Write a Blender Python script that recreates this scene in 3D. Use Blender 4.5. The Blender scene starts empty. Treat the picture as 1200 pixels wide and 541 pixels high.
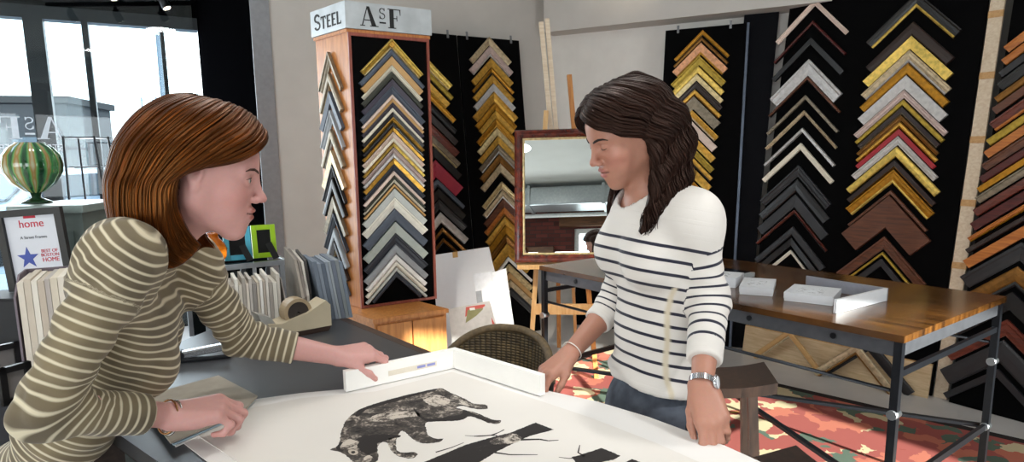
import bpy, bmesh, math, random
import numpy as np
from mathutils import Vector, Matrix, noise as mnoise
random.seed(7); RNG = np.random.RandomState(11)
SC = bpy.context.scene
COL = SC.collection
# ------------------------------------------------------------------ camera model of the photograph (1200 x 541)
FPX, PX0, PY0, HCAM = 750.0, 600.0, 300.0, 1.5
PIT, ROL = math.atan(117 / 750.0), 0.012
_R0 = Vector((1, 0, 0)); _U0 = Vector((0, math.sin(PIT), math.cos(PIT))); _F = Vector((0, math.cos(PIT), -math.sin(PIT)))
_R = _R0 * math.cos(ROL) - _U0 * math.sin(ROL); _U = _R0 * math.sin(ROL) + _U0 * math.cos(ROL)
_O = Vector((0, 0, HCAM))
def ray(x, y): return _F * FPX + _R * (x - PX0) - _U * (y - PY0)
def at_z(x, y, z):
    d = ray(x, y); return _O + d * ((z - HCAM) / d.z)
def at_y(x, y, Y):
    d = ray(x, y); return _O + d * (Y / d.y)
def at_pl(x, y, p, n):
    d = ray(x, y); return _O + d * ((Vector(p) - _O).dot(n) / d.dot(n))
cam = bpy.data.cameras.new('camera'); cam_o = bpy.data.objects.new('camera', cam); COL.objects.link(cam_o)
cam.sensor_width = 36; cam.lens = FPX / 1200 * 36; cam.shift_y = (PY0 - 270.5) / 1200; cam.clip_start = .05; cam.clip_end = 200
m = Matrix((( _R.x, _U.x, -_F.x, 0), (_R.y, _U.y, -_F.y, 0), (_R.z, _U.z, -_F.z, HCAM), (0, 0, 0, 1)))
cam_o.matrix_world = m
cam.dof.use_dof = False
SC.camera = cam_o
# ------------------------------------------------------------------ objects
def tag(o, label=None, cat=None, group=None, kind=None):
    if label: o['label'] = label
    if cat: o['category'] = cat
    if group: o['group'] = group
    if kind: o['kind'] = kind
    return o
def thing(name, label, cat, loc=(0, 0, 0), rz=0, group=None):
    o = bpy.data.objects.new(name, None); COL.objects.link(o); o.empty_display_size = .05
    o.location = loc; o.rotation_euler = (0, 0, rz)
    return tag(o, label, cat, group)
class MB:
    def __init__(s): s.bm = bmesh.new(); s.mi = 0
    def face(s, vs):
        try:
            f = s.bm.faces.new(vs); f.material_index = s.mi; return f
        except ValueError: return None
    def box(s, c, size, mat=None, rz=0, bevel=0):
        M = mat if mat is not None else Matrix.Translation(c) @ Matrix.Rotation(rz, 4, 'Z')
        r = bmesh.ops.create_cube(s.bm, size=1.0, matrix=M @ Matrix.Diagonal((size[0], size[1], size[2], 1)))
        fs = {f for v in r['verts'] for f in v.link_faces}
        for f in fs: f.material_index = s.mi
        if bevel:
            es = list({e for f in fs for e in f.edges})
            rr = bmesh.ops.bevel(s.bm, geom=es, offset=bevel, segments=2, affect='EDGES', profile=.6)
            for f in rr['faces']: f.material_index = s.mi
        return s
    def hexa(s, bot, top):
        """prism between two same-length polygons"""
        b = [s.bm.verts.new(p) for p in bot]; t = [s.bm.verts.new(p) for p in top]; n = len(b)
        s.face(b[::-1]); s.face(t)
        for i in range(n): s.face((b[i], b[(i + 1) % n], t[(i + 1) % n], t[i]))
        return s
    def prism(s, poly, z0, z1):
        return s.hexa([(p[0], p[1], z0) for p in poly], [(p[0], p[1], z1) for p in poly])
    def bar(s, a, b, w, h, up=(0, 0, 1), bevel=0):
        a = Vector(a); b = Vector(b); d = (b - a); L = d.length; d.normalize(); u = Vector(up)
        x = u.cross(d)
        if x.length < 1e-4: x = Vector((1, 0, 0)).cross(d)
        x.normalize(); z = d.cross(x)
        M = Matrix(((x.x, z.x, d.x, 0), (x.y, z.y, d.y, 0), (x.z, z.z, d.z, 0), (0, 0, 0, 1))); M.translation = (a + b) / 2
        return s.box(None, (w, h, L), mat=M, bevel=bevel)
    def tube(s, pts, rad, n=10, caps=True, flat=None, upv=None):
        pts = [Vector(p) for p in pts]; k = len(pts)
        rads = rad if isinstance(rad, (list, tuple)) else [rad] * k
        rings = []; prev = None
        for i, p in enumerate(pts):
            t = (pts[min(i + 1, k - 1)] - pts[max(i - 1, 0)]).normalized()
            if prev is None:
                q = Vector(upv) if upv is not None else (Vector((0, 0, 1)) if abs(t.z) < .9 else Vector((1, 0, 0)))
            else: q = prev
            x = q - t * q.dot(t)
            if x.length < 1e-5: x = t.orthogonal()
            x.normalize(); prev = x; y = t.cross(x)
            fl = 1 if flat is None else flat
            rings.append([s.bm.verts.new(p + (x * math.cos(a) * fl + y * math.sin(a)) * rads[i]) for a in (2 * math.pi * j / n for j in range(n))])
        for i in range(k - 1):
            for j in range(n):
                f = s.face((rings[i][j], rings[i][(j + 1) % n], rings[i + 1][(j + 1) % n], rings[i + 1][j]))
                if f: f.smooth = True
        if caps: s.face(rings[0][::-1]); s.face(rings[-1])
        return s
    def lathe(s, prof, c=(0, 0, 0), n=32, ripple=None):
        rings = []
        for (r, z) in prof:
            ring = []
            for j in range(n):
                a = 2 * math.pi * j / n; rr = r * (1 + (ripple(a, z) if ripple else 0))
                ring.append(s.bm.verts.new((c[0] + rr * math.cos(a), c[1] + rr * math.sin(a), c[2] + z)))
            rings.append(ring)
        for i in range(len(rings) - 1):
            for j in range(n):
                f = s.face((rings[i][j], rings[i][(j + 1) % n], rings[i + 1][(j + 1) % n], rings[i + 1][j]))
                if f: f.smooth = True
        s.face(rings[0][::-1]); s.face(rings[-1])
        return s
    def build(s, name, mat, parent=None, smooth=False, M=None):
        bmesh.ops.recalc_face_normals(s.bm, faces=s.bm.faces[:])
        me = bpy.data.meshes.new(name)
        if smooth:
            for f in s.bm.faces: f.smooth = True
        s.bm.to_mesh(me); s.bm.free()
        for mm in (mat if isinstance(mat, (list, tuple)) else [mat]): me.materials.append(mm)
        o = bpy.data.objects.new(name, me); COL.objects.link(o)
        if M is not None: o.matrix_world = M
        if parent is not None: o.parent = parent
        return o
def np_mesh(name, verts, faces, mat, parent=None, smooth=True, attrs=None, colors=None):
    me = bpy.data.meshes.new(name)
    verts = np.asarray(verts, np.float32); faces = np.asarray(faces, np.int32)
    nf, k = faces.shape
    me.vertices.add(len(verts)); me.vertices.foreach_set('co', verts.ravel())
    me.loops.add(nf * k); me.loops.foreach_set('vertex_index', faces.ravel())
    me.polygons.add(nf); me.polygons.foreach_set('loop_start', np.arange(0, nf * k, k, dtype=np.int32))
    me.update(calc_edges=True); me.validate()
    me.polygons.foreach_set('use_smooth', np.full(len(me.polygons), smooth, bool))
    for n_, v_ in (attrs or {}).items():
        a = me.attributes.new(n_, 'FLOAT', 'POINT'); a.data.foreach_set('value', np.asarray(v_, np.float32))
    for n_, v_ in (colors or {}).items():
        a = me.attributes.new(n_, 'FLOAT_COLOR', 'POINT')
        c = np.ones((len(verts), 4), np.float32); c[:, :3] = v_; a.data.foreach_set('color', c.ravel())
    me.materials.append(mat)
    o = bpy.data.objects.new(name, me); COL.objects.link(o)
    if parent is not None: o.parent = parent
    return o
def local_frame(o, x, y, z):
    """matrix whose columns are x,y,z axes and o the origin"""
    return Matrix(((x[0], y[0], z[0], o[0]), (x[1], y[1], z[1], o[1]), (x[2], y[2], z[2], o[2]), (0, 0, 0, 1)))
# ------------------------------------------------------------------ materials
def s2l(c):
    return tuple((v / 12.92 if v <= .04045 else ((v + .055) / 1.055) ** 2.4) for v in c)
def hexc(h):
    h = h.lstrip('#'); return s2l(tuple(int(h[i:i + 2], 16) / 255 for i in (0, 2, 4)))
class NT:
    def __init__(s, name):
        s.m = bpy.data.materials.new(name); s.m.use_nodes = True; s.t = s.m.node_tree; s.b = s.t.nodes['Principled BSDF']
    def n(s, typ, **kw):
        nd = s.t.nodes.new(typ)
        for k, v in kw.items():
            if k.startswith('i_'): nd.inputs[int(k[2:]) if k[2:].isdigit() else k[2:].replace('_', ' ')].default_value = v
            else: setattr(nd, k, v)
        return nd
    def l(s, a, b): s.t.links.new(a, b)
    def set(s, **kw):
        for k, v in kw.items():
            s.b.inputs[k.replace('_', ' ')].default_value = v
        return s
    def col(s, c): s.b.inputs['Base Color'].default_value = (*c, 1)
    def coord(s, kind='Object', scale=(1, 1, 1), rot=(0, 0, 0)):
        tc = s.n('ShaderNodeTexCoord'); mp = s.n('ShaderNodeMapping'); mp.inputs['Scale'].default_value = scale; mp.inputs['Rotation'].default_value = rot
        s.l(tc.outputs[kind], mp.inputs['Vector']); return mp.outputs[0]
    def ramp(s, fac, stops, interp='LINEAR'):
        r = s.n('ShaderNodeValToRGB'); r.color_ramp.interpolation = interp
        e = r.color_ramp.elements
        while len(e) < len(stops): e.new(.5)
        for el, (p, c) in zip(e, stops): el.position = p; el.color = (*c, 1) if len(c) == 3 else c
        s.l(fac, r.inputs[0]); return r.outputs[0]
    def bump(s, h, strength=.3, dist=.01):
        b = s.n('ShaderNodeBump'); b.inputs['Strength'].default_value = strength; b.inputs['Distance'].default_value = dist
        s.l(h, b.inputs['Height']); s.l(b.outputs[0], s.b.inputs['Normal'])
    def math(s, op, a, b=None, c=None):
        n = s.n('ShaderNodeMath', operation=op)
        for i, v in enumerate((a, b, c)):
            if v is None: continue
            if isinstance(v, (int, float)): n.inputs[i].default_value = v
            else: s.l(v, n.inputs[i])
        return n.outputs[0]
    def mix(s, f, a, b):
        n = s.n('ShaderNodeMix', data_type='RGBA')
        for sock, v in ((n.inputs[0], f), (n.inputs[6], a), (n.inputs[7], b)):
            if isinstance(v, (int, float)): sock.default_value = v
            elif isinstance(v, tuple): sock.default_value = (*v, 1)
            else: s.l(v, sock)
        return n.outputs[2]
_MC = {}
def plain(name, h, rough=.5, metal=0, spec=.5, var=.08, scale=30, bump=0, coat=0):
    """one colour with a faint procedural mottling"""
    key = (name, h, rough, metal, spec, var, scale, bump, coat)
    if key in _MC: return _MC[key]
    t = NT(name); c = hexc(h)
    co = t.coord('Object'); nz = t.n('ShaderNodeTexNoise'); nz.inputs['Scale'].default_value = scale; nz.inputs['Detail'].default_value = 3
    t.l(co, nz.inputs['Vector'])
    t.l(t.ramp(nz.outputs[0], [(.3, tuple(v * (1 - var) for v in c)), (.7, tuple(min(1, v * (1 + var)) for v in c))]), t.b.inputs['Base Color'])
    t.set(Roughness=rough, Metallic=metal); t.b.inputs['Specular IOR Level'].default_value = spec
    if coat: t.b.inputs['Coat Weight'].default_value = coat
    if bump: t.bump(nz.outputs[0], bump, .002)
    _MC[key] = t.m; return t.m
def wood(name, dark, light, scale=(1, 12, 12), rough=.4, coat=0, spec=.5, rot=(0, 0, 0), wave=6):
    t = NT(name); co = t.coord('Object', scale, rot)
    nz = t.n('ShaderNodeTexNoise'); nz.inputs['Scale'].default_value = wave; nz.inputs['Detail'].default_value = 6; nz.inputs['Distortion'].default_value = .4
    t.l(co, nz.inputs['Vector'])
    t.l(t.ramp(nz.outputs[0], [(.3, hexc(dark)), (.7, hexc(light))]), t.b.inputs['Base Color'])
    t.set(Roughness=rough); t.b.inputs['Specular IOR Level'].default_value = spec; t.b.inputs['Coat Weight'].default_value = coat
    t.bump(nz.outputs[0], .08, .002)
    return t.m
def emis(name, h, s=1):
    t = NT(name); e = t.n('ShaderNodeEmission'); e.inputs[0].default_value = (*hexc(h), 1); e.inputs[1].default_value = s
    t.l(e.outputs[0], t.t.nodes['Material Output'].inputs[0]); return t.m
# ================================================================== THE ROOM
A1 = Vector((.878, .479, 0)).normalized(); N1 = Vector((-A1.y, A1.x, 0))      # rear left wall runs along A1, N1 points out of the room
A2 = Vector((.898, -.44, 0)).normalized(); N2 = Vector((-A2.y, A2.x, 0))      # rear right wall
A3 = Vector((.643, -.766, 0)).normalized(); N3 = Vector((-A3.y, A3.x, 0))     # right wall
P1 = Vector((.07, 5.84, 0)); CORN = Vector((.36, 6.0, 0))
CEIL = 3.3
M_wall = plain('painted_plaster', 'C9C4BE', .9, var=.03, scale=6, bump=.05)
M_white = plain('white_paint', 'E6E2DC', .8, var=.03, scale=8)
M_ceil = plain('ceiling_paint', 'C9CBC8', .9, var=.03, scale=4)
M_black_wall = plain('black_paint', '040405', .95, var=.1, spec=0)
M_alu = plain('anodised_aluminium', '8E9094', .35, metal=.8)
M_dark_alu = plain('dark_aluminium', '14171B', .4, metal=.3)
def wall(name, a, b, z0, z1, th, mat, out):
    """vertical wall slab from a to b; thickness grows along out"""
    a = Vector(a); b = Vector(b); o = Vector(out).normalized() * th
    mb = MB(); mb.prism([(a.x, a.y), (b.x, b.y), (b.x + o.x, b.y + o.y), (a.x + o.x, a.y + o.y)], z0, z1)
    return tag(mb.build(name, mat), kind='structure')
W1L = P1 - A1 * 2.19
W3A = Vector((2.2, 5.1, 0)); W3B = W3A + A3 * 9.4
wall('wall_rear_left', W1L, CORN, 0, CEIL, .15, M_wall, N1)
wall('wall_rear_right', CORN, W3A, 0, CEIL, .15, M_white, N2)
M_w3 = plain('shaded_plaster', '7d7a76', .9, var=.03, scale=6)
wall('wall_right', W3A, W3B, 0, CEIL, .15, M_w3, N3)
# floor: pale polished concrete
t = NT('concrete_floor'); co = t.coord('Object', (1, 1, 1))
nz = t.n('ShaderNodeTexNoise'); nz.inputs['Scale'].default_value = 2.2; nz.inputs['Detail'].default_value = 8; t.l(co, nz.inputs['Vector'])
t.l(t.ramp(nz.outputs[0], [(.3, hexc('BFBAB6')), (.7, hexc('D6D1CD'))]), t.b.inputs['Base Color']); t.set(Roughness=.35); t.bump(nz.outputs[0], .03)
mb = MB(); mb.prism([(-4.8, -4.2), (9, -4.2), (9, 7.5), (-4.8, 7.5)], -.12, 0); tag(mb.build('floor', t.m), kind='structure')
mb = MB(); mb.prism([(-4.8, -4.2), (9, -4.2), (9, 7.5), (-4.8, 7.5)], CEIL, CEIL + .12); tag(mb.build('ceiling', M_ceil), kind='structure')
# dropped bulkhead along the rear right wall
a = Vector((.30, 5.80, 0)); b = Vector((2.35, 4.72, 0)); d = (b - a).normalized(); nn = Vector((-d.y, d.x, 0))
mb = MB(); mb.prism([(a.x, a.y), (b.x, b.y), ((b + nn * .8).x, (b + nn * .8).y), ((a + nn * .35).x, (a + nn * .35).y)], 2.56, CEIL); tag(mb.build('ceiling_bulkhead', M_wall), kind='structure')
# narrow pipe chase in the corner
c = CORN + Vector((.05, -.1, 0))
# brick wall behind the photographer, with windows the sun comes through
t = NT('brick'); co = t.coord('Object', (1, 1, 1), (math.pi / 2, 0, 0)); br = t.n('ShaderNodeTexBrick'); t.l(co, br.inputs['Vector'])
for k, v in (('Color1', '6E342C'), ('Color2', '4A211D'), ('Mortar', '3A2F2B')): br.inputs[k].default_value = (*hexc(v), 1)
br.inputs['Scale'].default_value = 4.2; br.inputs['Mortar Size'].default_value = .025; br.inputs['Brick Width'].default_value = .9; br.inputs['Row Height'].default_value = .3
t.l(br.outputs[0], t.b.inputs['Base Color']); t.set(Roughness=.9); t.bump(br.outputs[1], -.5, .01); M_brick = t.m
YB = -2.6
WINS = [(-4.0, -2.6), (-2.4, -1.1), (-.5, .2), (3.75, 6.4)]
ZW0, ZW1 = .7, 2.2
ZTOP = [2.2, 2.2, 2.8, 3.15]
segs = [-4.8] + [v for w in WINS for v in w] + [9]
mb = MB()
mb.box((2.1, YB - .15, ZW0 / 2), (13.8, .3, ZW0)); mb.box((2.1, YB - .15, (3.15 + CEIL) / 2), (13.8, .3, CEIL - 3.15))
for i in range(0, len(segs) - 1, 2):
    mb.box(((segs[i] + segs[i + 1]) / 2, YB - .15, (ZW0 + 3.15) / 2), (segs[i + 1] - segs[i], .3, 3.15 - ZW0))
for i, (x0, x1) in enumerate(WINS):
    if ZTOP[i] < 3.1: mb.box(((x0 + x1) / 2, YB - .15, (ZTOP[i] + 3.15) / 2), (x1 - x0, .3, 3.15 - ZTOP[i]))
tag(mb.build('wall_front', M_brick), kind='structure')
M_glass = None
t = NT('window_glass'); g = t.n('ShaderNodeBsdfTransparent'); gl = t.n('ShaderNodeBsdfGlossy'); gl.inputs['Roughness'].default_value = .02; mx = t.n('ShaderNodeMixShader'); mx.inputs[0].default_value = .025
g.inputs[0].default_value = (.93, .97, .98, 1)
t.l(g.outputs[0], mx.inputs[1]); t.l(gl.outputs[0], mx.inputs[2]); t.l(mx.outputs[0], t.t.nodes['Material Output'].inputs[0]); M_glass = t.m
M_winframe = plain('white_window_paint', 'D9DBDA', .5)
for i, (x0, x1) in enumerate(WINS):
    z1 = ZTOP[i]
    w = thing('window_%d' % (i + 1), None, None, ((x0 + x1) / 2, YB - .1, ZW0)); w['kind'] = 'structure'
    mb = MB(); W = x1 - x0; Hh = z1 - ZW0
    for xx in (-W / 2 + .04, W / 2 - .04): mb.box((xx, 0, Hh / 2), (.08, .1, Hh))
    for zz in (.04, Hh / 2, Hh - .04): mb.box((0, 0, zz), (W, .09, .08 if zz != Hh / 2 else .05))
    mb.build('window_frame', M_winframe, w)
    mb = MB(); mb.box((0, -.01, Hh / 2), (W - .1, .012, Hh - .1)); mb.build('window_pane', M_glass, w)
    if i < 3:
        mb = MB(); mb.box((0, .14, Hh + .14), (W + .5, .12, .24)); mb.build('window_lintel', wood('old_timber', '4A2E1C', '7A5232'), w)
# duct, pipe and grille under the ceiling behind the photographer (seen in the mirror)
M_galv = plain('galvanised_steel', 'A6ABAD', .3, metal=.9)
o = thing('air_duct', 'long galvanised air duct under the ceiling, seen in the mirror', 'duct', (1.2, -1.75, 2.92))
mb = MB(); mb.box((0, 0, .15), (8, .45, .3), bevel=.02); mb.build('duct_body', M_galv, o)
for x in (-3.5, -2.3, -1.1, .7, 1.9, 3.1): mb = MB(); mb.box((x, 0, .15), (.05, .5, .34)); mb.build('duct_flange', M_galv, o)
mb = MB(); mb.box((-.3, .24, .15), (.5, .03, .24)); mb.build('vent_frame', M_alu, o)
mb = MB(); [mb.box((-.3 - .21 + k * .047, .255, .15), (.02, .02, .2)) for k in range(10)]; mb.build('vent_louvre', plain('vent_black', '15171A', .6), o)
for x in (-3, -1, 1, 3): mb = MB(); mb.tube([(x, 0, .3), (x, 0, .375)], .008, 6); mb.build('hanger_rod', M_alu, o)
o = thing('conduit_pipe', 'pale pipe running along the brick wall, seen in the mirror', 'pipe', (1.2, -2.2, 2.93))
mb = MB(); mb.tube([(-4, 0, 0), (4, 0, 0)], .035, 12); mb.build('pipe_run', M_winframe, o)
for x in (-3, -1, 1, 3): mb = MB(); mb.box((x, -.2, 0), (.03, .38, .03)); mb.build('pipe_bracket', M_alu, o)
# left wall closing the room behind woman's side
wall('wall_left', (-4.3, YB, 0), (-4.3, 3.2, 0), 0, CEIL, .15, M_wall, (-1, 0, 0))
# --- shop front: glazing set back behind the rear left wall line
SF0 = Vector((-3.45, 5.5, 0)); SFR = SF0 + A1 * .80; SFL = SF0 - A1 * 2.6
wall('wall_return', W1L, SFR, 0, CEIL, .12, M_black_wall, (.9, .4, 0))
ZH = 2.70
mb = MB(); p0 = SFL; p1 = SFR; o_ = N1 * .14
mb.prism([(p0.x, p0.y), (p1.x, p1.y), (p1.x + o_.x, p1.y + o_.y), (p0.x + o_.x, p0.y + o_.y)], ZH, CEIL)
tag(mb.build('wall_header', M_black_wall), kind='structure')
# jamb trim at the end of the rear left wall
mb = MB(); e = W1L; mb.prism([((e - N1 * .015 + A1 * .0).x, (e - N1 * .015).y), ((e - N1 * .015 + A1 * .13).x, (e - N1 * .015 + A1 * .13).y), ((e + A1 * .13).x, (e + A1 * .13).y), ((e).x, (e).y)], 0, CEIL)
tag(mb.build('trim_1', plain('grey_metal_trim', '8d8e92', .4, metal=.2)), kind='structure')
# shop window: sill, mullions, panes
w = thing('window_5', None, None, (0, 0, 0)); w['kind'] = 'structure'
def on_front(px, z):       # point on the shop front plane where the pixel column meets height z
    lo, hi = -4.0, 1.2
    for _ in range(50):
        mid = (lo + hi) / 2; P = SF0 + A1 * mid; P.z = z; v = P - _O
        x = PX0 + FPX * v.dot(_R) / v.dot(_F)
        if x < px: lo = mid
        else: hi = mid
    return lo
mul = [(on_front(50, 2.0), .13), (on_front(109, 2.0), .045), (on_front(197, 2.0), .032), (on_front(246, 2.0), .07), (on_front(-60, 2.0), .08)]
for s_, wd in mul:
    mb = MB(); c = SF0 + A1 * s_
    mb.hexa([tuple(c + A1 * (-wd / 2) - N1 * .05), tuple(c + A1 * (wd / 2) - N1 * .05), tuple(c + A1 * (wd / 2) + N1 * .08), tuple(c + A1 * (-wd / 2) + N1 * .08)],
            [tuple(c + A1 * (-wd / 2) - N1 * .05 + Vector((0, 0, ZH))), tuple(c + A1 * (wd / 2) - N1 * .05 + Vector((0, 0, ZH))), tuple(c + A1 * (wd / 2) + N1 * .08 + Vector((0, 0, ZH))), tuple(c + A1 * (-wd / 2) + N1 * .08 + Vector((0, 0, ZH)))])
    mb.build('window_mullion', M_dark_alu, w)
mb = MB(); p0 = SFL; p1 = SFR
for (z0, z1) in ((0, .35), (2.62, 2.72)):
    mb.prism([((p0 - N1 * .05).x, (p0 - N1 * .05).y), ((p1 - N1 * .05).x, (p1 - N1 * .05).y), ((p1 + N1 * .08).x, (p1 + N1 * .08).y), ((p0 + N1 * .08).x, (p0 + N1 * .08).y)], z0, z1)
mb.build('window_frame', M_dark_alu, w)
mb = MB(); p0 = SFL + N1 * .02; p1 = SFR + N1 * .02
mb.prism([(p0.x, p0.y), (p1.x, p1.y), ((p1 + N1 * .01).x, (p1 + N1 * .01).y), ((p0 + N1 * .01).x, (p0 + N1 * .01).y)], .35, 2.62)
mb.build('window_pane', M_glass, w)
w6 = thing('window_6', None, None, (0, 0, 0)); w6['kind'] = 'structure'
mb = MB(); p0 = SFL - N1 * .10; p1 = SFR - N1 * .10 - A1 * .04
mb.prism([(p0.x, p0.y), (p1.x, p1.y), ((p1 + N1 * .008).x, (p1 + N1 * .008).y), ((p0 + N1 * .008).x, (p0 + N1 * .008).y)], .02, 2.9); mb.build('window_pane', M_glass, w6)
wall('wall_left_rear', (-4.3, 3.2, 0), tuple(SFL), 0, .3, .12, M_black_wall, (-1, -.2, 0))
# ================================================================== DISPLAY BOARDS AND FRAME CORNER SAMPLES
ORD = ['topmost', 'second', 'third', 'fourth', 'fifth', 'sixth', 'seventh', 'eighth', 'ninth', 'tenth', 'eleventh', 'twelfth', 'thirteenth', 'fourteenth', 'fifteenth', 'sixteenth', 'seventeenth', 'eighteenth', 'nineteenth', 'twentieth',
       'twenty-first', 'twenty-second', 'twenty-third', 'twenty-fourth', 'twenty-fifth', 'twenty-sixth', 'twenty-seventh', 'twenty-eighth', 'twenty-ninth', 'thirtieth', 'thirty-first', 'thirty-second', 'thirty-third']
M_felt = plain('black_felt', '060607', .95, spec=.08, var=.2, scale=200)
M_board_edge = plain('board_edge', '101114', .8)
def gilt(name, h, rough=.32, metal=.75, dark=.35):
    t = NT(name); c = hexc(h); co = t.coord('Object'); nz = t.n('ShaderNodeTexNoise'); nz.inputs['Scale'].default_value = 40; nz.inputs['Detail'].default_value = 4
    t.l(co, nz.inputs['Vector']); t.l(t.ramp(nz.outputs[0], [(.35, tuple(v * (1 - dark) for v in c)), (.6, c)]), t.b.inputs['Base Color'])
    t.set(Roughness=rough, Metallic=metal); t.bump(nz.outputs[0], .1, .001); return t.m
PAL = {
    'gold': gilt('gold_leaf', 'D9A648', .36, .7), 'bright gold': gilt('bright_gold_leaf', 'E9C765', .3, .65), 'deep gold': gilt('deep_gold_leaf', 'BC8426', .38, .7),
    'pale gold': gilt('pale_gold_leaf', 'DCC795', .4, .5), 'champagne': gilt('champagne_leaf', 'CDB997', .4, .5), 'silver': gilt('silver_leaf', 'C9C6C4', .38, .5, .2),
    'pewter': gilt('pewter_leaf', '8B7F6C', .42, .5), 'copper': gilt('copper_leaf', 'D69C74', .34, .65), 'bronze': gilt('bronze_leaf', '8A5E26', .4, .6), 'olive gold': gilt('olive_gold_leaf', 'B79A3C', .4, .6),
    'tan': plain('tan_lacquer', 'C49A62', .45), 'cream': plain('cream_lacquer', 'E4DCC8', .5), 'ivory': plain('ivory_lacquer', 'EFEBDD', .5), 'rose': plain('rose_lacquer', 'DDC6B8', .5), 'white': plain('white_lacquer', 'F0EEEA', .45),
    'light grey': plain('light_grey_lacquer', 'C3C7C2', .5), 'sage grey': plain('sage_grey_lacquer', 'AEB6AE', .5), 'grey': plain('grey_lacquer', '989CA0', .5), 'slate': plain('slate_lacquer', '4B5360', .5), 'dark slate': plain('dark_slate_lacquer', '2E333D', .5),
    'plum grey': plain('plum_grey_lacquer', '45404C', .5), 'black': plain('black_lacquer', '141314', .35), 'charcoal': plain('charcoal_lacquer', '232326', .45), 'dark brown': plain('dark_brown_lacquer', '2A1B16', .4), 'olive black': plain('olive_black_lacquer', '33352C', .5),
    'brown': wood('brown_moulding', '4A2A1C', '6E4028', rough=.4), 'mahogany': wood('mahogany_moulding', '4A1E14', '71301F', rough=.35), 'orange brown': wood('orange_brown_moulding', '9A5520', 'C47A33', rough=.4), 'red': plain('red_lacquer', 'A5242E', .35), 'crimson': plain('crimson_lacquer', '9C2B40', .4),
    'pink silver': gilt('pink_silver_leaf', 'CDB6B0', .4, .45, .2), 'burgundy': wood('burgundy_moulding', '3A120F', '5C1E18', rough=.35),
}
def arm_profile(w, h, kind):
    if kind == 0: return [(0, 0), (0, h), (w * .18, h), (w * .3, h * .72), (w * .62, h * .6), (w * .85, h * .35), (w, h * .3), (w, 0)]
    if kind == 1: return [(0, 0), (0, h * .8), (w * .12, h), (w * .5, h * 1.08), (w * .88, h), (w, h * .75), (w, 0)]
    return [(0, 0), (0, h), (w, h * .8), (w, 0)]
def corner_bm(mb, q0, q1, h0, h1, hs, drop, prof, endcut=0):
    """two mitred arms; apex outer corner at origin, x right, y up, z off the board. q0..q1 = band across the width"""
    L = math.hypot(hs, drop); ax, ay = hs / L, -drop / L; bx, by = -drop / L, -hs / L
    for sgn in (1, -1):
        bm = mb.bm; r0 = []; r1 = []
        for (q, z) in prof:
            s0 = q * (-bx / ax)
            r0.append(bm.verts.new((0, s0 * ay + q * by, z)))
            r1.append(bm.verts.new((sgn * (L * ax + q * bx), L * ay + q * by, z)))
        n = len(prof)
        mb.face(r0); mb.face(r1[::-1])
        for i in range(n): mb.face((r0[i], r0[(i + 1) % n], r1[(i + 1) % n], r1[i]))
SAMPLES = []
def corner(M, th, hs, main, desc, where, idx, group, lip=None, h=.022, kind=None, drop=None, edge=None, ornament=None):
    """one mitred corner sample. M maps (x right, y up, z off board) to the world; th = vertical thickness at the apex"""
    drop = drop or hs
    L = math.hypot(hs, drop); w = th * (hs / L)
    k = kind if kind is not None else (idx * 7 % 3)
    lw = .24 if lip else 0
    mb = MB(); pr = arm_profile(w * (1 - lw), h, k)
    if edge: pass
    corner_bm(mb, 0, 0, 0, 0, hs, drop, pr)
    lab = '%s corner sample, %s from top of %s' % (desc, ORD[idx], where) if idx else '%s corner sample, topmost on %s' % (desc, where)
    o = mb.build('frame_corner_sample', PAL[main]); o.matrix_world = M
    tag(o, lab, 'frame sample', group)
    if lip:
        mb = MB(); corner_bm(mb, 0, 0, 0, 0, hs, drop, [(w * .765, 0.001), (w * .765, h * .62), (w * .9, h * .7), (w * .998, h * .42), (w * .998, 0.001)])
        mb.build('inner_lip', PAL[lip], o)
    if ornament:
        mb = MB(); mb.lathe([(.001, 0), (.016, 0), (.016, .006), (.011, .009), (.006, .006), (.001, .007)], (0, -th * .62, h * .7), 16); mb.build('rosette', PAL[ornament], o)
    SAMPLES.append(o); return o
class Board:
    """a plane with pixel look-up: origin o (top left), axes x (right), y (up), z (towards the room)"""
    def __init__(s, o, x, y):
        s.o = Vector(o); s.x = Vector(x).normalized(); y = Vector(y); s.y = (y - s.x * y.dot(s.x)).normalized(); s.z = s.x.cross(s.y)
    def hit(s, px, py): return at_pl(px, py, s.o, s.z)
    def mat(s, P, lift=.0015): return local_frame(P + s.z * lift, s.x, s.y, s.z)
def scale_at(P): return (P - _O).dot(_F) / FPX        # metres per pixel at P
def column(board, axis, rows, where, group, hs_px, drop_k=1.0, lift=.0015):
    """rows: (apex y px, thickness px, main, desc, lip, hs scale, h); axis(y) -> x px"""
    loc_ = []
    for r in rows:
        P = board.hit(axis(r[0]), r[0]) - board.o; loc_.append((P.dot(board.x), P.dot(board.y)))
    for i, r in enumerate(rows):
        y, th, main, desc = r[:4]; lip = r[4] if len(r) > 4 else None; k = r[5] if len(r) > 5 else 1.0; h = r[6] if len(r) > 6 else .022
        orn = r[7] if len(r) > 7 else None
        P = board.hit(axis(y), y); sc = scale_at(P)
        hs = hs_px * sc * k * (.955 if where == 'the tower front' else 1)
        th_m = max(th * sc * .97, .012)
        if i + 1 < len(rows): th_m = min(th_m, (loc_[i][1] - loc_[i + 1][1]) - abs(loc_[i][0] - loc_[i + 1][0]) * drop_k - .0012)
        corner(board.mat(P, lift), th_m, hs, main, desc, where, i, group, lip, h, drop=hs * drop_k, ornament=orn)
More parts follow.
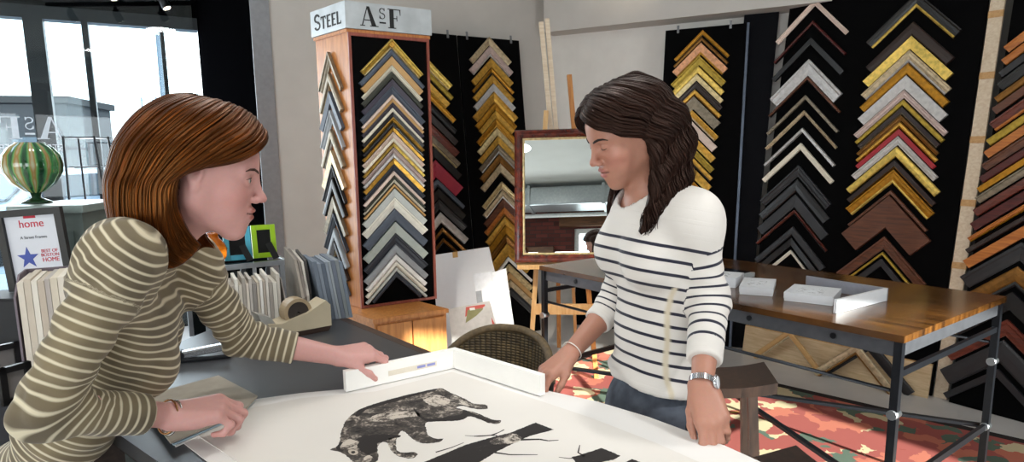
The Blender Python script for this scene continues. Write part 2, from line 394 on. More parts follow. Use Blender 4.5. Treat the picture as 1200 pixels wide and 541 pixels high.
def leaning_board(name, label, b0, b1, lean, height, mat, nout, thick=.02, parts=()):
    """board standing on the floor from b0 to b1 (front face), leaning back along nout"""
    b0 = Vector(b0); b1 = Vector(b1); n = Vector(nout).normalized(); x = (b1 - b0).normalized(); L = (b1 - b0).length
    up = (Vector((0, 0, 1)) * math.sqrt(height ** 2 - lean ** 2) + n * lean).normalized()
    z = x.cross(up)
    o = thing(name, label, 'display board', b0 + Vector((0, 0, .002)))
    mb = MB(); M = local_frame(Vector((0, 0, 0)), x, up, z)
    for (x0, x1, y0, y1, z0, z1) in [(0, L, 0.0, height, -thick, 0)]:
        mb.hexa([M @ Vector(p) for p in ((x0, y0, z0), (x1, y0, z0), (x1, y0, z1), (x0, y0, z1))], [M @ Vector(p) for p in ((x0, y1, z0), (x1, y1, z0), (x1, y1, z1), (x0, y1, z1))])
    mb.build('panel', mat, o)
    return o, Board(b0 + Vector((0, 0, .002)), x, up), M, L
GRP = 'frame corner samples on %s'
# ---- two narrow boards on the rear left wall
H8 = 2.50; LN = .34
top = [at_z(494, 36, 2.49), at_z(536.5, 39.6, 2.49), at_z(608, 46, 2.49)]
def foot(Pt, n, lean, H=H8): return Vector((Pt.x, Pt.y, 0)) - Vector(n).normalized() * lean
zt = math.sqrt(H8 ** 2 - LN ** 2)
fB0, fB1 = foot(top[1], N1, LN), foot(top[2], N1, LN)
xd = (fB1 - fB0).normalized(); fA1 = fB0 - xd * .012; fA0 = fA1 - xd * .60
oA, bA, MA, LA = leaning_board('display_board', 'black felt display board half hidden behind the wooden sample tower', fA0, fA1, LN, H8, M_felt, N1)
oB, bB, MB_, LB = leaning_board('display_board', 'black felt display board of gold corners left of the framed mirror', fB0, fB1, LN, H8, M_felt, N1)
for o_, M_, L_ in ((oA, MA, LA), (oB, MB_, LB)):
    for xx in (.08, L_ - .08):
        mb = MB(); mb.bar(M_ @ Vector((xx, H8 - .03, .004)), M_ @ Vector((xx, H8 + .035, .004)), .018, .004, up=M_ @ Vector((0, 0, 1)))
        mb.build('hanging_clip', M_alu, o_)
rowsA = [(66, 13, 'bright gold', 'bright gold', 'pale gold'), (80, 11, 'olive gold', 'olive gold', 'black'), (94, 12, 'gold', 'ribbed gold', 'bright gold', .82), (107, 11, 'deep gold', 'dull gold', 'black'), (120, 9, 'black', 'plain black'), (133, 10, 'dark brown', 'dark brown'),
         (146, 12, 'mahogany', 'reddish brown'), (159, 12, 'pewter', 'flat taupe', 'pale gold'), (173, 12, 'black', 'wide black'), (188, 20, 'crimson', 'wide crimson'), (210, 9, 'slate', 'grey edged black', 'black'), (221, 11, 'black', 'glossy black'), (234, 11, 'charcoal', 'charcoal'), (249, 12, 'silver', 'silver grey'), (267, 6, 'bronze', 'thin gold edged black', 'black', .85), (279, 6, 'bronze', 'thin bronze', 'black', .8)]
column(bA, lambda y: 509 + .105 * (y - 188), rowsA, 'the board behind the tower', GRP % 'the board behind the tower', 33)
rowsB = [(44, 9.5, 'champagne', 'pinkish tan'), (54.5, 12, 'pink silver', 'silvery pink', 'silver', 1.05), (69, 10, 'gold', 'stepped gold'), (80, 7, 'deep gold', 'narrow deep gold', 'black'), (88, 10, 'gold', 'smooth gold'), (98.5, 9, 'silver', 'shiny pale silver'), (108, 12, 'gold', 'broad gold', None, 1.08), (120.5, 9, 'deep gold', 'amber gold'), (130, 9, 'gold', 'orange gold', 'bright gold', .85), (139, 10.5, 'deep gold', 'deep yellow gold', 'gold'), (150, 9, 'pale gold', 'pale gold'), (160, 9, 'gold', 'dull yellow gold'), (170, 10, 'pewter', 'pewter brown', 'silver'), (181, 10, 'bronze', 'bronze'), (192, 10, 'champagne', 'champagne'),
         (213, 9, 'pale gold', 'ridged pale gold', 'champagne'), (223, 9, 'champagne', 'cream edged champagne', 'white'), (233, 9.5, 'brown', 'brown'), (243, 10, 'orange brown', 'orange brown', 'bronze'), (254, 9.5, 'gold', 'rope edged gold'), (264, 10, 'deep gold', 'dark old gold'), (275, 9, 'bronze', 'dull bronze'), (285, 15, 'gold', 'widest gold', None, 1.1), (301, 6, 'white', 'white striped black', 'black', 1.1), (309, 9, 'pale gold', 'cream gold', None, 1.1), (319, 8, 'tan', 'light tan', None, 1.1), (328, 8, 'champagne', 'sandy', None, 1.1), (337, 9, 'charcoal', 'lowest charcoal', None, 1.1)]
column(bB, lambda y: 572 + .088 * (y - 44), rowsB, 'the board beside the mirror', GRP % 'the board beside the mirror', 27.5)
# ---- narrow board on the rear right wall
tp = [at_z(780, 38, 2.47), at_z(877, 29, 2.47)]
LN2 = .30; f0, f1 = foot(tp[0], N2, LN2), foot(tp[1], N2, LN2)
f1 = f0 + (f1 - f0).normalized() * .62
oC, bC, MC, LC = leaning_board('display_board', 'narrow black display board of gold corners behind the standing woman', f0, f1, LN2, H8, M_felt, N2)
mb = MB(); mb.hexa([MC @ Vector(p) for p in ((LC, 0, -.02), (LC + .018, 0, -.02), (LC + .018, 0, .012), (LC, 0, .012))], [MC @ Vector(p) for p in ((LC, H8, -.02), (LC + .018, H8, -.02), (LC + .018, H8, .012), (LC, H8, .012))]); mb.build('metal_edge', plain('blue_grey_metal', '56606f', .35, metal=.6), oC)
for xx in (.1, .5): mb = MB(); mb.bar(MC @ Vector((xx, H8 - .03, .004)), MC @ Vector((xx, H8 + .03, .004)), .018, .004, up=MC @ Vector((0, 0, 1))); mb.build('hanging_clip', M_alu, oC)
rowsC = [(36, 7, 'deep gold', 'gold edged black', 'black'), (44, 7, 'bronze', 'dark bronze', 'black'), (51, 14, 'copper', 'shiny copper pink', 'gold'), (66, 11, 'olive gold', 'olive gold'), (77.5, 9.5, 'bright gold', 'bright yellow gold'), (87.5, 7.5, 'pale gold', 'cream gold'), (95.5, 9, 'dark brown', 'dark brown'), (105, 8, 'gold', 'brownish gold', 'bronze'), (113.5, 15, 'pewter', 'broad pewter'), (129.5, 11, 'gold', 'worn gold', 'champagne'), (141, 12.5, 'rose', 'plain ivory'), (154, 12, 'gold', 'double gold', 'bright gold'), (166.5, 10, 'olive gold', 'ridged olive gold'), (177, 9, 'gold', 'narrow gold', 'black'), (187, 13, 'gold', 'broad shining gold', 'bright gold'), (201, 10, 'deep gold', 'lowest gold')]
column(bC, lambda y: 824 - .135 * (y - 36), rowsC, 'the board behind the standing woman', GRP % 'the narrow board behind the standing woman', 31.5)
# plain dark board in the corner between
# ---- wide board on the right wall
g0, g1 = at_z(875, 410.5, 0), at_z(1091, 464, 0)
A3b = (g1 - g0).normalized(); N3b = Vector((-A3b.y, A3b.x, 0)); LN3 = .38; H3 = 2.62
oD, bD, MD, LD = leaning_board('display_board', 'wide black display board with two columns of corners on the right wall', g0, g1, LN3, H3, M_felt, N3b)
rowsD = [(0, 7, 'rose', 'pale pinkish white'), (25, 5, 'burgundy', 'thin dark red', 'black'), (45, 8, 'black', 'plain black'), (70, 19, 'silver', 'broad silver'), (90, 5, 'brown', 'thin brown', 'black'), (112, 4.5, 'pewter', 'thin tan'), (130, 4.5, 'champagne', 'thin beige'), (150, 5, 'silver', 'thin bright silver'), (168, 7.5, 'cream', 'plain cream'), (194, 13, 'charcoal', 'matt charcoal'), (210, 15, 'black', 'wide black'), (228, 15, 'charcoal', 'dull black'), (246, 5, 'mahogany', 'thin red brown', 'black'), (265, 11, 'charcoal', 'dark grey'), (279, 9, 'black', 'glossy black'), (293, 4, 'ivory', 'thin ivory', None, .55)]
column(bD, lambda y: 956.5 - .098 * y, rowsD, 'the dark column, wide board', GRP % 'the dark column of the wide board', 43)
rowsE = [(-8, 17, 'black', 'gold lipped black', 'bright gold', 1.05), (26, 16, 'dark brown', 'dark brown black', None, .98), (43, 15, 'bright gold', 'bright yellow gold'), (59.5, 14, 'champagne', 'champagne', 'silver'), (74.5, 13, 'deep gold', 'brownish gold'), (89, 16, 'silver', 'silver grey'), (106, 9, 'pink silver', 'pinkish cream', None, 1.05), (117, 7, 'olive gold', 'olive yellow'), (126, 8, 'dark brown', 'narrow dark brown', 'pewter', .92), (135.5, 6, 'bronze', 'thin bronze', None, .92), (143, 7, 'gold', 'orange gold', 'deep gold', .92), (151.5, 7, 'red', 'bright red', None, .9), (160, 10, 'silver', 'pale silver', None, .97), (172, 12, 'bright gold', 'plain yellow', None, 1.06), (188, 9, 'dark brown', 'brown black', 'bronze'), (199, 16, 'deep gold', 'golden brown', 'bright gold'), (223, 5, 'brown', 'thin tan brown', None, .9), (230, 38, 'brown', 'very wide brown', None, 1.0, .035), (277, 15, 'brown', 'rusty brown', None, 1.02), (295, 5, 'olive gold', 'thin gold', 'black', .8), (303, 9, 'charcoal', 'dark grey', None, .7)]
column(bD, lambda y: 1074 - .135 * (y - 10), rowsE, 'the bright column, wide board', GRP % 'the bright column of the wide board', 48)
# low rows of the two columns, seen under the table top
rowsF = [(352, 9, 'mahogany', 'low mahogany'), (366, 8, 'charcoal', 'low charcoal')]
# ---- board beyond the wooden lath, running out of the picture
h0 = g1 + A3b * .105 - N3b * .03; h1 = h0 + Vector((.56, -.83, 0)).normalized() * 1.22
A4 = (h1 - h0).normalized(); N4 = Vector((-A4.y, A4.x, 0))
oE, bE, ME, LE = leaning_board('display_board', 'black display board at the right edge beyond the pale lath', h0, h1, LN3, H3, M_felt, N4)
rowsG = [(-2, 12, 'orange brown', 'light orange brown'), (14, 12, 'orange brown', 'orange'), (30, 10, 'charcoal', 'charcoal'), (44, 14, 'black', 'black'), (61, 11, 'bronze', 'golden brown'), (75, 12, 'brown', 'tan brown'), (93, 17, 'mahogany', 'wide red brown', 'orange brown'), (114, 12, 'olive gold', 'olive brown'), (129, 13, 'orange brown', 'orange gold'), (145, 12, 'brown', 'matt brown'), (160, 12, 'burgundy', 'dark burgundy'), (174, 9, 'deep gold', 'narrow gold'), (186, 11, 'pewter', 'taupe'), (201, 13, 'mahogany', 'deep mahogany'), (218, 14, 'burgundy', 'burgundy'), (236, 8, 'orange brown', 'narrow orange', 'deep gold'), (250, 8, 'dark brown', 'dark brown'), (264, 15, 'orange brown', 'rusty orange'), (284, 22, 'charcoal', 'wide charcoal'), (312, 24, 'bronze', 'wide tan', 'black'), (342, 22, 'black', 'wide black'), (374, 20, 'mahogany', 'broad reddish brown', None, 1.05), (398, 28, 'charcoal', 'widest charcoal', None, 1.05), (432, 10, 'charcoal', 'lowest charcoal', None, .9)]
column(bE, lambda y: 1253 - .19 * y, rowsG, 'the board at the right edge', GRP % 'the board at the right edge', 57, .86)
# ---- plain dark board closing the corner between the two walls
k0 = at_z(838, 406, 0); k1 = at_z(874, 412, 0)
k1 = g0 - A3b * .03 + N3b * .05; k0 = at_z(836, 404, 0)
oK, bK, MK, LK = leaning_board('display_board', 'plain dark grey board filling the corner between two sample boards', k0, k1, .36, H3, plain('dark_grey_felt', '121317', .9, spec=.1), Vector((.65, .76, 0)))
# ---- pale wooden lath with cleats
o = thing('wooden_lath', 'pale upright wooden lath with cross cleats between two black boards', 'lath', g1 + Vector((0, 0, .002)))
M = MD; xdir = A3b
mb = MB(); w_ = .072
def latp(x, y, z): return MD @ Vector((x, y, z))
mb.hexa([latp(*p) for p in ((.012, 0, -.02), (.012 + w_, 0, -.02), (.012 + w_, 0, .0), (.012, 0, .0))], [latp(*p) for p in ((.012, H3, -.02), (.012 + w_, H3, -.02), (.012 + w_, H3, .0), (.012, H3, .0))])
M_pale = wood('pale_pine', 'CDB79A', 'E2D2BB', rough=.6)
mb.build('upright', M_pale, o)
M_cleat = wood('cleat_pine', 'B98B55', 'CFA673', rough=.6)
for yy in (.42, .80, 1.18, 1.56, 1.94, 2.30):
    mb = MB(); mb.hexa([latp(*p) for p in ((.010, yy, -.01), (.014 + w_, yy, -.01), (.014 + w_, yy, .004), (.010, yy, .004))], [latp(*p) for p in ((.010, yy + .04, -.01), (.014 + w_, yy + .04, -.01), (.014 + w_, yy + .04, .004), (.010, yy + .04, .004))])
    mb.build('cleat', M_cleat, o)
# ---- low board standing on the floor under the mirror
j0 = at_z(672, 380, 0); j1 = at_z(775, 392, 0)
oJ, bJ, MJ, LJ = leaning_board('display_board', 'low black display board standing on the floor behind the table legs', j0, j1, .06, .42, M_felt, N2)
rowsJ = [(343, 8, 'white', 'white'), (354, 7, 'gold', 'gold'), (364, 6, 'bright gold', 'bright gold')]
column(bJ, lambda y: 713, rowsJ, 'the low board behind the table', GRP % 'the low board behind the table', 26)
# ================================================================== THE SAMPLE TOWER
M_cherry = wood('cherry_veneer', 'A5602A', 'C98544', (12, 12, 1.2), rough=.35)
M_redwood = wood('red_edge', '7E3A2A', '9A5040', (12, 12, 1.2), rough=.35)
M_maple = wood('maple_veneer', 'AE6A30', 'D08C4A', (10, 10, 1), rough=.4)
TY = 3.62
tf = math.radians(31); tl = math.radians(180 - 46)
ux = Vector((math.cos(tf), math.sin(tf), 0)); uy = Vector((math.cos(tl), math.sin(tl), 0))
tc_b = at_y(420, 361, TY); tc_t = at_y(410, 37.5, TY)
TZ0, TZ1 = tc_b.z, tc_t.z
tc = Vector(((tc_b.x + tc_t.x) / 2, TY, 0)); TW, TD = .475, .36
def quad(p, w, d, e=0):
    a = p - ux * e - uy * e; return [tuple((a)[:2]), tuple((a + ux * (w + 2 * e))[:2]), tuple((a + ux * (w + 2 * e) + uy * (d + 2 * e))[:2]), tuple((a + uy * (d + 2 * e))[:2])]
tower = thing('sample_tower', 'tall cherry wood display tower of frame corners beside the white wall', 'display tower', (tc.x, tc.y, TZ0))
def local(o_, q): return [(x - o_.location.x, y - o_.location.y) for x, y in q]
mb = MB(); mb.prism(local(tower, quad(tc, TW, TD)), 0, TZ1 - TZ0); mb.build('carcass', M_cherry, tower)
mb = MB(); mb.prism(local(tower, quad(tc, TW, TD, .008)), TZ1 - TZ0, TZ1 - TZ0 + .018); mb.build('top_board', M_cherry, tower)
fn = Vector((ux.y, -ux.x, 0)); ln = Vector((-uy.y, uy.x, 0)); ln = ln if ln.x < 0 else -ln
def face_slab(mbx, base, a, n, x0, x1, z0, z1, t0, t1):
    pts = lambda z: [base + a * x + n * t_ + Vector((0, 0, z)) for x, t_ in ((x0, t0), (x1, t0), (x1, t1), (x0, t1))]
    mbx.hexa(pts(z0), pts(z1))
zero = Vector((0, 0, 0)); HT = TZ1 - TZ0
mb = MB(); face_slab(mb, zero, ux, fn, .015, TW - .015, .015, HT - .018, 0, .004); mb.build('front_panel', M_felt, tower)
mb = MB()
face_slab(mb, zero, ux, fn, 0, .015, 0, HT, 0, .014); face_slab(mb, zero, ux, fn, TW - .015, TW, 0, HT, 0, .014)
face_slab(mb, zero, ux, fn, .015, TW - .015, 0, .015, 0, .014); face_slab(mb, zero, ux, fn, .015, TW - .015, HT - .018, HT, 0, .014)
mb.build('front_surround', M_redwood, tower)
bT = Board(tc + fn * .005 + Vector((0, 0, TZ0)), ux, Vector((0, 0, 1)))
rowsT = [(46.3, 11, 'bright gold', 'red backed gold', 'pale gold', 1.0, .03, 'gold'), (58, 7.5, 'slate', 'slate blue', None, 1.06), (66.5, 9.5, 'tan', 'tan wood'), (77, 6.5, 'cream', 'silvery cream', None, .98), (84, 8, 'olive black', 'olive black'), (93, 7.5, 'plum grey', 'plum grey'), (101, 9.5, 'slate', 'grey blue', None, 1.05), (111, 4.2, 'rose', 'narrow rose cream', None, 1.0), (115.6, 4.2, 'tan', 'narrow tan'), (120.2, 6, 'plum grey', 'dark plum'), (126.6, 4.4, 'cream', 'narrow cream'), (131.4, 5.6, 'charcoal', 'charcoal'), (137.4, 5, 'gold', 'narrow gold'), (142.8, 5.6, 'black', 'black'), (148.8, 5.8, 'gold', 'black lipped gold', 'black'), (155, 6.2, 'rose', 'pinkish cream'),
         (161.6, 5.6, 'cream', 'striped cream', 'tan'), (167.6, 5, 'bright gold', 'beaded gold', 'black'), (173, 6.2, 'pink silver', 'pinkish silver', None, 1.03), (179.6, 5, 'silver', 'silver'), (185.2, 6.6, 'gold', 'dull gold'), (192.4, 7.4, 'dark slate', 'dark slate'), (200.4, 5, 'rose', 'pale rose'), (205.8, 4.2, 'olive black', 'narrow black'), (210.4, 4.6, 'cream', 'cream edged black', 'black'), (215.4, 4.6, 'tan', 'dark lipped tan', 'black'), (220.6, 10, 'light grey', 'broad pale grey', None, 1.04), (231, 12.6, 'ivory', 'broad ivory', None, 1.06), (244.4, 14, 'slate', 'broad slate', None, 1.05), (259.6, 13, 'sage grey', 'broad sage grey', None, 1.05), (273.4, 12, 'dark slate', 'broad dark slate', None, 1.04), (286, 10.5, 'grey', 'mid grey', None, 1.04)]
rowsT2 = [(297.2, 7.6, 'white', 'white', None, 1.04), (305.4, 6.6, 'ivory', 'flecked ivory', 'cream', 1.04), (312.6, 4.6, 'light grey', 'narrow light grey', None, 1.04), (317.8, 6.5, 'dark slate', 'lowest dark slate', None, 1.04)]
axT = lambda y: 457 + .0225 * (y - 44)
column(bT, axT, rowsT, 'the tower front', GRP % 'the tower front', 40)
base_i = 0
for i, r in enumerate(rowsT2):
    y, th, main, desc, lip, k = r; P = bT.hit(axT(y), y); sc = scale_at(P)
    o = corner(bT.mat(P), th * sc * .97, (36.5 if i < 3 else 30) * sc * k, main, desc, 'X', 1, GRP % 'the tower front', lip)
    o['label'] = '%s corner sample, %s from bottom of the tower front' % (desc, ['fourth', 'third', 'second'][i]) if i < 3 else 'lowest dark slate frame corner sample on the tower front'
bS = Board(tc + uy * TD + ln * .002 + Vector((0, 0, TZ0)), -uy, Vector((0, 0, 1)))
rowsS = [(61, 15, 'pewter', 'taupe'), (86, 14, 'pewter', 'brown grey', 'champagne'), (107, 14, 'slate', 'slate grey'), (129, 15, 'grey', 'mid grey'), (151, 16, 'pewter', 'stone grey', 'silver'), (176, 14, 'champagne', 'pale beige'), (193, 12, 'charcoal', 'charcoal'), (208, 14, 'black', 'black'), (230, 13, 'pewter', 'olive grey'), (249, 13, 'dark slate', 'dark slate'), (267, 12, 'grey', 'grey blue'), (282, 13, 'dark brown', 'dark brown', 'champagne'), (300, 13, 'slate', 'lowest slate')]
column(bS, lambda y: 387.5 + .036 * (y - 62), rowsS, 'the left side of the tower', GRP % 'the left side of the tower', 14.5 / .545, 1.6, .002)
# sign box on the tower
M_brush = plain('brushed_steel', 'BCC1C4', .42, metal=.35, var=.12, scale=9)
M_ink = plain('black_sign_paint', '0B0B0C', .6)
sign = thing('shop_sign', 'brushed metal box sign lettered in black on top of the wooden tower', 'sign', (tc.x, tc.y, TZ1 + .02))
zs = at_y(417, 0.5, TY - .01).z - (TZ1 + .02)
e_ = .015
mb = MB(); mb.prism(local(sign, quad(tc, TW, TD, e_)), 0, zs); mb.build('sign_box', M_brush, sign)
# letters as flat shapes (x right, y up, unit cap height 1)
def glyphs(mbx, M, polys, h):
    for poly in polys:
        b = [M @ Vector((x, y, 0)) for x, y in poly]; t_ = [M @ Vector((x, y, h)) for x, y in poly]
        mbx.hexa(b, t_)
def rect(x0, y0, x1, y1): return [(x0, y0), (x1, y0), (x1, y1), (x0, y1)]
def arc_strip(cx, cy, r, a0, a1, w0, w1, n=10, ry=None):
    ry = ry or r; out = []
    for i in range(n):
        q = []
        for k in (i, i + 1):
            f = k / n; a = math.radians(a0 + (a1 - a0) * f); w = (w0 + (w1 - w0) * math.sin(math.pi * f)) / 2
            q.append(((cx + (r - w) * math.cos(a), cy + (ry - w) * math.sin(a)), (cx + (r + w) * math.cos(a), cy + (ry + w) * math.sin(a))))
        out.append([q[0][0], q[0][1], q[1][1], q[1][0]])
    return out
def G_A(): return [[(.03, 0), (.09, 0), (.40, 1), (.35, 1)], [(.33, 1), (.48, 1), (.86, 0), (.60, 0)], rect(.20, .28, .62, .33), rect(-.05, 0, .22, .045), rect(.50, 0, .97, .045)]
def G_F(): return [rect(.1, 0, .34, 1), rect(0, 0, .46, .045), rect(0, .955, .74, 1), [(.68, .955), (.74, .955), (.74, .70), (.71, .70)], rect(.3, .5, .52, .545), rect(.5, .38, .54, .66)]
def G_s(): return arc_strip(.25, .72, .17, 20, 270, .05, .07, 10, .2) + arc_strip(.25, .29, .18, 90, -160, .1, .05, 10, .22) + [rect(.38, .72, .43, .95), rect(.06, .08, .11, .32)]
def sh(polys, dx, dy, k, kx=None): return [[(x * (kx or k) + dx, y * k + dy) for x, y in p] for p in polys]
ASF = sh(G_A(), 0, 0, 1) + sh(G_s(), 1.0, .40, .62, .8) + [rect(1.03, .20, 1.40, .28)] + sh(G_F(), 1.52, 0, 1)
sw = TW + 2 * e_; lh = zs * .74
O_f = -ux * e_ - uy * e_ + fn * .0005 * 0 + Vector((0, 0, 0)); 
fpos = -ux * e_ - uy * e_
Mf = local_frame(fpos + ux * (.17 * sw) + Vector((0, 0, zs * .13)) + fn * .0004, ux * (lh * .98), Vector((0, 0, lh)), fn)
mb = MB(); glyphs(mb, Mf, ASF, .0015); mb.build('lettering', M_ink, sign)
def G_S(): return arc_strip(.3, .74, .24, 15, 270, .1, .17, 10, .21) + arc_strip(.3, .27, .25, 90, -165, .17, .1, 10, .22)
def G_T(): return [rect(.0, .86, .66, 1), rect(.24, 0, .42, 1), rect(0, .74, .05, 1), rect(.61, .74, .66, 1)]
def G_E(): return [rect(.05, 0, .23, 1), rect(.05, 0, .56, .12), rect(.05, .88, .56, 1), rect(.2, .45, .46, .56)]
def G_L(): return [rect(.05, 0, .23, 1), rect(.05, 0, .56, .12), rect(.51, 0, .56, .25)]
STEEL = sh(G_S(), 0, 0, 1) + sh(G_T(), .68, 0, .78) + sh(G_E(), 1.26, 0, .78) + sh(G_E(), 1.76, 0, .78) + sh(G_L(), 2.26, 0, .78)
sd = TD + 2 * e_; lp = -ux * e_ + uy * (TD + e_)
lh2 = zs * .62
Ms = local_frame(lp - uy * (.12 * sd) + Vector((0, 0, zs * .2)) + ln * .0004, -uy * (sd * .78 / 2.75), Vector((0, 0, lh2)), ln)
mb = MB(); glyphs(mb, Ms, STEEL, .0015); mb.build('side_lettering', M_ink, sign)
# base cabinet
CW = .43
bc = tc - ux * .045 - uy * .045 + fn * .0
cab = thing('base_cabinet', 'maple cabinet carrying the wooden sample tower', 'cabinet', (bc.x, bc.y, 0))
bp = at_z(438, 374, TZ0 - .003); bc = Vector((bp.x, bp.y, 0)); cab.location = (bc.x, bc.y, 0)
mb = MB(); mb.prism(local(cab, quad(bc, CW, TD + .16)), .08, TZ0 - .025); mb.build('carcass', M_maple, cab)
mb = MB(); mb.prism(local(cab, quad(bc, CW, TD + .16, .01)), TZ0 - .025, TZ0 - .002); mb.build('cabinet_top', M_maple, cab)
mb = MB(); mb.prism(local(cab, quad(bc, CW, TD + .16, -.03)), 0, .08); mb.build('plinth', M_board_edge, cab)
mb = MB(); face_slab(mb, zero, ux, fn, .015, (CW) / 2 - .004, .1, TZ0 - .04, 0, .016); d1 = mb.build('cabinet_door', M_maple, cab)
mb = MB(); face_slab(mb, zero, ux, fn, (CW) / 2 + .004, CW - .015, .1, TZ0 - .04, 0, .016); d2 = mb.build('cabinet_door', M_maple, cab)
# ================================================================== FURNITURE AND THINGS
def X(v): return Vector(v)
def legframe(mb, a, b, w, up=(0, 0, 1), h=None): mb.bar(a, b, w, h or w, up=up)
M_steel_dark = plain('blackened_steel', '1B1D21', .4, metal=.5, var=.2)
# ------------------------------------------------------------------ kilim rug
t = NT('kilim'); co0 = t.coord('Object', (1, 1, 1))
wn = t.n('ShaderNodeTexNoise'); wn.inputs['Scale'].default_value = 7; wn.inputs['Detail'].default_value = 3; t.l(co0, wn.inputs['Vector'])
wm = t.n('ShaderNodeVectorMath', operation='MULTIPLY_ADD'); wm.inputs[1].default_value = (.32, .32, 0); t.l(wn.outputs[1], wm.inputs[0]); t.l(co0, wm.inputs[2]); co = wm.outputs[0]
vo = t.n('ShaderNodeTexVoronoi'); vo.inputs['Scale'].default_value = 3.6; vo.distance = 'EUCLIDEAN'; t.l(co, vo.inputs['Vector'])
sepc = t.n('ShaderNodeSeparateColor'); t.l(vo.outputs['Color'], sepc.inputs[0])
c1 = t.ramp(sepc.outputs[0], [(.0, hexc('97463C')), (.28, hexc('A5564A')), (.3, hexc('6A7B69')), (.42, hexc('647564')), (.47, hexc('C9B58B')), (.58, hexc('CDBB94')), (.6, hexc('B0685C')), (.8, hexc('86382F')), (.82, hexc('B98B3E')), (.9, hexc('BC9044')), (.92, hexc('2C2A33'))], 'CONSTANT')
wv = t.n('ShaderNodeTexVoronoi'); wv.inputs['Scale'].default_value = 8; wv.distance = 'EUCLIDEAN'; t.l(co, wv.inputs['Vector'])
sw_ = t.n('ShaderNodeSeparateColor'); t.l(wv.outputs['Color'], sw_.inputs[0])
c2 = t.ramp(sw_.outputs[1], [(.0, hexc('A2524A')), (.44, hexc('A2524A')), (.45, hexc('D2C19A')), (.66, hexc('5A6B5C')), (.8, hexc('C2705A'))], 'CONSTANT')
rim = t.math('GREATER_THAN', vo.outputs['Distance'], .11)
nz = t.n('ShaderNodeTexNoise'); nz.inputs['Scale'].default_value = 180; t.l(co, nz.inputs['Vector'])
t.l(t.mix(rim, c1, c2), t.b.inputs['Base Color']); t.set(Roughness=.95); t.bump(nz.outputs[0], .3, .002)
M_kilim = t.m
M_rugedge = plain('rug_border', '241B19', .95, var=.2, scale=60)
r0 = at_z(700, 402, 0); r1 = at_z(1200, 516.5, 0); rd = (r1 - r0).normalized(); rn = Vector((rd.y, -rd.x, 0))
L0, L1, WR = .12, 3.0, 1.45
rug = thing('kilim_rug', 'red kilim rug with green and cream motifs on the pale floor', 'rug', r0)
def rp(a, b, z): p = rd * a + rn * b; return (p.x, p.y, z)
mb = MB(); mb.hexa([rp(L0 + .06, .06, .002), rp(L0 + .06, WR, .002), rp(L1, WR, .002), rp(L1, .06, .002)], [rp(L0 + .06, .06, .009), rp(L0 + .06, WR, .009), rp(L1, WR, .009), rp(L1, .06, .009)]); mb.build('rug_field', M_kilim, rug)
mb = MB(); mb.hexa([rp(L0, 0, .002), rp(L0, .06, .002), rp(L1, .06, .002), rp(L1, 0, .002)], [rp(L0, 0, .009), rp(L0, .06, .009), rp(L1, .06, .009), rp(L1, 0, .009)]); mb.build('rug_border', M_rugedge, rug)
mb = MB(); mb.hexa([rp(L0, .06, .002), rp(L0, WR, .002), rp(L0 + .06, WR, .002), rp(L0 + .06, .06, .002)], [rp(L0, .06, .009), rp(L0, WR, .009), rp(L0 + .06, WR, .009), rp(L0 + .06, .06, .009)]); mb.build('rug_border', M_rugedge, rug)
# ------------------------------------------------------------------ work table
ZT = .90
M_lino = plain('dark_linoleum', '3A3B3E', .38, var=.06, scale=4)
M_walnut = wood('walnut_edge', '2E211B', '4B382E', rough=.4)
wt_far = [at_z(395, 374, ZT), at_z(480, 411, ZT)]
dv = (wt_far[1] - wt_far[0]).normalized(); nr = Vector((dv.y, -dv.x, 0)); nr = nr if nr.y < 0 else -nr
f_l = wt_far[0] - dv * .50; bend = at_z(560, 441, ZT); f_r = at_z(852, 534, ZT); f_r = f_r + (f_r - bend).normalized() * .05
n_l = f_l + nr * .885 + dv * .72; n_r = f_r + nr * .74
wt = thing('work_table', 'long dark topped work table the two women lean over', 'table', ((f_l + f_r) / 2 + nr * .4).to_tuple()[:2] + (0,))
def W2(p, z): return (p.x - wt.location.x, p.y - wt.location.y, z)
ctr = (f_l + f_r + n_l + n_r) / 4
wt_poly = [f_l, bend, f_r, n_r, n_l]
def inset(p, k):
    d = (ctr - p); d.z = 0; return p + d.normalized() * k
mb = MB(); mb.hexa([W2(p, ZT - .035) for p in wt_poly][::-1], [W2(p, ZT) for p in wt_poly][::-1]); mb.build('tabletop', M_lino, wt)
for a, b in ((f_l, bend), (bend, f_r), (f_r, n_r)):
    o_ = Vector(((b - a).y, -(b - a).x, 0)).normalized(); o_ = o_ if o_.dot(a - ctr) > 0 else -o_
    mb = MB(); mb.hexa([W2(p, ZT - .04) for p in (a, b, b + o_ * .03, a + o_ * .03)], [W2(p, ZT + .0005) for p in (a, b, b + o_ * .03, a + o_ * .03)]); mb.build('edge_strip', M_walnut, wt)
for p in (f_l, f_r, n_r, n_l):
    q = inset(p, .12); mb = MB(); mb.box(W2(q, (ZT - .036) / 2), (.07, .07, ZT - .036), rz=math.atan2(dv.y, dv.x)); mb.build('leg', M_walnut, wt)
for a, b in ((f_l, f_r), (n_l, n_r), (f_l, n_l), (f_r, n_r)):
    mb = MB(); mb.bar(W2(inset(a, .12), ZT - .075), W2(inset(b, .12), ZT - .075), .022, .075); mb.build('apron', M_walnut, wt)
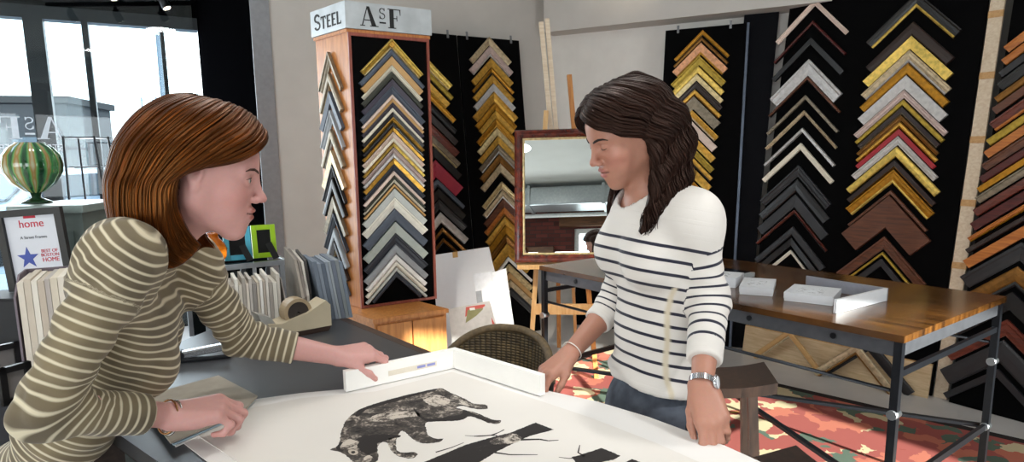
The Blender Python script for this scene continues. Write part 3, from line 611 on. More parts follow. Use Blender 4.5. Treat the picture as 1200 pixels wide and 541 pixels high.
# ------------------------------------------------------------------ sheets on the work table
M_paper = plain('print_paper', 'DAD5CE', .85, var=.015, scale=5)
M_mat = plain('mat_board', 'E2DFDB', .85, var=.015, scale=5)
M_matcore = plain('mat_core_edge', '8C6B4A', .8)
def sheet(name, px, z0, th, mat, label, cat, sub=0, sag=None, group=None):
    pts = [at_z(x, y, z0) for x, y in px]
    c = sum(pts, Vector()) / len(pts); o = thing(name, label, cat, (c.x, c.y, z0), 0, group) if False else None
    mb = MB(); mb.hexa([(p.x, p.y, z0) for p in pts][::-1], [(p.x, p.y, z0 + th) for p in pts][::-1])
    o = mb.build(name, mat); tag(o, label, cat, group); return o
lower = [(204, 511), (250, 488), (300, 468), (352, 461), (409, 456), (530, 419), (636, 457), (700, 471), (760, 489), (806, 506), (850, 523), (905, 548), (860, 640), (520, 760), (300, 585)]
sheet('mat_sheet', lower, ZT + .001, .0018, M_mat, 'large white backing sheet under the bear print on the work table', 'paper')
upper = [(222, 504), (262, 488), (300, 477), (352, 467), (440, 459), (530, 436), (612, 463), (690, 489), (770, 520), (840, 551), (800, 632), (520, 735), (330, 575)]
o = sheet('art_print', upper, ZT + .003, .0016, M_paper, 'large cream art print of a bear and dark ink shapes lying on the work table', 'print')
# printed ink: thin flat shapes lying on the sheet
def ink(name, lo, hi, bias, scale):
    t = NT(name); co = t.coord('Object'); nz = t.n('ShaderNodeTexNoise'); nz.inputs['Scale'].default_value = scale; nz.inputs['Detail'].default_value = 9; nz.inputs['Roughness'].default_value = .7; nz.inputs['Distortion'].default_value = 1.2
    t.l(co, nz.inputs['Vector']); fur = t.n('ShaderNodeTexNoise'); fur.inputs['Scale'].default_value = scale * 9; fur.inputs['Detail'].default_value = 4; t.l(co, fur.inputs['Vector'])
    f = t.math('ADD', t.math('MULTIPLY', nz.outputs[0], .75), t.math('MULTIPLY', fur.outputs[0], .25))
    t.l(t.ramp(f, [(bias - .1, hexc(lo)), (bias + .02, hexc('4b443f')), (bias + .12, hexc(hi))]), t.b.inputs['Base Color']); t.set(Roughness=.9); return t.m
M_ink_bear = ink('etching_ink', '1C1917', 'B5AA9D', .50, 16); M_ink_dark = ink('solid_ink', '221D1B', '3A332F', .7, 30); M_ink_mid = ink('washed_ink', '2A2523', 'C9BFB2', .46, 26)
M_ink_pale = ink('pale_wash', '3A332E', 'C4B9AC', .40, 22)
M_ink_line = plain('line_ink', '2A2421', .9)
ZI = ZT + .0046
def inkpoly(px, mat, name, jag=0, z=ZI, sub=True):
    pts = [at_z(x, y, z) for x, y in px]
    if jag and len(pts) > 4 and not name.startswith('dark_'):
        n0 = len(pts); sm = []
        for i in range(n0):
            a, b, c, d = pts[i - 1], pts[i], pts[(i + 1) % n0], pts[(i + 2) % n0]
            for f in (0, .25, .5, .75): sm.append(.5 * ((2 * b) + (c - a) * f + (2 * a - 5 * b + 4 * c - d) * f * f + (3 * b - a - 3 * c + d) * f ** 3))
        pts = sm
    if jag:
        q = []
        for i, p in enumerate(pts):
            n = pts[(i + 1) % len(pts)]; k = max(1, int((n - p).length / .004))
            for j in range(k):
                v = p.lerp(n, j / k); nn = Vector((-(n - p).y, (n - p).x, 0)).normalized(); q.append(v + nn * random.uniform(-jag, jag))
        pts = q
    mb = MB(); mb.hexa([(p.x, p.y, z) for p in pts], [(p.x, p.y, z + .0003) for p in pts]); return mb.build(name, mat, o)
def Z4(pts): return [(380 + x / 5.355, 440 + y / 5.355) for x, y in pts]
def Z5(pts): return [(560 + x / 4.0, 470 + y / 4.0) for x, y in pts]
bear = [(35, 465), (75, 445), (95, 410), (110, 340), (140, 275), (200, 225), (240, 205), (400, 155), (520, 120), (690, 85), (740, 80), (800, 110), (870, 140), (940, 175), (1010, 180), (1025, 205), (960, 210), (870, 190), (830, 200), (880, 215), (960, 235), (1050, 275), (1110, 280), (1095, 300), (1030, 295), (920, 255), (850, 280), (720, 285), (640, 292), (640, 340), (650, 370), (700, 395), (745, 395), (720, 415), (620, 425), (560, 400), (490, 345), (455, 390), (450, 450), (480, 480), (560, 480), (585, 495), (545, 518), (470, 505), (420, 470), (395, 420), (345, 425), (335, 480), (340, 520), (300, 548), (200, 548), (150, 510), (100, 480)]
inkpoly(Z4(bear), M_ink_bear, 'bear_image', .0012)
z2 = ZI + .0004
inkpoly(Z4([(195, 245), (235, 205), (400, 152), (560, 112), (700, 82), (690, 95), (560, 128), (400, 172), (260, 215), (215, 255)]), M_ink_dark, 'bear_shading', .001, z2)
inkpoly(Z4([(560, 200), (600, 240), (660, 270), (850, 245), (870, 215), (920, 230), (1030, 275), (1100, 283), (1030, 292), (920, 250), (850, 276), (700, 286), (640, 285), (580, 245)]), M_ink_dark, 'bear_shading', .001, z2)
inkpoly(Z4([(800, 120), (870, 145), (940, 178), (1015, 185), (1020, 203), (960, 206), (880, 185), (800, 160)]), M_ink_mid, 'bear_shading', .001, z2)
inkpoly(Z4([(200, 400), (300, 370), (450, 370), (470, 385), (340, 420), (330, 470), (270, 490), (220, 460)]), M_ink_dark, 'bear_shading', .0016, z2)
inkpoly(Z4([(75, 450), (110, 415), (135, 430), (120, 470), (90, 470)]), M_ink_dark, 'bear_shading', .001, z2)
inkpoly(Z4([(395, 400), (450, 390), (430, 440), (470, 490), (560, 495), (545, 515), (470, 502), (420, 465)]), M_ink_mid, 'bear_shading', .001, z2)
inkpoly(Z4([(290, 262), (390, 232), (560, 225), (600, 250), (500, 262), (330, 285)]), M_ink_pale, 'bear_highlight', .0015, z2)
inkpoly(Z4([(620, 145), (700, 120), (790, 150), (760, 185), (680, 190)]), M_ink_pale, 'bear_highlight', .0015, z2)
inkpoly(Z4([(150, 470), (175, 462), (205, 470), (212, 485), (190, 497), (160, 490)]), plain('bare_paper', 'B9AD9F', .9), 'bear_eye', .0004, z2 + .0003)
inkpoly(Z4([(170, 474), (190, 472), (196, 482), (182, 489), (168, 484)]), M_ink_dark, 'bear_eye', 0, z2 + .0006)
inkpoly(Z4([(100, 440), (150, 400), (215, 415), (190, 450), (140, 462), (110, 462)]), M_ink_pale, 'bear_highlight', .0012, z2 + .0002)
inkpoly(Z4([(245, 520), (270, 500), (300, 508), (290, 535), (260, 540)]), M_ink_pale, 'bear_highlight', .0012, z2 + .0003)
inkpoly(Z5([(-250, 284), (-60, 205), (80, 165), (150, 148), (270, 100), (355, 132), (300, 148), (250, 160), (180, 190), (80, 240), (0, 290), (-80, 350), (-330, 360)]), M_ink_dark, 'dark_trunk_image', .0008)
inkpoly(Z5([(60, 185), (150, 150), (200, 165), (190, 190), (120, 200), (70, 200)]), M_ink_mid, 'trunk_texture', .001, z2)
inkpoly(Z5([(440, 262), (500, 245), (580, 218), (668, 255), (640, 272), (560, 290), (470, 300)]), M_ink_dark, 'dark_leaf_image', .001)
inkpoly(Z5([(690, 288), (722, 270), (760, 284), (740, 310), (700, 315)]), M_ink_dark, 'dark_leaf_image', .001)
def inkline(pts, w):
    P = [at_z(x, y, ZI) for x, y in pts]; n = len(P)
    for k in range(n - 1):
        a, b = P[k], P[k + 1]; d = Vector((-(b - a).y, (b - a).x, 0)).normalized(); w0 = w * (1 - k / n); w1 = w * (1 - (k + 1) / n)
        yield [a + d * w0, a - d * w0, b - d * w1, b + d * w1]
for pts, w in ((Z5([(200, 180), (290, 178), (330, 185), (378, 182)]), .004), (Z5([(80, 240), (150, 250), (280, 250)]), .003), (Z5([(90, 160), (60, 160), (0, 165), (-60, 160)]), .002), (Z5([(60, 160), (100, 145), (122, 132)]), .002), (Z5([(500, 258), (470, 240), (478, 205)]), .0025), (Z5([(480, 262), (430, 268), (380, 262)]), .002), (Z4([(700, 480), (800, 450), (875, 420)]), .002), (Z4([(940, 380), (1060, 372), (1130, 340)]), .002)):
    mb = MB()
    for q in inkline(pts, w): mb.hexa([tuple(p) for p in q], [(p.x, p.y, p.z + .0003) for p in q])
    ob = mb.build('ink_branch', M_ink_line, o)
# corner section of a deep white frame lying on the print
M_foam = plain('white_gesso', 'F1EEE8', .7, var=.015)
ZL = ZT + .005
a0, c0, b0 = at_z(406, 459, ZL), at_z(532, 431, ZL), at_z(633, 464, ZL)
fr = thing('frame_corner_section', 'corner section of a deep white frame held by both women on the print', 'frame corner', (c0.x, c0.y, ZL))
HL = .054; TH = .019
def fl(p): return Vector((p.x - c0.x, p.y - c0.y, 0))
def arm(e):
    d = (e - c0).normalized(); n = Vector((-d.y, d.x, 0)); n = n if n.y > 0 else -n
    return d, n
d1, n1 = arm(a0); d2, n2 = arm(b0)
mit = (n1 + n2).normalized(); mit = mit * (TH / max(.3, mit.dot(n1)))
for (e, n) in ((a0, n1), (b0, n2)):
    base = [fl(c0), fl(e), fl(e) + n * TH, mit]
    mb = MB(); mb.hexa([tuple(p) for p in base], [(p.x, p.y, HL) for p in base]); mb.build('rail', M_foam, fr)
mb = MB(); dd = d1; nn_ = -n1
for s0, s1, z0, z1 in ((.055, .20, .018, .032),):
    pts = [fl(c0) + dd * s0 + nn_ * .0006, fl(c0) + dd * s1 + nn_ * .0006]
    mb.hexa([(pts[0].x, pts[0].y, z0), (pts[1].x, pts[1].y, z0), (pts[1].x - nn_.x * .0005, pts[1].y - nn_.y * .0005, z0), (pts[0].x - nn_.x * .0005, pts[0].y - nn_.y * .0005, z0)], [(pts[0].x, pts[0].y, z1), (pts[1].x, pts[1].y, z1), (pts[1].x - nn_.x * .0005, pts[1].y - nn_.y * .0005, z1), (pts[0].x - nn_.x * .0005, pts[0].y - nn_.y * .0005, z1)])
mb.build('paper_label', plain('label_buff', 'E0D6C4', .8), fr)
for s0, s1 in ((.060, .085), (.09, .115)):
    mb = MB(); pts = [fl(c0) + dd * s0 + nn_ * .0010, fl(c0) + dd * s1 + nn_ * .0010]
    mb.hexa([(pts[0].x, pts[0].y, .022), (pts[1].x, pts[1].y, .022), (pts[1].x - nn_.x * .0003, pts[1].y - nn_.y * .0003, .022), (pts[0].x - nn_.x * .0003, pts[0].y - nn_.y * .0003, .022)], [(pts[0].x, pts[0].y, .029), (pts[1].x, pts[1].y, .029), (pts[1].x - nn_.x * .0003, pts[1].y - nn_.y * .0003, .029), (pts[0].x - nn_.x * .0003, pts[0].y - nn_.y * .0003, .029)])
    mb.build('blue_mark', plain('blue_stamp', '8F93C9', .8), fr)
# grey boards under the woman's forearm
brd = [(160, 468), (256, 441), (302, 465), (285, 484), (200, 520)]
sheet('grey_backing_board', brd, ZT + .012, .004, plain('grey_card', '9E9587', .85), 'grey brown card lying on top of a small stack under the forearm', 'board')
sheet('blue_card', [(165, 470), (256, 445), (300, 468), (283, 487), (203, 522)], ZT + .006, .0035, plain('blue_card', '9FB6C4', .8), 'pale blue card edge sticking out between stacked cards', 'board')
sheet('white_card', [(168, 473), (256, 448), (299, 471), (280, 490), (206, 524)], ZT + .001, .0035, M_mat, 'white card at the bottom of the small stack', 'board')
# ------------------------------------------------------------------ tape dispenser
td0 = at_z(316, 401, ZT); td1 = at_z(389, 387, ZT)
dx = (td1 - td0); Ltd = dx.length; dx.normalize(); dy = Vector((-dx.y, dx.x, 0)); dy = dy if dy.y > 0 else -dy
M_beige = plain('beige_plastic', 'B9AC92', .45, var=.03)
tdo = thing('tape_dispenser', 'beige desk tape dispenser with brown tape roll on the dark table', 'tape dispenser', (td0.x, td0.y, ZT + .001))
def tp_(x, y, z): v = dx * x + dy * y; return (v.x, v.y, z)
Wd = .085
prof = [(0.0, .0), (Ltd, .0), (Ltd * 1.0, .075), (Ltd * .93, .092), (Ltd * .62, .058), (Ltd * .2, .036), (0, .042)]
mb = MB(); mb.hexa([tp_(x, 0, z + .018) for x, z in prof], [tp_(x, Wd, z + .018) for x, z in prof]); mb.build('body', M_beige, tdo)
mb = MB(); mb.hexa([tp_(.02, .004, 0), tp_(Ltd - .01, .004, 0), tp_(Ltd - .01, Wd - .004, 0), tp_(.02, Wd - .004, 0)], [tp_(.0, .0, .018), tp_(Ltd, .0, .018), tp_(Ltd, Wd, .018), tp_(.0, Wd, .018)]); mb.build('weighted_base', plain('brown_base', '3A2A22', .5), tdo)
cz = .080; cx = Ltd * .5
Mr = local_frame(Vector(tp_(cx, Wd * .5, cz)), dx, Vector((0, 0, 1)), Vector((-dy.x, -dy.y, 0)))
def ring(mb, M, r0, r1, h, n=32):
    v = [[mb.bm.verts.new(M @ Vector((r * math.cos(2 * math.pi * k / n), r * math.sin(2 * math.pi * k / n), z))) for k in range(n)] for r, z in ((r0, -h), (r1, -h), (r1, h), (r0, h))]
    for i in range(4):
        for k in range(n): mb.face((v[i][k], v[i][(k + 1) % n], v[(i + 1) % 4][(k + 1) % n], v[(i + 1) % 4][k]))
mb = MB(); ring(mb, Mr, .036, .048, .026); mb.build('tape_roll', plain('tape_beige', 'A48F70', .35), tdo)
mb = MB(); ring(mb, Mr, .004, .036, .0275); rl = mb.build('hub', plain('dark_hub', '2B2018', .4), tdo)
mb = MB(); mb.hexa([tp_(-.012, .008, .05), tp_(.03, .008, .05), tp_(.03, Wd - .008, .05), tp_(-.012, Wd - .008, .05)], [tp_(-.03, .008, .098), tp_(.012, .008, .08), tp_(.012, Wd - .008, .08), tp_(-.03, Wd - .008, .098)]); mb.build('cutter', plain('dull_steel', 'B6B4AC', .3, metal=.6), tdo)
# ------------------------------------------------------------------ upright files with mat boards
CARD = ['D8D2C6', 'C9C2B6', 'B7AFA5', 'E3DED4', 'CFC6B8', 'A79F95', 'D9CEC0', 'BEB6AE', '8F8983', 'C6BBAA', 'E8E4DC', 'B5A99B', 'DAD3C9', 'A39B92']
GREYC = ['6E7885', '7F8894', '5C6673', '8C95A0', '98A0A6', '6B7380', '848B8E', '768290', '5A6470', '8A9296']
def cards(n, p, d, up_dir, widths, height, mats, label, grp, where, t0=.006, hvar=.012, tilt=0, gap=.0012, name='mat_board_sample', wid=.2, z=ZT, words_=None):
    """n upright cards; p = near lower corner of first, d = stacking direction, up_dir = direction the card extends away along the table"""
    pos = 0
    for i in range(n):
        th = t0 * random.uniform(.7, 1.3); h = height + random.uniform(-hvar, hvar)
        base = p + d * pos; tl_ = d * tilt * h / height
        q = [base, base + d * th, base + d * th + up_dir * wid, base + up_dir * wid]
        mb = MB(); mb.hexa([(v.x, v.y, z) for v in q], [((v + tl_).x, (v + tl_).y, z + h) for v in q])
        ob = mb.build(name, plain('card_' + mats[i % len(mats)], mats[i % len(mats)], .85, var=.03)); 
        tag(ob, '%s, %s' % (label, where % (ORD[i] if i else 'first')), 'mat board', grp)
        pos += th + gap
    return pos
# middle file: cut-away magazine file holding cream boards, seen end on
mf0 = at_z(276, 392, ZT); 
u_ = Vector((math.cos(math.radians(28)), math.sin(math.radians(28)), 0)); v_ = Vector((-u_.y, u_.x, 0))
def magazine_file(name, label, p, w, dep, h_hi, h_lo, mat, th=.004, flip=False):
    o = thing(name, label, 'magazine file', (p.x, p.y, ZT + .001))
    def q(x, y, z): v = u_ * x + v_ * y; return (v.x, v.y, z)
    for nm, x0 in (('side_panel', 0), ('side_panel', w - th)):
        prof = [(0, 0), (dep, 0), (dep, h_hi), (dep * .45, h_hi), (0, h_lo)]
        mb = MB(); mb.hexa([q(x0, y, z) for y, z in prof], [q(x0 + th, y, z) for y, z in prof]); mb.build(nm, mat, o)
    mb = MB(); mb.hexa([q(th, 0, 0), q(w - th, 0, 0), q(w - th, dep, 0), q(th, dep, 0)], [q(th, 0, th), q(w - th, 0, th), q(w - th, dep, th), q(th, dep, th)]); mb.build('bottom', mat, o)
    mb = MB(); mb.hexa([q(th, dep - th, th), q(w - th, dep - th, th), q(w - th, dep, th), q(th, dep, th)], [q(th, dep - th, h_hi), q(w - th, dep - th, h_hi), q(w - th, dep, h_hi), q(th, dep, h_hi)]); mb.build('back_panel', mat, o)
    return o
M_file = plain('file_card', '8C857F', .8, var=.03)
pm = at_z(263, 389, ZT)
magazine_file('magazine_file', 'grey card file of cream mat boards behind the tape dispenser', pm, .215, .20, .155, .08, M_file)
cards(16, pm + u_ * .008 + v_ * .015, u_, v_, None, .165, CARD, 'cream and grey mat board in the file behind the tape dispenser', 'mat boards behind the tape dispenser', '%s from the left', t0=.0105, wid=.165, hvar=.016, z=ZT + .006, gap=.0016)
# taller leaning taupe boards to the right of the file
pt = at_z(326, 372, ZT) + v_ * .1
pt2 = pm + u_ * .262 + v_ * .05
for i, (hx, hh, ww) in enumerate((('8E857B', .245, .26), ('7A726B', .24, .24), ('C9C3B9', .235, .22), ('4A4644', .24, .2))):
    b_ = pt2 + u_ * (.012 * i); mb = MB(); th = .009
    prof = [(-.1 + .02 * i, 0), (ww, 0), (ww, hh), (.02, hh - .02), (-.1 + .02 * i, .10)]
    mb.hexa([((b_ + v_ * y).x, (b_ + v_ * y).y, ZT + .001 + z) for y, z in prof], [((b_ + u_ * th + v_ * y).x, (b_ + u_ * th + v_ * y).y, ZT + .001 + z) for y, z in prof])
    tag(mb.build('mat_board_sample', plain('card_' + hx, hx, .85)), ['broad taupe mat board leaning at the left of the tall group', 'grey taupe mat board second in the tall group', 'cream mat board third in the tall group', 'dark edged mat board last in the tall group'][i], 'mat board', 'tall mat boards beside the file')
# blue-grey boards beside the tower
pg = at_z(371, 366, ZT + .0) + v_ * .02
cards(8, at_z(380, 376, ZT), u_, v_, None, .222, GREYC, 'blue grey mat board beside the tower', 'blue grey mat boards beside the tower', '%s from the left', t0=.0125, wid=.2, tilt=-.03, hvar=.008, z=ZT + .001)
# left file at the picture edge
pl = at_z(44, 468, ZT); u_s, v_s = u_, v_
sd_ = thing('side_counter', 'low dark counter under the file and pedestal at the left', 'counter', (-1.70, 1.82, 0))
mb = MB(); mb.box((0, 0, .86), (.75, .55, .035), rz=math.radians(28)); mb.build('counter_top', M_lino, sd_)
mb = MB(); mb.box((0, 0, .422), (.69, .49, .842), rz=math.radians(28)); mb.build('carcass', plain('dark_laminate', '24242A', .5), sd_)
ZC = .8785
_zt = ZT; ZT = ZC
pl = at_y(30, 455, 1.74); pl = Vector((pl.x, pl.y, 0))
magazine_file('magazine_file', 'tall grey file of cream mat boards at the left edge behind the bending woman', pl, .20, .20, .300, .25, plain('file_mauve_card', '7B7078', .8), .005)
cards(11, pl + u_ * .012 - v_ * .004, u_, v_, None, .285, ['D9CFC0', 'CBBFAE', 'E4DDD0', 'C5B7A6', 'B8AFA8', 'D6CBB8', 'E0D7C8'], 'cream mat board in the tall file at the left edge', 'cream mat boards in the tall left file', '%s from the left', t0=.0135, wid=.19, hvar=.008, z=ZC + .007)
ZT = _zt
# small black frames standing at the left edge
for i, (px, py, w, h, lb) in enumerate(((8, 452, .085, .12, 'small black frame standing at the left edge below the tall file'), (22, 470, .075, .10, 'smaller black frame with pale back standing nearer at the left edge'))):
    p = at_z(px, py, ZC); o = thing('small_frame', lb, 'picture frame', (p.x, p.y, ZC), math.radians(55 + 10 * i))
    mb = MB()
    for bx in ((-w / 2 + .008, 0, h / 2, .016, h), (w / 2 - .008, 0, h / 2, .016, h), (0, 0, .008, w, .016), (0, 0, h - .008, w, .016)): mb.box((bx[0], 0, bx[2]), (bx[3], .014, bx[4]))
    mb.build('frame_moulding', PAL['black'], o); mb = MB(); mb.box((0, .003, h / 2), (w - .02, .004, h - .02)); mb.build('backing', plain('grey_backing', '6E6A68', .7), o)
# stapler by the hand
p = at_z(240, 421, ZT); o = thing('stapler', 'black and silver stapler on the table beside the sleeve', 'stapler', (p.x, p.y, ZT + .001), math.radians(20))
mb = MB(); mb.box((0, 0, .006), (.15, .036, .012), bevel=.004); mb.build('base', plain('stapler_black', '1A1B1F', .35), o)
mb = MB(); mb.bar((-.07, 0, .02), (.06, 0, .034), .028, .022, bevel=.005); mb.build('magazine_arm', plain('stapler_steel', 'B9BCC2', .25, metal=.8), o)
mb = MB(); mb.tube([(-.065, -.018, .022), (-.065, .018, .022)], .012, 12); mb.build('hinge', plain('stapler_black', '1A1B1F', .35), o)
# ------------------------------------------------------------------ glass display case with bright little frames
gc = at_z(333, 304, 1.07); gl_ = at_z(236, 313.5, 1.07)
gu = Vector(((gc - gl_).x, (gc - gl_).y, 0)); GL = gu.length; gu.normalize(); gv = Vector((-gu.y, gu.x, 0))
case = thing('display_case', 'low glass topped display case with a pale metal rim behind the files', 'display case', (gl_.x, gl_.y, 0))
def gq(x, y, z): v = gu * x + gv * y; return (v.x, v.y, z)
GD = .55
def gbox(mb, x0, x1, y0, y1, z0, z1): mb.hexa([gq(x0, y0, z0), gq(x1, y0, z0), gq(x1, y1, z0), gq(x0, y1, z0)], [gq(x0, y0, z1), gq(x1, y0, z1), gq(x1, y1, z1), gq(x0, y1, z1)])
mb = MB(); gbox(mb, .03, GL - .03, .03, GD - .03, 0, .66); mb.build('carcass', plain('dark_case', '17181B', .5), case)
t = NT('smoked_glass'); t.col(hexc('1A2022')); t.set(Roughness=.05); M_smoke = t.m
mb = MB(); gbox(mb, 0, GL, 0, GD, 1.055, 1.069); mb.build('glass_top', M_smoke, case)
M_rim = plain('pale_metal', 'B9BEC4', .35, metal=.6)
for x0, x1, y0, y1 in ((-.012, GL + .012, -.012, 0), (-.012, 0, 0, GD), (GL, GL + .012, 0, GD)):
    mb = MB(); gbox(mb, x0, x1, y0, y1, 1.05, 1.0715); mb.build('metal_rim', M_rim, case)
for x, y in ((0, 0), (GL - .02, 0), (0, GD - .02), (GL - .02, GD - .02)):
    mb = MB(); gbox(mb, x, x + .02, y, y + .02, .66, 1.055); mb.build('corner_post', M_rim, case)
mb = MB(); gbox(mb, .02, GL - .02, GD - .02, GD - .012, .66, 1.05); mb.build('back_pane', M_smoke, case)
for k in (.3, .62):
    mb = MB(); mb.bar(gq(GL * k, .05, .67), gq(GL * (k + .22), .05, 1.05), .012, .02); mb.build('bracket', plain('grey_bracket', '777a7f', .4, metal=.5), case)
def easel_frame(px0, px1, pyb, pyt, hexcol, label, yaw, name='small_frame'):
    pA = at_z(px0, pyb, 1.0755); pB = at_z(px1, pyb, 1.0755); w = (pB - pA).length
    h = at_y(px0, pyt, pA.y).z - 1.0755
    o = thing(name, label, 'picture frame', ((pA.x + pB.x) / 2, (pA.y + pB.y) / 2 + .02, 1.0755), yaw)
    k = .022; mt = plain('enamel_' + hexcol, hexcol, .3, var=.04, coat=.3); lean = .14
    Ml = Matrix.Rotation(-lean, 4, 'X')
    mb = MB()
    for cx_, cz_, sx, sz in ((-w / 2 + k / 2, h / 2, k, h), (w / 2 - k / 2, h / 2, k, h), (0, k / 2, w - 2 * k, k), (0, h - k / 2, w - 2 * k, k)):
        mb.box(None, (sx, .014, sz), mat=Ml @ Matrix.Translation((cx_, 0, cz_)), bevel=.002)
    mb.build('frame_moulding', mt, o)
    mb = MB(); mb.box(None, (w - 1.6 * k, .006, h - 1.6 * k), mat=Ml @ Matrix.Translation((0, .001, h / 2))); mb.build('backing', plain('black_velvet', '0C0C0E', .9), o)
    mb = MB(); mb.bar((w * .15, -.010, h * .45), (w * .34, -.070, .004), .026, .004, up=(0, 1, 0)); mb.build('easel_strut', plain('black_velvet', '0C0C0E', .9), o)
    return o
easel_frame(263, 292, 305.5, 266.5, '54B9D4', 'small sky blue picture frame turned backwards on the display case', math.radians(30))
easel_frame(296, 322, 302.5, 264, 'A4D21E', 'small lime green picture frame turned backwards on the display case', math.radians(30))
# amber glass ornament behind the hair
p = at_z(246, 311, 1.0755); t = NT('amber_glass'); t.col(hexc('D9761A')); t.set(Roughness=.06); t.b.inputs['Transmission Weight'].default_value = .45; M_amber = t.m
o = thing('amber_vase', 'small amber glass vase on the display case behind the red hair', 'vase', (p.x, p.y + .05, 1.0755))
mb = MB(); mb.lathe([(.022, 0), (.03, .004), (.046, .03), (.05, .06), (.04, .085), (.022, .105), (.018, .118), (.026, .128), (.022, .128), (.014, .118), (.016, .1)], n=28, ripple=lambda a, z: .05 * math.cos(8 * a)); mb.build('vase_body', M_amber, o)
mb = MB(); mb.lathe([(.03, 0), (.032, .003), (.024, .0045)], n=24); mb.build('foot', M_amber, o)
# ------------------------------------------------------------------ pedestal, vase and award at the left
PYD = 2.45
pa = at_y(4, 243, PYD); pb_ = at_y(86, 239, PYD)
ZP = (pa.z + pb_.z) / 2
ped = thing('pedestal', 'grey green pedestal cabinet carrying the ribbed glass vase', 'pedestal', ((pa.x + pb_.x) / 2, PYD + .19, 0), math.radians(8))
wP = (pb_ - pa).length
M_ped = plain('grey_green_paint', '6A7672', .5)
mb = MB(); mb.box((0, 0, (ZP - .03) / 2 + .0), (wP - .03, .36, ZP - .03)); mb.build('carcass', M_ped, ped)
mb = MB(); mb.box((0, 0, ZP - .015), (wP, .4, .03), bevel=.004); mb.build('pedestal_top', plain('grey_green_top', '8B9A96', .35), ped)
mb = MB(); mb.box((0, -.182, ZP * .5), (wP - .1, .012, ZP - .2)); dd_ = mb.build('cabinet_door', M_ped, ped)
# ribbed green vase
vp = at_y(43, 234, PYD + .15); vz = ZP + .001
sv = scale_at(vp)
t = NT('striped_green_glass'); co = t.coord('Object'); sx = t.n('ShaderNodeSeparateXYZ'); t.l(co, sx.inputs[0])
ang = t.math('ARCTAN2', sx.outputs[1], sx.outputs[0]); st = t.math('SINE', t.math('MULTIPLY', ang, 12))
nz = t.n('ShaderNodeTexNoise'); nz.inputs['Scale'].default_value = 14; t.l(co, nz.inputs['Vector'])
f = t.math('ADD', t.math('MULTIPLY', st, .32), t.math('ADD', t.math('MULTIPLY', nz.outputs[0], .55), .2))
t.l(t.ramp(f, [(.12, hexc('123A22')), (.35, hexc('2F7A43')), (.55, hexc('7FB56A')), (.72, hexc('B98A4A')), (.9, hexc('D9E6C4'))]), t.b.inputs['Base Color']); t.set(Roughness=.05); t.b.inputs['Transmission Weight'].default_value = .3; t.b.inputs['Coat Weight'].default_value = .5
M_vase = t.m
vase = thing('glass_vase', 'round ribbed green glass vase on the pedestal', 'vase', (vp.x, vp.y, vz))
R_ = 29.5 * sv; b0_ = 11 * sv
mb = MB(); mb.lathe([(.010, b0_), (R_ * .35, b0_ + R_ * .1), (R_ * .72, b0_ + R_ * .42), (R_ * .96, b0_ + R_ * .85), (R_, b0_ + R_ * 1.15), (R_ * .93, b0_ + R_ * 1.5), (R_ * .72, b0_ + R_ * 1.8), (R_ * .5, b0_ + R_ * 1.95), (R_ * .46, b0_ + R_ * 2.0), (R_ * .42, b0_ + R_ * 1.93), (R_ * .6, b0_ + R_ * 1.6), (R_ * .3, b0_ + R_ * .3)], n=96, ripple=lambda a, z: .035 * math.cos(12 * a)); mb.build('vase_bowl', M_vase, vase)
mb = MB(); mb.lathe([(R_ * .52, 0), (R_ * .54, .004), (R_ * .38, .012), (R_ * .16, b0_ * .6), (R_ * .2, b0_ * 1.1)], n=32); mb.build('vase_foot', plain('dark_green_glass', '16361F', .08, var=.2), vase)
# award in a black frame standing against the pedestal
AY = PYD - .10
q0 = at_y(15, 341, AY); q1 = at_y(92, 334, AY); q2 = at_y(5, 247, AY); q3 = at_y(82, 241, AY)
xa = (q3 - q2); Wa = xa.length; xa.normalize(); ya = (q2 - q0); Ha = ya.length; ya = (ya - xa * ya.dot(xa)).normalized(); za = xa.cross(ya)
aw = thing('award_frame', 'black framed magazine award certificate with a blue star in front of the pedestal', 'framed certificate', tuple(q0))
# counter block the award stands on
MA_ = local_frame(Vector((0, 0, 0)), xa, ya, za)
def lp_(mb, x0, x1, y0, y1, z0, z1):
    mb.hexa([MA_ @ Vector(p) for p in ((x0, y0, z0), (x1, y0, z0), (x1, y0, z1), (x0, y0, z1))], [MA_ @ Vector(p) for p in ((x0, y1, z0), (x1, y1, z0), (x1, y1, z1), (x0, y1, z1))])
kf = Wa * .105
mb = MB(); lp_(mb, 0, kf, 0, Ha, 0, .018); lp_(mb, Wa - kf, Wa, 0, Ha, 0, .018); lp_(mb, kf, Wa - kf, 0, kf, 0, .018); lp_(mb, kf, Wa - kf, Ha - kf, Ha, 0, .018); mb.build('frame_moulding', plain('black_satin', '17191C', .35), aw)
mb = MB(); lp_(mb, kf, Wa - kf, kf, Ha - kf, .002, .006); mb.build('certificate', plain('certificate_paper', 'DDDFE6', .6, var=.01), aw)
M_redink = plain('red_ink', 'C4283C', .7); M_blueink = plain('blue_ink', '4A5AA8', .7); M_greyink = plain('grey_ink', '54575E', .7)
def text(s, size, mat, parent, M, name, align='CENTER', extr=.0006, sx=1.0):
    cu = bpy.data.curves.new(name, 'FONT'); cu.body = s; cu.size = size; cu.align_x = align; cu.extrude = extr; cu.offset = 0
    tmp = bpy.data.objects.new('tmp', cu); COL.objects.link(tmp); bpy.context.view_layer.update()
    me = bpy.data.meshes.new_from_object(tmp.evaluated_get(bpy.context.evaluated_depsgraph_get())); bpy.data.objects.remove(tmp); bpy.data.curves.remove(cu)
    me.transform(Matrix.Diagonal((sx, 1, 1, 1))); me.transform(M); me.name = name; me.materials.clear(); me.materials.append(mat)
    o = bpy.data.objects.new(name, me); COL.objects.link(o); o.parent = parent; return o
def TA(x, y): return MA_ @ Matrix.Translation((x * Wa, y * Ha, .0068))
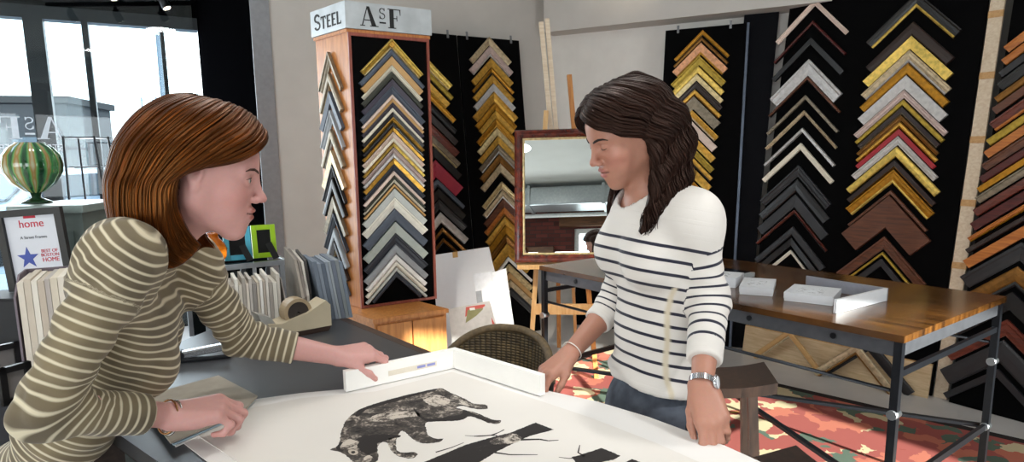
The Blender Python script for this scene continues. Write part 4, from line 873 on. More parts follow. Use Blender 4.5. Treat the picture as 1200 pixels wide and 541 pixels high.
mb = MB(); lp_(mb, Wa * .40, Wa * .58, Ha * .885, Ha * .935, .006, .0075); mb.build('red_tab', M_redink, aw)
text('home', Ha * .135, M_redink, aw, TA(.5, .775), 'red_word')
text('A Street Frames', Ha * .05, M_greyink, aw, TA(.5, .635), 'name_line')
text('BEST OF', Ha * .056, M_redink, aw, TA(.70, .455), 'red_words'); text('BOSTON', Ha * .056, M_redink, aw, TA(.70, .405), 'red_words'); text('HOME', Ha * .075, M_redink, aw, TA(.70, .34), 'red_words')
star = []
for k in range(10):
    r_ = Wa * (.17 if k % 2 == 0 else .068); a_ = math.pi / 2 + k * math.pi / 5; star.append((Wa * .36 + r_ * math.cos(a_), Ha * .40 + r_ * math.sin(a_)))
mb = MB(); mb.hexa([MA_ @ Vector((x, y, .006)) for x, y in star], [MA_ @ Vector((x, y, .0075)) for x, y in star]); mb.build('blue_star', M_blueink, aw)
# box the award leans on
bx = thing('riser_box', 'dark plinth box under the framed award', 'box', (q0.x + .12, AY - .03, 0), math.radians(5))
mb = MB(); mb.box((0, 0, (q0.z - .012) / 2), (.36, .16, q0.z - .012), bevel=.004); mb.build('box_body', plain('charcoal_box', '1D1E22', .6), bx)
mb = MB(); mb.box((0, 0, q0.z - .0065), (.37, .17, .009)); mb.build('box_lid', plain('charcoal_box', '1D1E22', .6), bx)
# ------------------------------------------------------------------ shelf, chair by the shop window
EY = 4.6
e0 = at_y(92, 252, EY); e1 = at_y(132, 254, EY); et = at_y(90, 159, EY); et2 = at_y(112, 159, EY)
et_z = et.z
o = thing('folding_shelf', 'black open metal shelf stand by the shop window', 'shelf stand', (e0.x, EY, 0), math.radians(10))
wb, wt_ = .34, .2
mb = None
for sx, sy in ((-1, 0), (1, 0), (-1, 1), (1, 1)):
    mb = MB(); mb.bar((sx * wb / 2 + .1, sy * .3, 0.0), (sx * wt_ / 2 + .06, sy * .22, et_z), .012, .012); mb.build('leg', M_steel_dark, o)
for z in (.35, .75, 1.14, 1.46, et_z - .01):
    f_ = z / et_z; w_ = wb + (wt_ - wb) * f_; cx_ = .1 - .04 * f_
    mb = MB(); mb.box((cx_, .15, z), (w_, .26, .008)); mb.build('shelf', M_steel_dark, o)
ch = at_y(78, 240, 4.1)
o = thing('black_armchair', 'black armchair standing in front of the shop window', 'chair', (ch.x - .1, 4.2, 0), math.radians(-20))
M_leather = plain('black_leather', '0F1014', .4)
mb = MB(); mb.box((0, 0, .42), (.56, .52, .12), bevel=.04); mb.build('seat', M_leather, o)
mb = MB(); mb.box((0, .26, .80), (.5, .10, .72), bevel=.04); mb.build('backrest', M_leather, o)
for s_ in (-1, 1): mb = MB(); mb.box((s_ * .29, 0, .6), (.07, .5, .07), bevel=.02); mb.build('armrest', M_leather, o)
for s_ in (-1, 1):
    for q in (-1, 1): mb = MB(); mb.bar((s_ * .26, q * .23, 0), (s_ * .26, q * .23, .6 if q < 0 else .37), .035, .035); mb.build('leg', M_steel_dark, o)
# mirrored shop lettering on the window glass, read from outside
sgp = SF0 - N1 * .106
M_vinyl = plain('white_vinyl', 'D6DCE2', .5)
def front_pt(px, py):
    return at_pl(px, py, sgp, N1)
a_r = front_pt(74, 163); a_t = front_pt(60, 137)
hgt = a_t.z - a_r.z
sg = thing('window_lettering', 'white shop initials on the window glass, seen reversed from inside', 'lettering', tuple(a_r))
Mg = local_frame(Vector((0, 0, 0)), -A1 * hgt * 1.0, Vector((0, 0, hgt)), -N1)
for nm, polys in (('letter', sh(G_A(), 0, 0, 1)), ('small_letter', sh(G_s(), 1.0, .40, .62, .8) + [rect(1.03, .20, 1.40, .28)]), ('letter', sh(G_F(), 1.52, 0, 1))):
    mb = MB(); glyphs(mb, Mg, polys, .003 ); mb.build(nm, M_vinyl, sg)
Mt = local_frame(-A1 * 0 + Vector((0, 0, -hgt * .52)), -A1, Vector((0, 0, 1)), -N1)
text('STREET', hgt * .42, M_vinyl, sg, Mt, 'small_word', 'LEFT'); text('FRAMES', hgt * .42, M_vinyl, sg, Mt @ Matrix.Translation((hgt * 2.0, 0, 0)), 'small_word', 'LEFT')
# track light beyond
o = thing('track_light', 'black ceiling track with small spotlights near the shop window', 'track light', (-3.0, 5.15, 2.86), math.atan2(A1.y, A1.x) + .5)
mb = MB(); mb.box((0, 0, 0), (1.3, .035, .035)); mb.build('track', M_steel_dark, o)
for k in (-.45, -.05, .35):
    mb = MB(); mb.tube([(k, 0, -.02), (k, 0, -.07), (k + .02, -.03, -.14)], [.012, .03, .035], 12); hd = mb.build('spot_head', M_steel_dark, o)
    mb = MB(); mb.tube([(k + .02, -.03, -.1405), (k + .0205, -.031, -.143)], [.028, .028], 12); mb.build('lamp', emis('lamp_glow', 'FFF1D8', 6), hd)
mb = MB(); mb.bar((0, 0, .01), (0, 0, CEIL - 2.86), .02, .02); mb.build('drop_rod', M_steel_dark, o)
# ------------------------------------------------------------------ street outside
mb = MB(); mb.prism([(-60, 6.8), (20, 10), (20, 80), (-60, 80)], -.12, -.05); tag(mb.build('street_ground', plain('asphalt', '9EA3A8', .9, scale=3)), kind='structure')
mb = MB(); mb.prism([(-12, -4), (-4.6, -4), (-4.6, 4.2), (-6.0, 4.2), (-3.7, 6.4), (-1, 8.8), (-60, 14), (-60, -4)], -.12, -.06); tag(mb.build('pavement', plain('pavement', 'B4B4B2', .9, scale=3)), kind='structure')
def car(px, Y, hexcol, yaw, label):
    p = at_y(px, 300, Y); o = thing('parked_car', label, 'car', (p.x, Y, -.05), yaw, 'cars parked outside')
    body = plain('car_paint_' + hexcol, hexcol, .25, metal=.2, coat=.5); gls = plain('car_glass', '2F3A44', .1)
    prof = [(-2.1, .3), (-2.15, .65), (-1.9, .85), (-1.0, .93), (-.4, 1.38), (.9, 1.42), (1.65, .98), (2.1, .9), (2.15, .35)]
    mb = MB(); mb.hexa([(x, -.85, z) for x, z in prof], [(x, .85, z) for x, z in prof]); bo = mb.build('body', body, o)
    bv = bo.modifiers.new('b', 'BEVEL'); bv.width = .07; bv.segments = 2
    win = [(-.82, .95), (-.32, 1.33), (.82, 1.36), (1.4, .98)]
    for s_ in (-1, 1): mb = MB(); mb.hexa([(x, s_ * .845, z) for x, z in win], [(x, s_ * .862, z) for x, z in win]); mb.build('side_window', gls, o)
    mb = MB(); mb.hexa([(-1.0, -.7, .96), (-1.0, .7, .96), (-.45, .62, 1.36), (-.45, -.62, 1.36)], [(-1.04, -.7, .97), (-1.04, .7, .97), (-.49, .62, 1.37), (-.49, -.62, 1.37)]); mb.build('windscreen', gls, o)
    for x in (-1.35, 1.35):
        for s_ in (-1, 1): mb = MB(); mb.tube([(x, s_ * .7, .32), (x, s_ * .88, .32)], .32, 20); mb.build('wheel', plain('tyre', '16171A', .8), o)
    return o
for x_, Y, hx, yaw, lb in ((-8.0, 11.0, 'D5D9DD', 1.25, 'white car parked outside nearest the window, left of the vase'), (-5.2, 11.6, '8FA3B8', 1.25, 'blue grey car parked outside nearest the window, behind the red hair'), (-13.2, 17.5, 'AAB2BA', 1.25, 'silver car parked in the far row outside at the left edge'), (-10.4, 17.5, 'E2E4E6', 1.25, 'white car parked in the far row outside behind the shelf stand'), (-7.6, 17.5, '5F6E7E', 1.25, 'dark blue car parked in the far row outside')):
    car(600 + x_ / Y * 750, Y, hx, yaw, lb)
# far buildings
bp_ = at_y(35, 190, 24)
o = thing('far_building', 'dark slate building across the street behind the window letters', 'building', (bp_.x - .2, 24, -.05), .2)
hB = at_y(35, 118, 24).z
mb = MB(); mb.box((-1.5, 2, hB / 2), (6.2, 4, hB)); mb.build('walls', plain('slate_cladding', '0B1017', .8), o)
mb = MB(); mb.box((-1.5, 2, hB + .1), (6.5, 4.3, .25)); mb.build('roof', plain('slate_roof', '07090D', .8), o)
for k in range(3): mb = MB(); mb.box((-3.2 + k * 1.7, -.03, hB * .5), (1.0, .08, 1.2)); mb.build('window', plain('car_glass', '2F3A44', .1), o)
fp = at_y(170, 160, 26); fp2 = at_y(250, 150, 26)
o = thing('chain_link_fence', 'grey boundary fence on a concrete wall far outside', 'fence', (fp.x, 26, -.05))
LF = fp2.x - fp.x + 3
mb = MB(); mb.box((LF / 2, 0, .9), (LF, .25, 1.8)); mb.build('concrete_wall', plain('far_concrete', '7C8894', .9), o)
hF = at_y(200, 112, 26).z
for k in range(11): mb = MB(); mb.bar((LF * k / 10, 0, 1.8), (LF * k / 10, 0, hF + 0), .05, .05); mb.build('fence_post', plain('far_steel', '5D6A78', .7), o)
for z in (2.4, 3.2, hF - .1): mb = MB(); mb.bar((0, 0, z), (LF, 0, z), .04, .04, up=(0, 1, 0)); mb.build('fence_rail', plain('far_steel', '5D6A78', .7), o)
lp2 = at_y(200, 200, 20); hT = at_y(198, 28, 20).z
o = thing('street_lamp', 'tall dark lamp post far outside the right hand pane', 'lamp post', (lp2.x, 20, -.05))
mb = MB(); mb.tube([(0, 0, 0), (0, 0, hT)], [.11, .07], 10); mb.build('pole', plain('far_steel_dark', '3C4854', .7), o)
mb = MB(); mb.tube([(0, 0, hT - .15), (.5, 0, hT + .02), (1.1, 0, hT + .02)], [.05, .05, .09], 8); mb.build('lamp_arm', plain('far_steel_dark', '3C4854', .7), o)
# ------------------------------------------------------------------ framed mirror on a studio easel
MY = 4.12
m_tl, m_bl = at_y(600, 151, MY + .10), at_y(603.5, 308, MY)
m_tr = at_y(725, 146, MY + .145); m_br = at_y(728, 292, MY + .05)
MW = (at_y(726, 308, MY) - m_bl).length; MHt = (m_tl - m_bl).length
lean_m = math.radians(10.5); yaw_m = math.radians(-6.5)
xm = Vector((math.cos(yaw_m), math.sin(yaw_m), .012)).normalized(); ym = Vector((-math.sin(yaw_m) * math.sin(lean_m), math.cos(yaw_m) * math.sin(lean_m), math.cos(lean_m))); ym = (ym - xm * ym.dot(xm)).normalized(); zm = xm.cross(ym)
mir = thing('framed_mirror', 'mirror in a polished mahogany frame with gilt lip standing on the easel', 'mirror', tuple(m_bl))
MM = local_frame(Vector((0, 0, 0)), xm, ym, zm)
t = NT('polished_mahogany'); co = t.coord('Object', (9, 9, 9)); nz = t.n('ShaderNodeTexNoise'); nz.inputs['Scale'].default_value = 3; t.l(co, nz.inputs['Vector'])
t.l(t.ramp(nz.outputs[0], [(.3, hexc('3A120B')), (.7, hexc('6E2817'))]), t.b.inputs['Base Color']); t.set(Roughness=.22); t.b.inputs['Coat Weight'].default_value = .6; M_mahog = t.m
def frame_sides(prof, mat, name, parent, M, W_, H_):
    """mitred picture frame swept round a rectangle; prof = (inset, height) list. one mesh"""
    mb = MB(); n = len(prof)
    rings = []
    for (sx, sy) in ((0, 0), (1, 0), (1, 1), (0, 1)):
        rings.append([mb.bm.verts.new(M @ Vector((q if sx == 0 else W_ - q, q if sy == 0 else H_ - q, z))) for q, z in prof])
    for i in range(4):
        a, b = rings[i], rings[(i + 1) % 4]
        for k in range(n): mb.face((a[k], a[(k + 1) % n], b[(k + 1) % n], b[k]))
    return mb.build(name, mat, parent)
kw = .066
frame_sides([(0, -.02), (0, .012), (.006, .022), (.016, .026), (.028, .020), (.036, .022), (.048, .014), (kw - .012, .006), (kw - .012, -.02)], M_mahog, 'frame_moulding', mir, MM, MW, MHt)
frame_sides([(kw - .012, -.012), (kw - .012, .008), (kw - .006, .009), (kw, .003), (kw, -.012)], PAL['pale gold'], 'gilt_lip', mir, MM, MW, MHt)
t = NT('mirror_glass'); t.col((.86, .9, .88)); t.set(Metallic=1, Roughness=.005); M_mirror = t.m
mb = MB(); mb.hexa([MM @ Vector(p) for p in ((kw - .01, kw - .01, -.008), (MW - kw + .01, kw - .01, -.008), (MW - kw + .01, kw - .01, -.004), (kw - .01, kw - .01, -.004))], [MM @ Vector(p) for p in ((kw - .01, MHt - kw + .01, -.008), (MW - kw + .01, MHt - kw + .01, -.008), (MW - kw + .01, MHt - kw + .01, -.004), (kw - .01, MHt - kw + .01, -.004))]); mb.build('mirror_glass', M_mirror, mir)
# easel
M_beech = wood('easel_beech', 'C9995E', 'E0B982', (10, 10, 1), rough=.5); M_beech_d = wood('easel_oak', 'A8682E', 'C98A48', (10, 10, 1), rough=.5)
EYb = MY + .19
ea = thing('studio_easel', 'pale wooden studio easel carrying the framed mirror', 'easel', (m_bl.x + .2, MY, 0))
def E_(px, py, Y): v = at_y(px, py, Y); return (v.x - ea.location.x, v.y - ea.location.y, v.z)
zb = .0
def floor_pt(px, Y): v = at_y(px, 300, Y); return (v.x - ea.location.x, v.y - ea.location.y, .017)
mb = MB(); mb.bar(floor_pt(619, MY + .02), E_(640, 130, MY + .22), .045, .03, up=(1, 0, 0)); mb.build('leg', M_beech, ea)
mb = MB(); mb.bar(floor_pt(700, MY + .02), E_(667, 88, MY + .24), .04, .03, up=(1, 0, 0)); mb.build('leg', M_beech_d, ea)
mb = MB(); mb.bar(E_(634, 26, MY + .30), E_(646, 155, MY + .27), .03, .03, up=(1, 0, 0)); mb.build('mast', M_pale, ea)
mb = MB(); mb.bar(E_(641, 22, MY + .31), E_(652, 155, MY + .28), .022, .03, up=(1, 0, 0)); mb.build('mast', M_pale, ea)
mb = MB(); mb.bar(floor_pt(655, MY + .75), E_(652, 150, MY + .31), .035, .03, up=(1, 0, 0)); mb.build('rear_leg', M_beech_d, ea)
mb = MB(); mb.bar(floor_pt(676, MY + .5), E_(665, 200, MY + .30), .06, .02, up=(1, 0, 0)); mb.build('prop', M_beech, ea)
mb = MB(); a_ = E_(628, 362, MY + .06); b__ = E_(722, 362, MY + .06); mb.bar(a_, b__, .024, .07, up=(0, 0, 1)); mb.build('crossbar', M_beech, ea)
zt_ = m_bl.z - .022; a_ = Vector(m_bl) - Vector(ea.location) + xm * .02; mb = MB(); mb.bar((a_.x, a_.y + .01, zt_), (a_.x + xm.x * (MW - .04), a_.y + .01 + xm.y * (MW - .04), zt_ + .012 * MW), .10, .028); mb.build('tray', M_beech, ea)
# ------------------------------------------------------------------ white boards and bagged prints leaning behind the chair
def leaner(name, label, px4, Yt, Yb, mat, th, cat='board', group=None, parent=None):
    """px4: tl,tr,br,bl pixels; top corners at depth Yt, bottom corners go to the floor at depth Yb"""
    tl_, tr_, br_, bl_ = [at_y(x, y, Y) for (x, y), Y in zip(px4, (Yt, Yt, Yb, Yb))]
    n = (tr_ - tl_).cross(bl_ - tl_).normalized(); n = n if n.y > 0 else -n
    mb = MB(); mb.hexa([tl_, tr_, br_, bl_], [p + n * th for p in (tl_, tr_, br_, bl_)]); o = mb.build(name, mat, parent)
    if parent is None: tag(o, label, cat, group)
    return o, (tl_, tr_, br_, bl_, n)
M_foamcore = plain('foam_core', 'E4E4E6', .7, var=.01)
yb_ = lambda px, Y: (px, at_floor_y(px, Y))
def at_floor_y(px, Y):
    lo, hi = 250., 700.
    for _ in range(40):
        mid = (lo + hi) / 2
        if at_y(px, mid, Y).z > .012: lo = mid
        else: hi = mid
    return lo
o, q = leaner('foam_board', 'large white foam board with tape at its top leaning behind the wicker chair', [(506, 299), (573, 289), (607, at_floor_y(607, 4.35)), (518, at_floor_y(518, 4.2))], 4.75, 4.35, M_foamcore, .008)
tl_, tr_, br_, bl_, n = q
mb = MB(); c1_ = tl_.lerp(tr_, .36); c2_ = tl_.lerp(tr_, .45); dn = (bl_ - tl_).normalized() * .045
mb.hexa([c1_ - n * .001, c2_ - n * .001, c2_ + dn - n * .001, c1_ + dn - n * .001], [c1_, c2_, c2_ + dn, c1_ + dn]); mb.build('masking_tape', plain('masking_tape', 'C49A5E', .7), o)
t = NT('clear_bag'); t.col((.9, .9, .9)); t.set(Roughness=.12); t.b.inputs['Alpha'].default_value = .35; M_bag = t.m
Yc = 4.22
o, q = leaner('bagged_print', 'long white card in a clear sleeve leaning on the white foam board', [(577, 319), (593, 314), (612, at_floor_y(612, 4.05)), (585, at_floor_y(585, 4.02))], 4.5, 4.05, plain('glossy_white', 'F1F1F2', .15), .004, 'print')
o, q = leaner('bagged_print', 'pale clipped print with a grey strip beside the long white card', [(555, 321), (579, 317), (590, at_floor_y(590, 4.10)), (570, at_floor_y(570, 4.1))], 4.53, 4.12, plain('pale_print', 'C9CBD0', .2), .003, 'print')
tl_, tr_, br_, bl_, n = q
mb = MB(); a_ = tl_.lerp(bl_, .17); b__ = tl_.lerp(bl_, .31); w_ = (tr_ - tl_) * .28; mb.hexa([a_ - n * .001, a_ + w_ - n * .001, b__ + w_ - n * .001, b__ - n * .001], [a_, a_ + w_, b__ + w_, b__]); mb.build('grey_strip', plain('grey_strip', '7E8288', .4), o)
o, q = leaner('bagged_print', 'coloured print in a crumpled clear bag just above the chair back', [(525, 362), (574, 352), (600, at_floor_y(600, 4.02)), (536, at_floor_y(536, 4.0))], 4.2, 4.0, plain('bag_backing', 'BDB9B4', .25), .003, 'print')
tl_, tr_, br_, bl_, n = q
def onq(u, v): return tl_.lerp(tr_, u).lerp(bl_.lerp(br_, u), v)
for poly, hx, nm in ((((.42, .02), (.86, .03), (.98, .28), (.3, .30)), 'B9483A', 'red_panel'), (((.45, .06), (.80, .07), (.88, .3), (.3, .3)), '7E7A4C', 'olive_panel'), (((.5, .04), (.62, .045), (.62, .075), (.5, .07)), 'D9D6D0', 'caption')):
    mb = MB(); pp = [onq(*p_) for p_ in poly]; lift = {'red_panel': .001, 'olive_panel': .0016, 'caption': .0022}[nm]; mb.hexa([p_ - n * lift for p_ in pp], [p_ - n * (lift - .0006) for p_ in pp]); mb.build(nm, plain('print_' + hx, hx, .3), o)
# ------------------------------------------------------------------ wicker chair
t = NT('wicker'); co = t.coord('UV'); wv = t.n('ShaderNodeTexBrick'); wv.inputs['Scale'].default_value = 1; wv.offset = .5
wv.inputs['Brick Width'].default_value = .5; wv.inputs['Row Height'].default_value = .25; wv.inputs['Mortar Size'].default_value = .035
for k, c in (('Color1', '6B5A3E'), ('Color2', '7E6B4B'), ('Mortar', '1E1811')): wv.inputs[k].default_value = (*hexc(c), 1)
cs = t.coord('Object', (60, 60, 60)); t.l(cs, wv.inputs['Vector']); t.l(wv.outputs[0], t.b.inputs['Base Color']); t.set(Roughness=.7)
wz = t.n('ShaderNodeTexWave'); wz.inputs['Scale'].default_value = 1.0; t.l(cs, wz.inputs['Vector'])
M_wick = t.m
t = NT('wicker_weave'); co = t.n('ShaderNodeAttribute', attribute_name='wu'); cv = t.n('ShaderNodeAttribute', attribute_name='wv')
a_ = t.math('SINE', t.math('MULTIPLY', co.outputs['Fac'], 3.14159)); b_ = t.math('SINE', t.math('MULTIPLY', cv.outputs['Fac'], 3.14159)); pr = t.math('MULTIPLY', a_, b_)
h_ = t.math('ABSOLUTE', pr)
nz = t.n('ShaderNodeTexNoise'); nz.inputs['Scale'].default_value = 25; t.l(t.coord('Object'), nz.inputs['Vector'])
cA = t.ramp(nz.outputs[0], [(.3, hexc('4A3C26')), (.7, hexc('7D6A47'))])
t.l(t.mix(t.math('POWER', h_, .5), hexc('1A140D'), cA), t.b.inputs['Base Color']); t.set(Roughness=.65); t.bump(h_, .9, .004); M_wick = t.m
wp = at_z(577, 430, .8); wc = Vector((-.06, 2.38, 0))
wpx = at_y(580, 378, 2.2)
cz0 = at_y(577, 381, 2.45).z - .012
wch = thing('wicker_chair', 'round backed wicker chair pushed up to the far side of the work table', 'chair', (-.12, 2.24, 0), math.radians(-40 + 180 + 8))
def wicker_shell(name, R0, a0, a1, z0, ztop, th, parent, nu=48, nv=20, rise=.1):
    vs = []; fs = []; wu = []; wv_ = []
    for layer in (0, 1):
        for i in range(nu + 1):
            f = i / nu; a = a0 + (a1 - a0) * f; top = ztop(f)
            for j in range(nv + 1):
                g = j / nv; z = z0 + (top - z0) * g; r = R0 * (1 + .10 * g) - layer * th
                vs.append((r * math.sin(a), -r * math.cos(a) * .9, z)); wu.append(f * abs(a1 - a0) * R0 / .022); wv_.append(z / .011)
    N_ = (nu + 1) * (nv + 1)
    for l_ in (0, 1):
        for i in range(nu):
            for j in range(nv):
                k = l_ * N_ + i * (nv + 1) + j; q = (k, k + nv + 1, k + nv + 2, k + 1); fs.append(q if l_ == 0 else q[::-1])
    for i in range(nu):
        for j in (0, nv): k = i * (nv + 1) + j; q = (k, k + nv + 1, k + nv + 1 + N_, k + N_); fs.append(q if j else q[::-1])
    for j in range(nv):
        for i in (0, nu): k = i * (nv + 1) + j; q = (k, k + 1, k + 1 + N_, k + N_); fs.append(q)
    return np_mesh(name, vs, fs, M_wick, parent, attrs={'wu': wu, 'wv': wv_})
ztf = cz0
wicker_shell('backrest', .25, -1.2, 1.2, .44, lambda f: ztf - .13 * abs(2 * f - 1) ** 2.4, .022, wch)
mb = MB(); pts = []
for i in range(41):
    f = i / 40; a = -1.2 + 2.4 * f; z = ztf - .13 * abs(2 * f - 1) ** 2.4; r = .25 * 1.10 - .011; pts.append((r * math.sin(a), -r * math.cos(a) * .9, z))
mb.tube(pts, .016, 10); mb.build('rim', plain('wicker_rim', '5E4D33', .6, var=.3, scale=60), wch)
mb = MB(); mb.lathe([(.2, .41), (.225, .43), (.22, .455), (.1, .462)], n=32); mb.build('seat', plain('wicker_rim', '5E4D33', .6, var=.3, scale=60), wch)
for a in (.8, 2.35, 3.93, 5.5):
    mb = MB(); mb.tube([(.24 * math.cos(a), .24 * math.sin(a), .0005), (.19 * math.cos(a), .19 * math.sin(a), .42)], .017, 10); mb.build('leg', M_walnut, wch)
# ------------------------------------------------------------------ wooden table with a steel frame
t = NT('varnished_oak'); co = t.coord('Object', (1, 1, 1), (0, 0, -math.atan2(-.787, .617)))
mp2 = t.n('ShaderNodeMapping'); mp2.inputs['Scale'].default_value = (1.5, 26, 1.5); t.l(co, mp2.inputs['Vector'])
nz = t.n('ShaderNodeTexNoise'); nz.inputs['Scale'].default_value = 2.0; nz.inputs['Detail'].default_value = 7; t.l(mp2.outputs[0], nz.inputs['Vector'])
t.l(t.ramp(nz.outputs[0], [(.3, hexc('2C190A')), (.55, hexc('5C3917')), (.75, hexc('7C5225'))]), t.b.inputs['Base Color']); t.set(Roughness=.24); t.b.inputs['Coat Weight'].default_value = .3; t.b.inputs['Coat Roughness'].default_value = .12; M_oak = t.m
ZTab = .90
fR, fL_, bR = at_z(1060, 394, ZTab), at_z(632, 311, ZTab), at_z(1180, 347, ZTab)
bL = fL_ + (bR - fR)
tb = thing('oak_table', 'long varnished wood table on a dark steel frame at the right', 'table', ((fR.x + bL.x) / 2, (fR.y + bL.y) / 2, 0))
def T_(p, z): return (p.x - tb.location.x, p.y - tb.location.y, z)
lx = (fR - fL_).normalized(); ly = (bR - fR).normalized()
def tbx(mb, p0, p1, p2, p3, z0, z1): mb.hexa([T_(p, z0) for p in (p0, p1, p2, p3)], [T_(p, z1) for p in (p0, p1, p2, p3)])
mb = MB(); tbx(mb, fL_, fR, bR, bL, ZTab - .024, ZTab); mb.build('tabletop', M_oak, tb)
M_frame = plain('table_steel', '24262B', .35, metal=.6, var=.1)
M_apron = plain('apron_steel', '5A5B60', .4, metal=.5, var=.1)
ins = .02
cs_ = {'fl': fL_ + lx * ins + ly * ins, 'fr': fR - lx * ins + ly * ins, 'br': bR - lx * ins - ly * ins, 'bl': bL + lx * ins - ly * ins}
for a, b in (('fl', 'fr'), ('fr', 'br'), ('br', 'bl'), ('bl', 'fl')):
    mb = MB(); mb.bar(T_(cs_[a], ZTab - .052), T_(cs_[b], ZTab - .052), .006, .056); ap = mb.build('apron', M_apron, tb)
    if a == 'fl':
        Lf = (cs_['fr'] - cs_['fl']).length
        for k in range(5):
            c = cs_['fl'] + lx * (Lf * (.14 + .185 * k)) - ly * .004
            mb = MB(); mb.tube([T_(c, ZTab - .052), T_(c - ly * .004, ZTab - .052)], .011, 14); mb.build('bolt', M_frame, ap)
M_collar = plain('joint_steel', 'A9ADB2', .3, metal=.9)
for k in cs_:
    mb = MB(); mb.bar(T_(cs_[k], .0098), T_(cs_[k], ZTab - .025), .026, .026, up=tuple(lx)); lg = mb.build('leg', M_frame, tb)
    for z in (.33, .62):
        mb = MB(); mb.tube([T_(cs_[k] - ly * .022, z), T_(cs_[k] + ly * .022, z)], .017, 14); mb.build('joint_collar', M_collar, lg)
for a, b in (('fl', 'fr'), ('br', 'bl')):
    mb = MB(); mb.tube([T_(cs_[a], .70), T_(cs_[b], .70)], .007, 10); mb.build('tie_rod', M_frame, tb)
for a, b in (('fr', 'br'), ('bl', 'fl')):
    mb = MB(); mb.bar(T_(cs_[a], .76), T_(cs_[b], .76), .016, .022); mb.build('side_rail', M_frame, tb)
    mb = MB(); mb.bar(T_(cs_[a], .33), T_(cs_[b], .33), .016, .026); mb.build('side_rail', M_frame, tb)
for a, b in (('fl', 'br'), ('fr', 'bl')):
    dz = 0 if a == 'fl' else .018
    mb = MB(); mb.bar(T_(cs_[a], .33 - dz), T_(cs_[b], .33 - dz), .026, .014); mb.build('cross_brace', M_frame, tb)
# white boxes and tray on the table
M_box = plain('white_box_card', 'E6E8EC', .45, var=.02); M_boxprint = ink('pale_box_print', '8D9AA8', 'E6E8EC', .36, 40)
def boxed(name, label, pf_l, pf_r, depth, h, mat, lid=True, prt=True, cat='box'):
    a = at_z(*pf_l, ZTab + .001); b = at_z(*pf_r, ZTab + .001); d = (b - a); w = d.length; d.normalize(); n = Vector((-d.y, d.x, 0)); n = n if n.dot(ly) > 0 else -n
    o = thing(name, label, cat, (a.x, a.y, ZTab + .001))
    def q(x, y, z): v = d * x + n * y; return (v.x, v.y, z)
    mb = MB(); mb.hexa([q(.002, .002, 0), q(w - .002, .002, 0), q(w - .002, depth - .002, 0), q(.002, depth - .002, 0)], [q(.002, .002, h * .5), q(w - .002, .002, h * .5), q(w - .002, depth - .002, h * .5), q(.002, depth - .002, h * .5)]); mb.build('box_base', mat, o)
    mb = MB(); mb.hexa([q(0, 0, h * .3), q(w, 0, h * .3), q(w, depth, h * .3), q(0, depth, h * .3)], [q(0, 0, h), q(w, 0, h), q(w, depth, h), q(0, depth, h)]); ld = mb.build('lid', mat, o)
    if prt:
        mb = MB(); mb.hexa([q(w * .2, depth * .2, h), q(w * .75, depth * .2, h), q(w * .75, depth * .7, h), q(w * .2, depth * .7, h)], [q(w * .2, depth * .2, h + .0005), q(w * .75, depth * .2, h + .0005), q(w * .75, depth * .7, h + .0005), q(w * .2, depth * .7, h + .0005)]); mb.build('cover_print', M_boxprint, ld)
    return o
boxed('flat_box', 'flat white box in the middle of the oak table', (866, 344.5), (906, 347.5), .22, .036, M_box)
boxed('flat_box', 'flat white box with grey print lying in front of the open tray', (918, 352), (976, 358.5), .20, .036, M_box)
boxed('flat_box', 'white book box beside the striped sleeve at the left end of the oak table', (815, 333), (862, 337.5), .16, .045, M_box)
# open tray (thin board with a raised side)
a = at_z(980, 367, ZTab + .001); b = at_z(1040, 352, ZTab + .001); c_ = at_z(945, 336, ZTab + .001); c_ = b + (c_ - b) * 1.0
d = (b - a); w = d.length; d.normalize(); e2 = (c_ - b).normalized()
o = thing('open_tray', 'white open tray standing on edge at the right of the boxes', 'tray', (a.x, a.y, ZTab + .001))
mb = MB(); n = Vector((-d.y, d.x, 0)) * .012; mb.hexa([(0, 0, 0), tuple(d * w), tuple(d * w + n), tuple(n)], [(0, 0, .052), tuple(d * w + Vector((0, 0, .052))), tuple(d * w + n + Vector((0, 0, .052))), tuple(n + Vector((0, 0, .052)))]); mb.build('tray_side', M_box, o)
Lb = (c_ - b).length; n2_ = Vector((-e2.y, e2.x, 0)) * .008
p_ = d * w; mb = MB(); mb.hexa([tuple(p_), tuple(p_ + e2 * Lb), tuple(p_ + e2 * Lb + n2_), tuple(p_ + n2_)], [tuple(v + Vector((0, 0, .052))) for v in (p_, p_ + e2 * Lb, p_ + e2 * Lb + n2_, p_ + n2_)]); mb.build('tray_back', plain('tray_grey', '8E8F98', .5), o)
# dark glass tablet / plate behind the boxes
a = at_z(853, 324, ZTab + .001); 
o = thing('dark_tile', 'small dark tile with a pale edge lying behind the first white box', 'tile', (a.x + .03, a.y + .04, ZTab + .001), math.atan2(lx.y, lx.x))
mb = MB(); mb.box((0, 0, .012), (.15, .10, .024), bevel=.003); mb.build('tile_body', plain('dark_tile', '16191F', .15), o)
mb = MB(); mb.box((.085, 0, .010), (.02, .11, .020)); mb.build('tile_edge', plain('tile_pale', 'B9C0C2', .3), o)
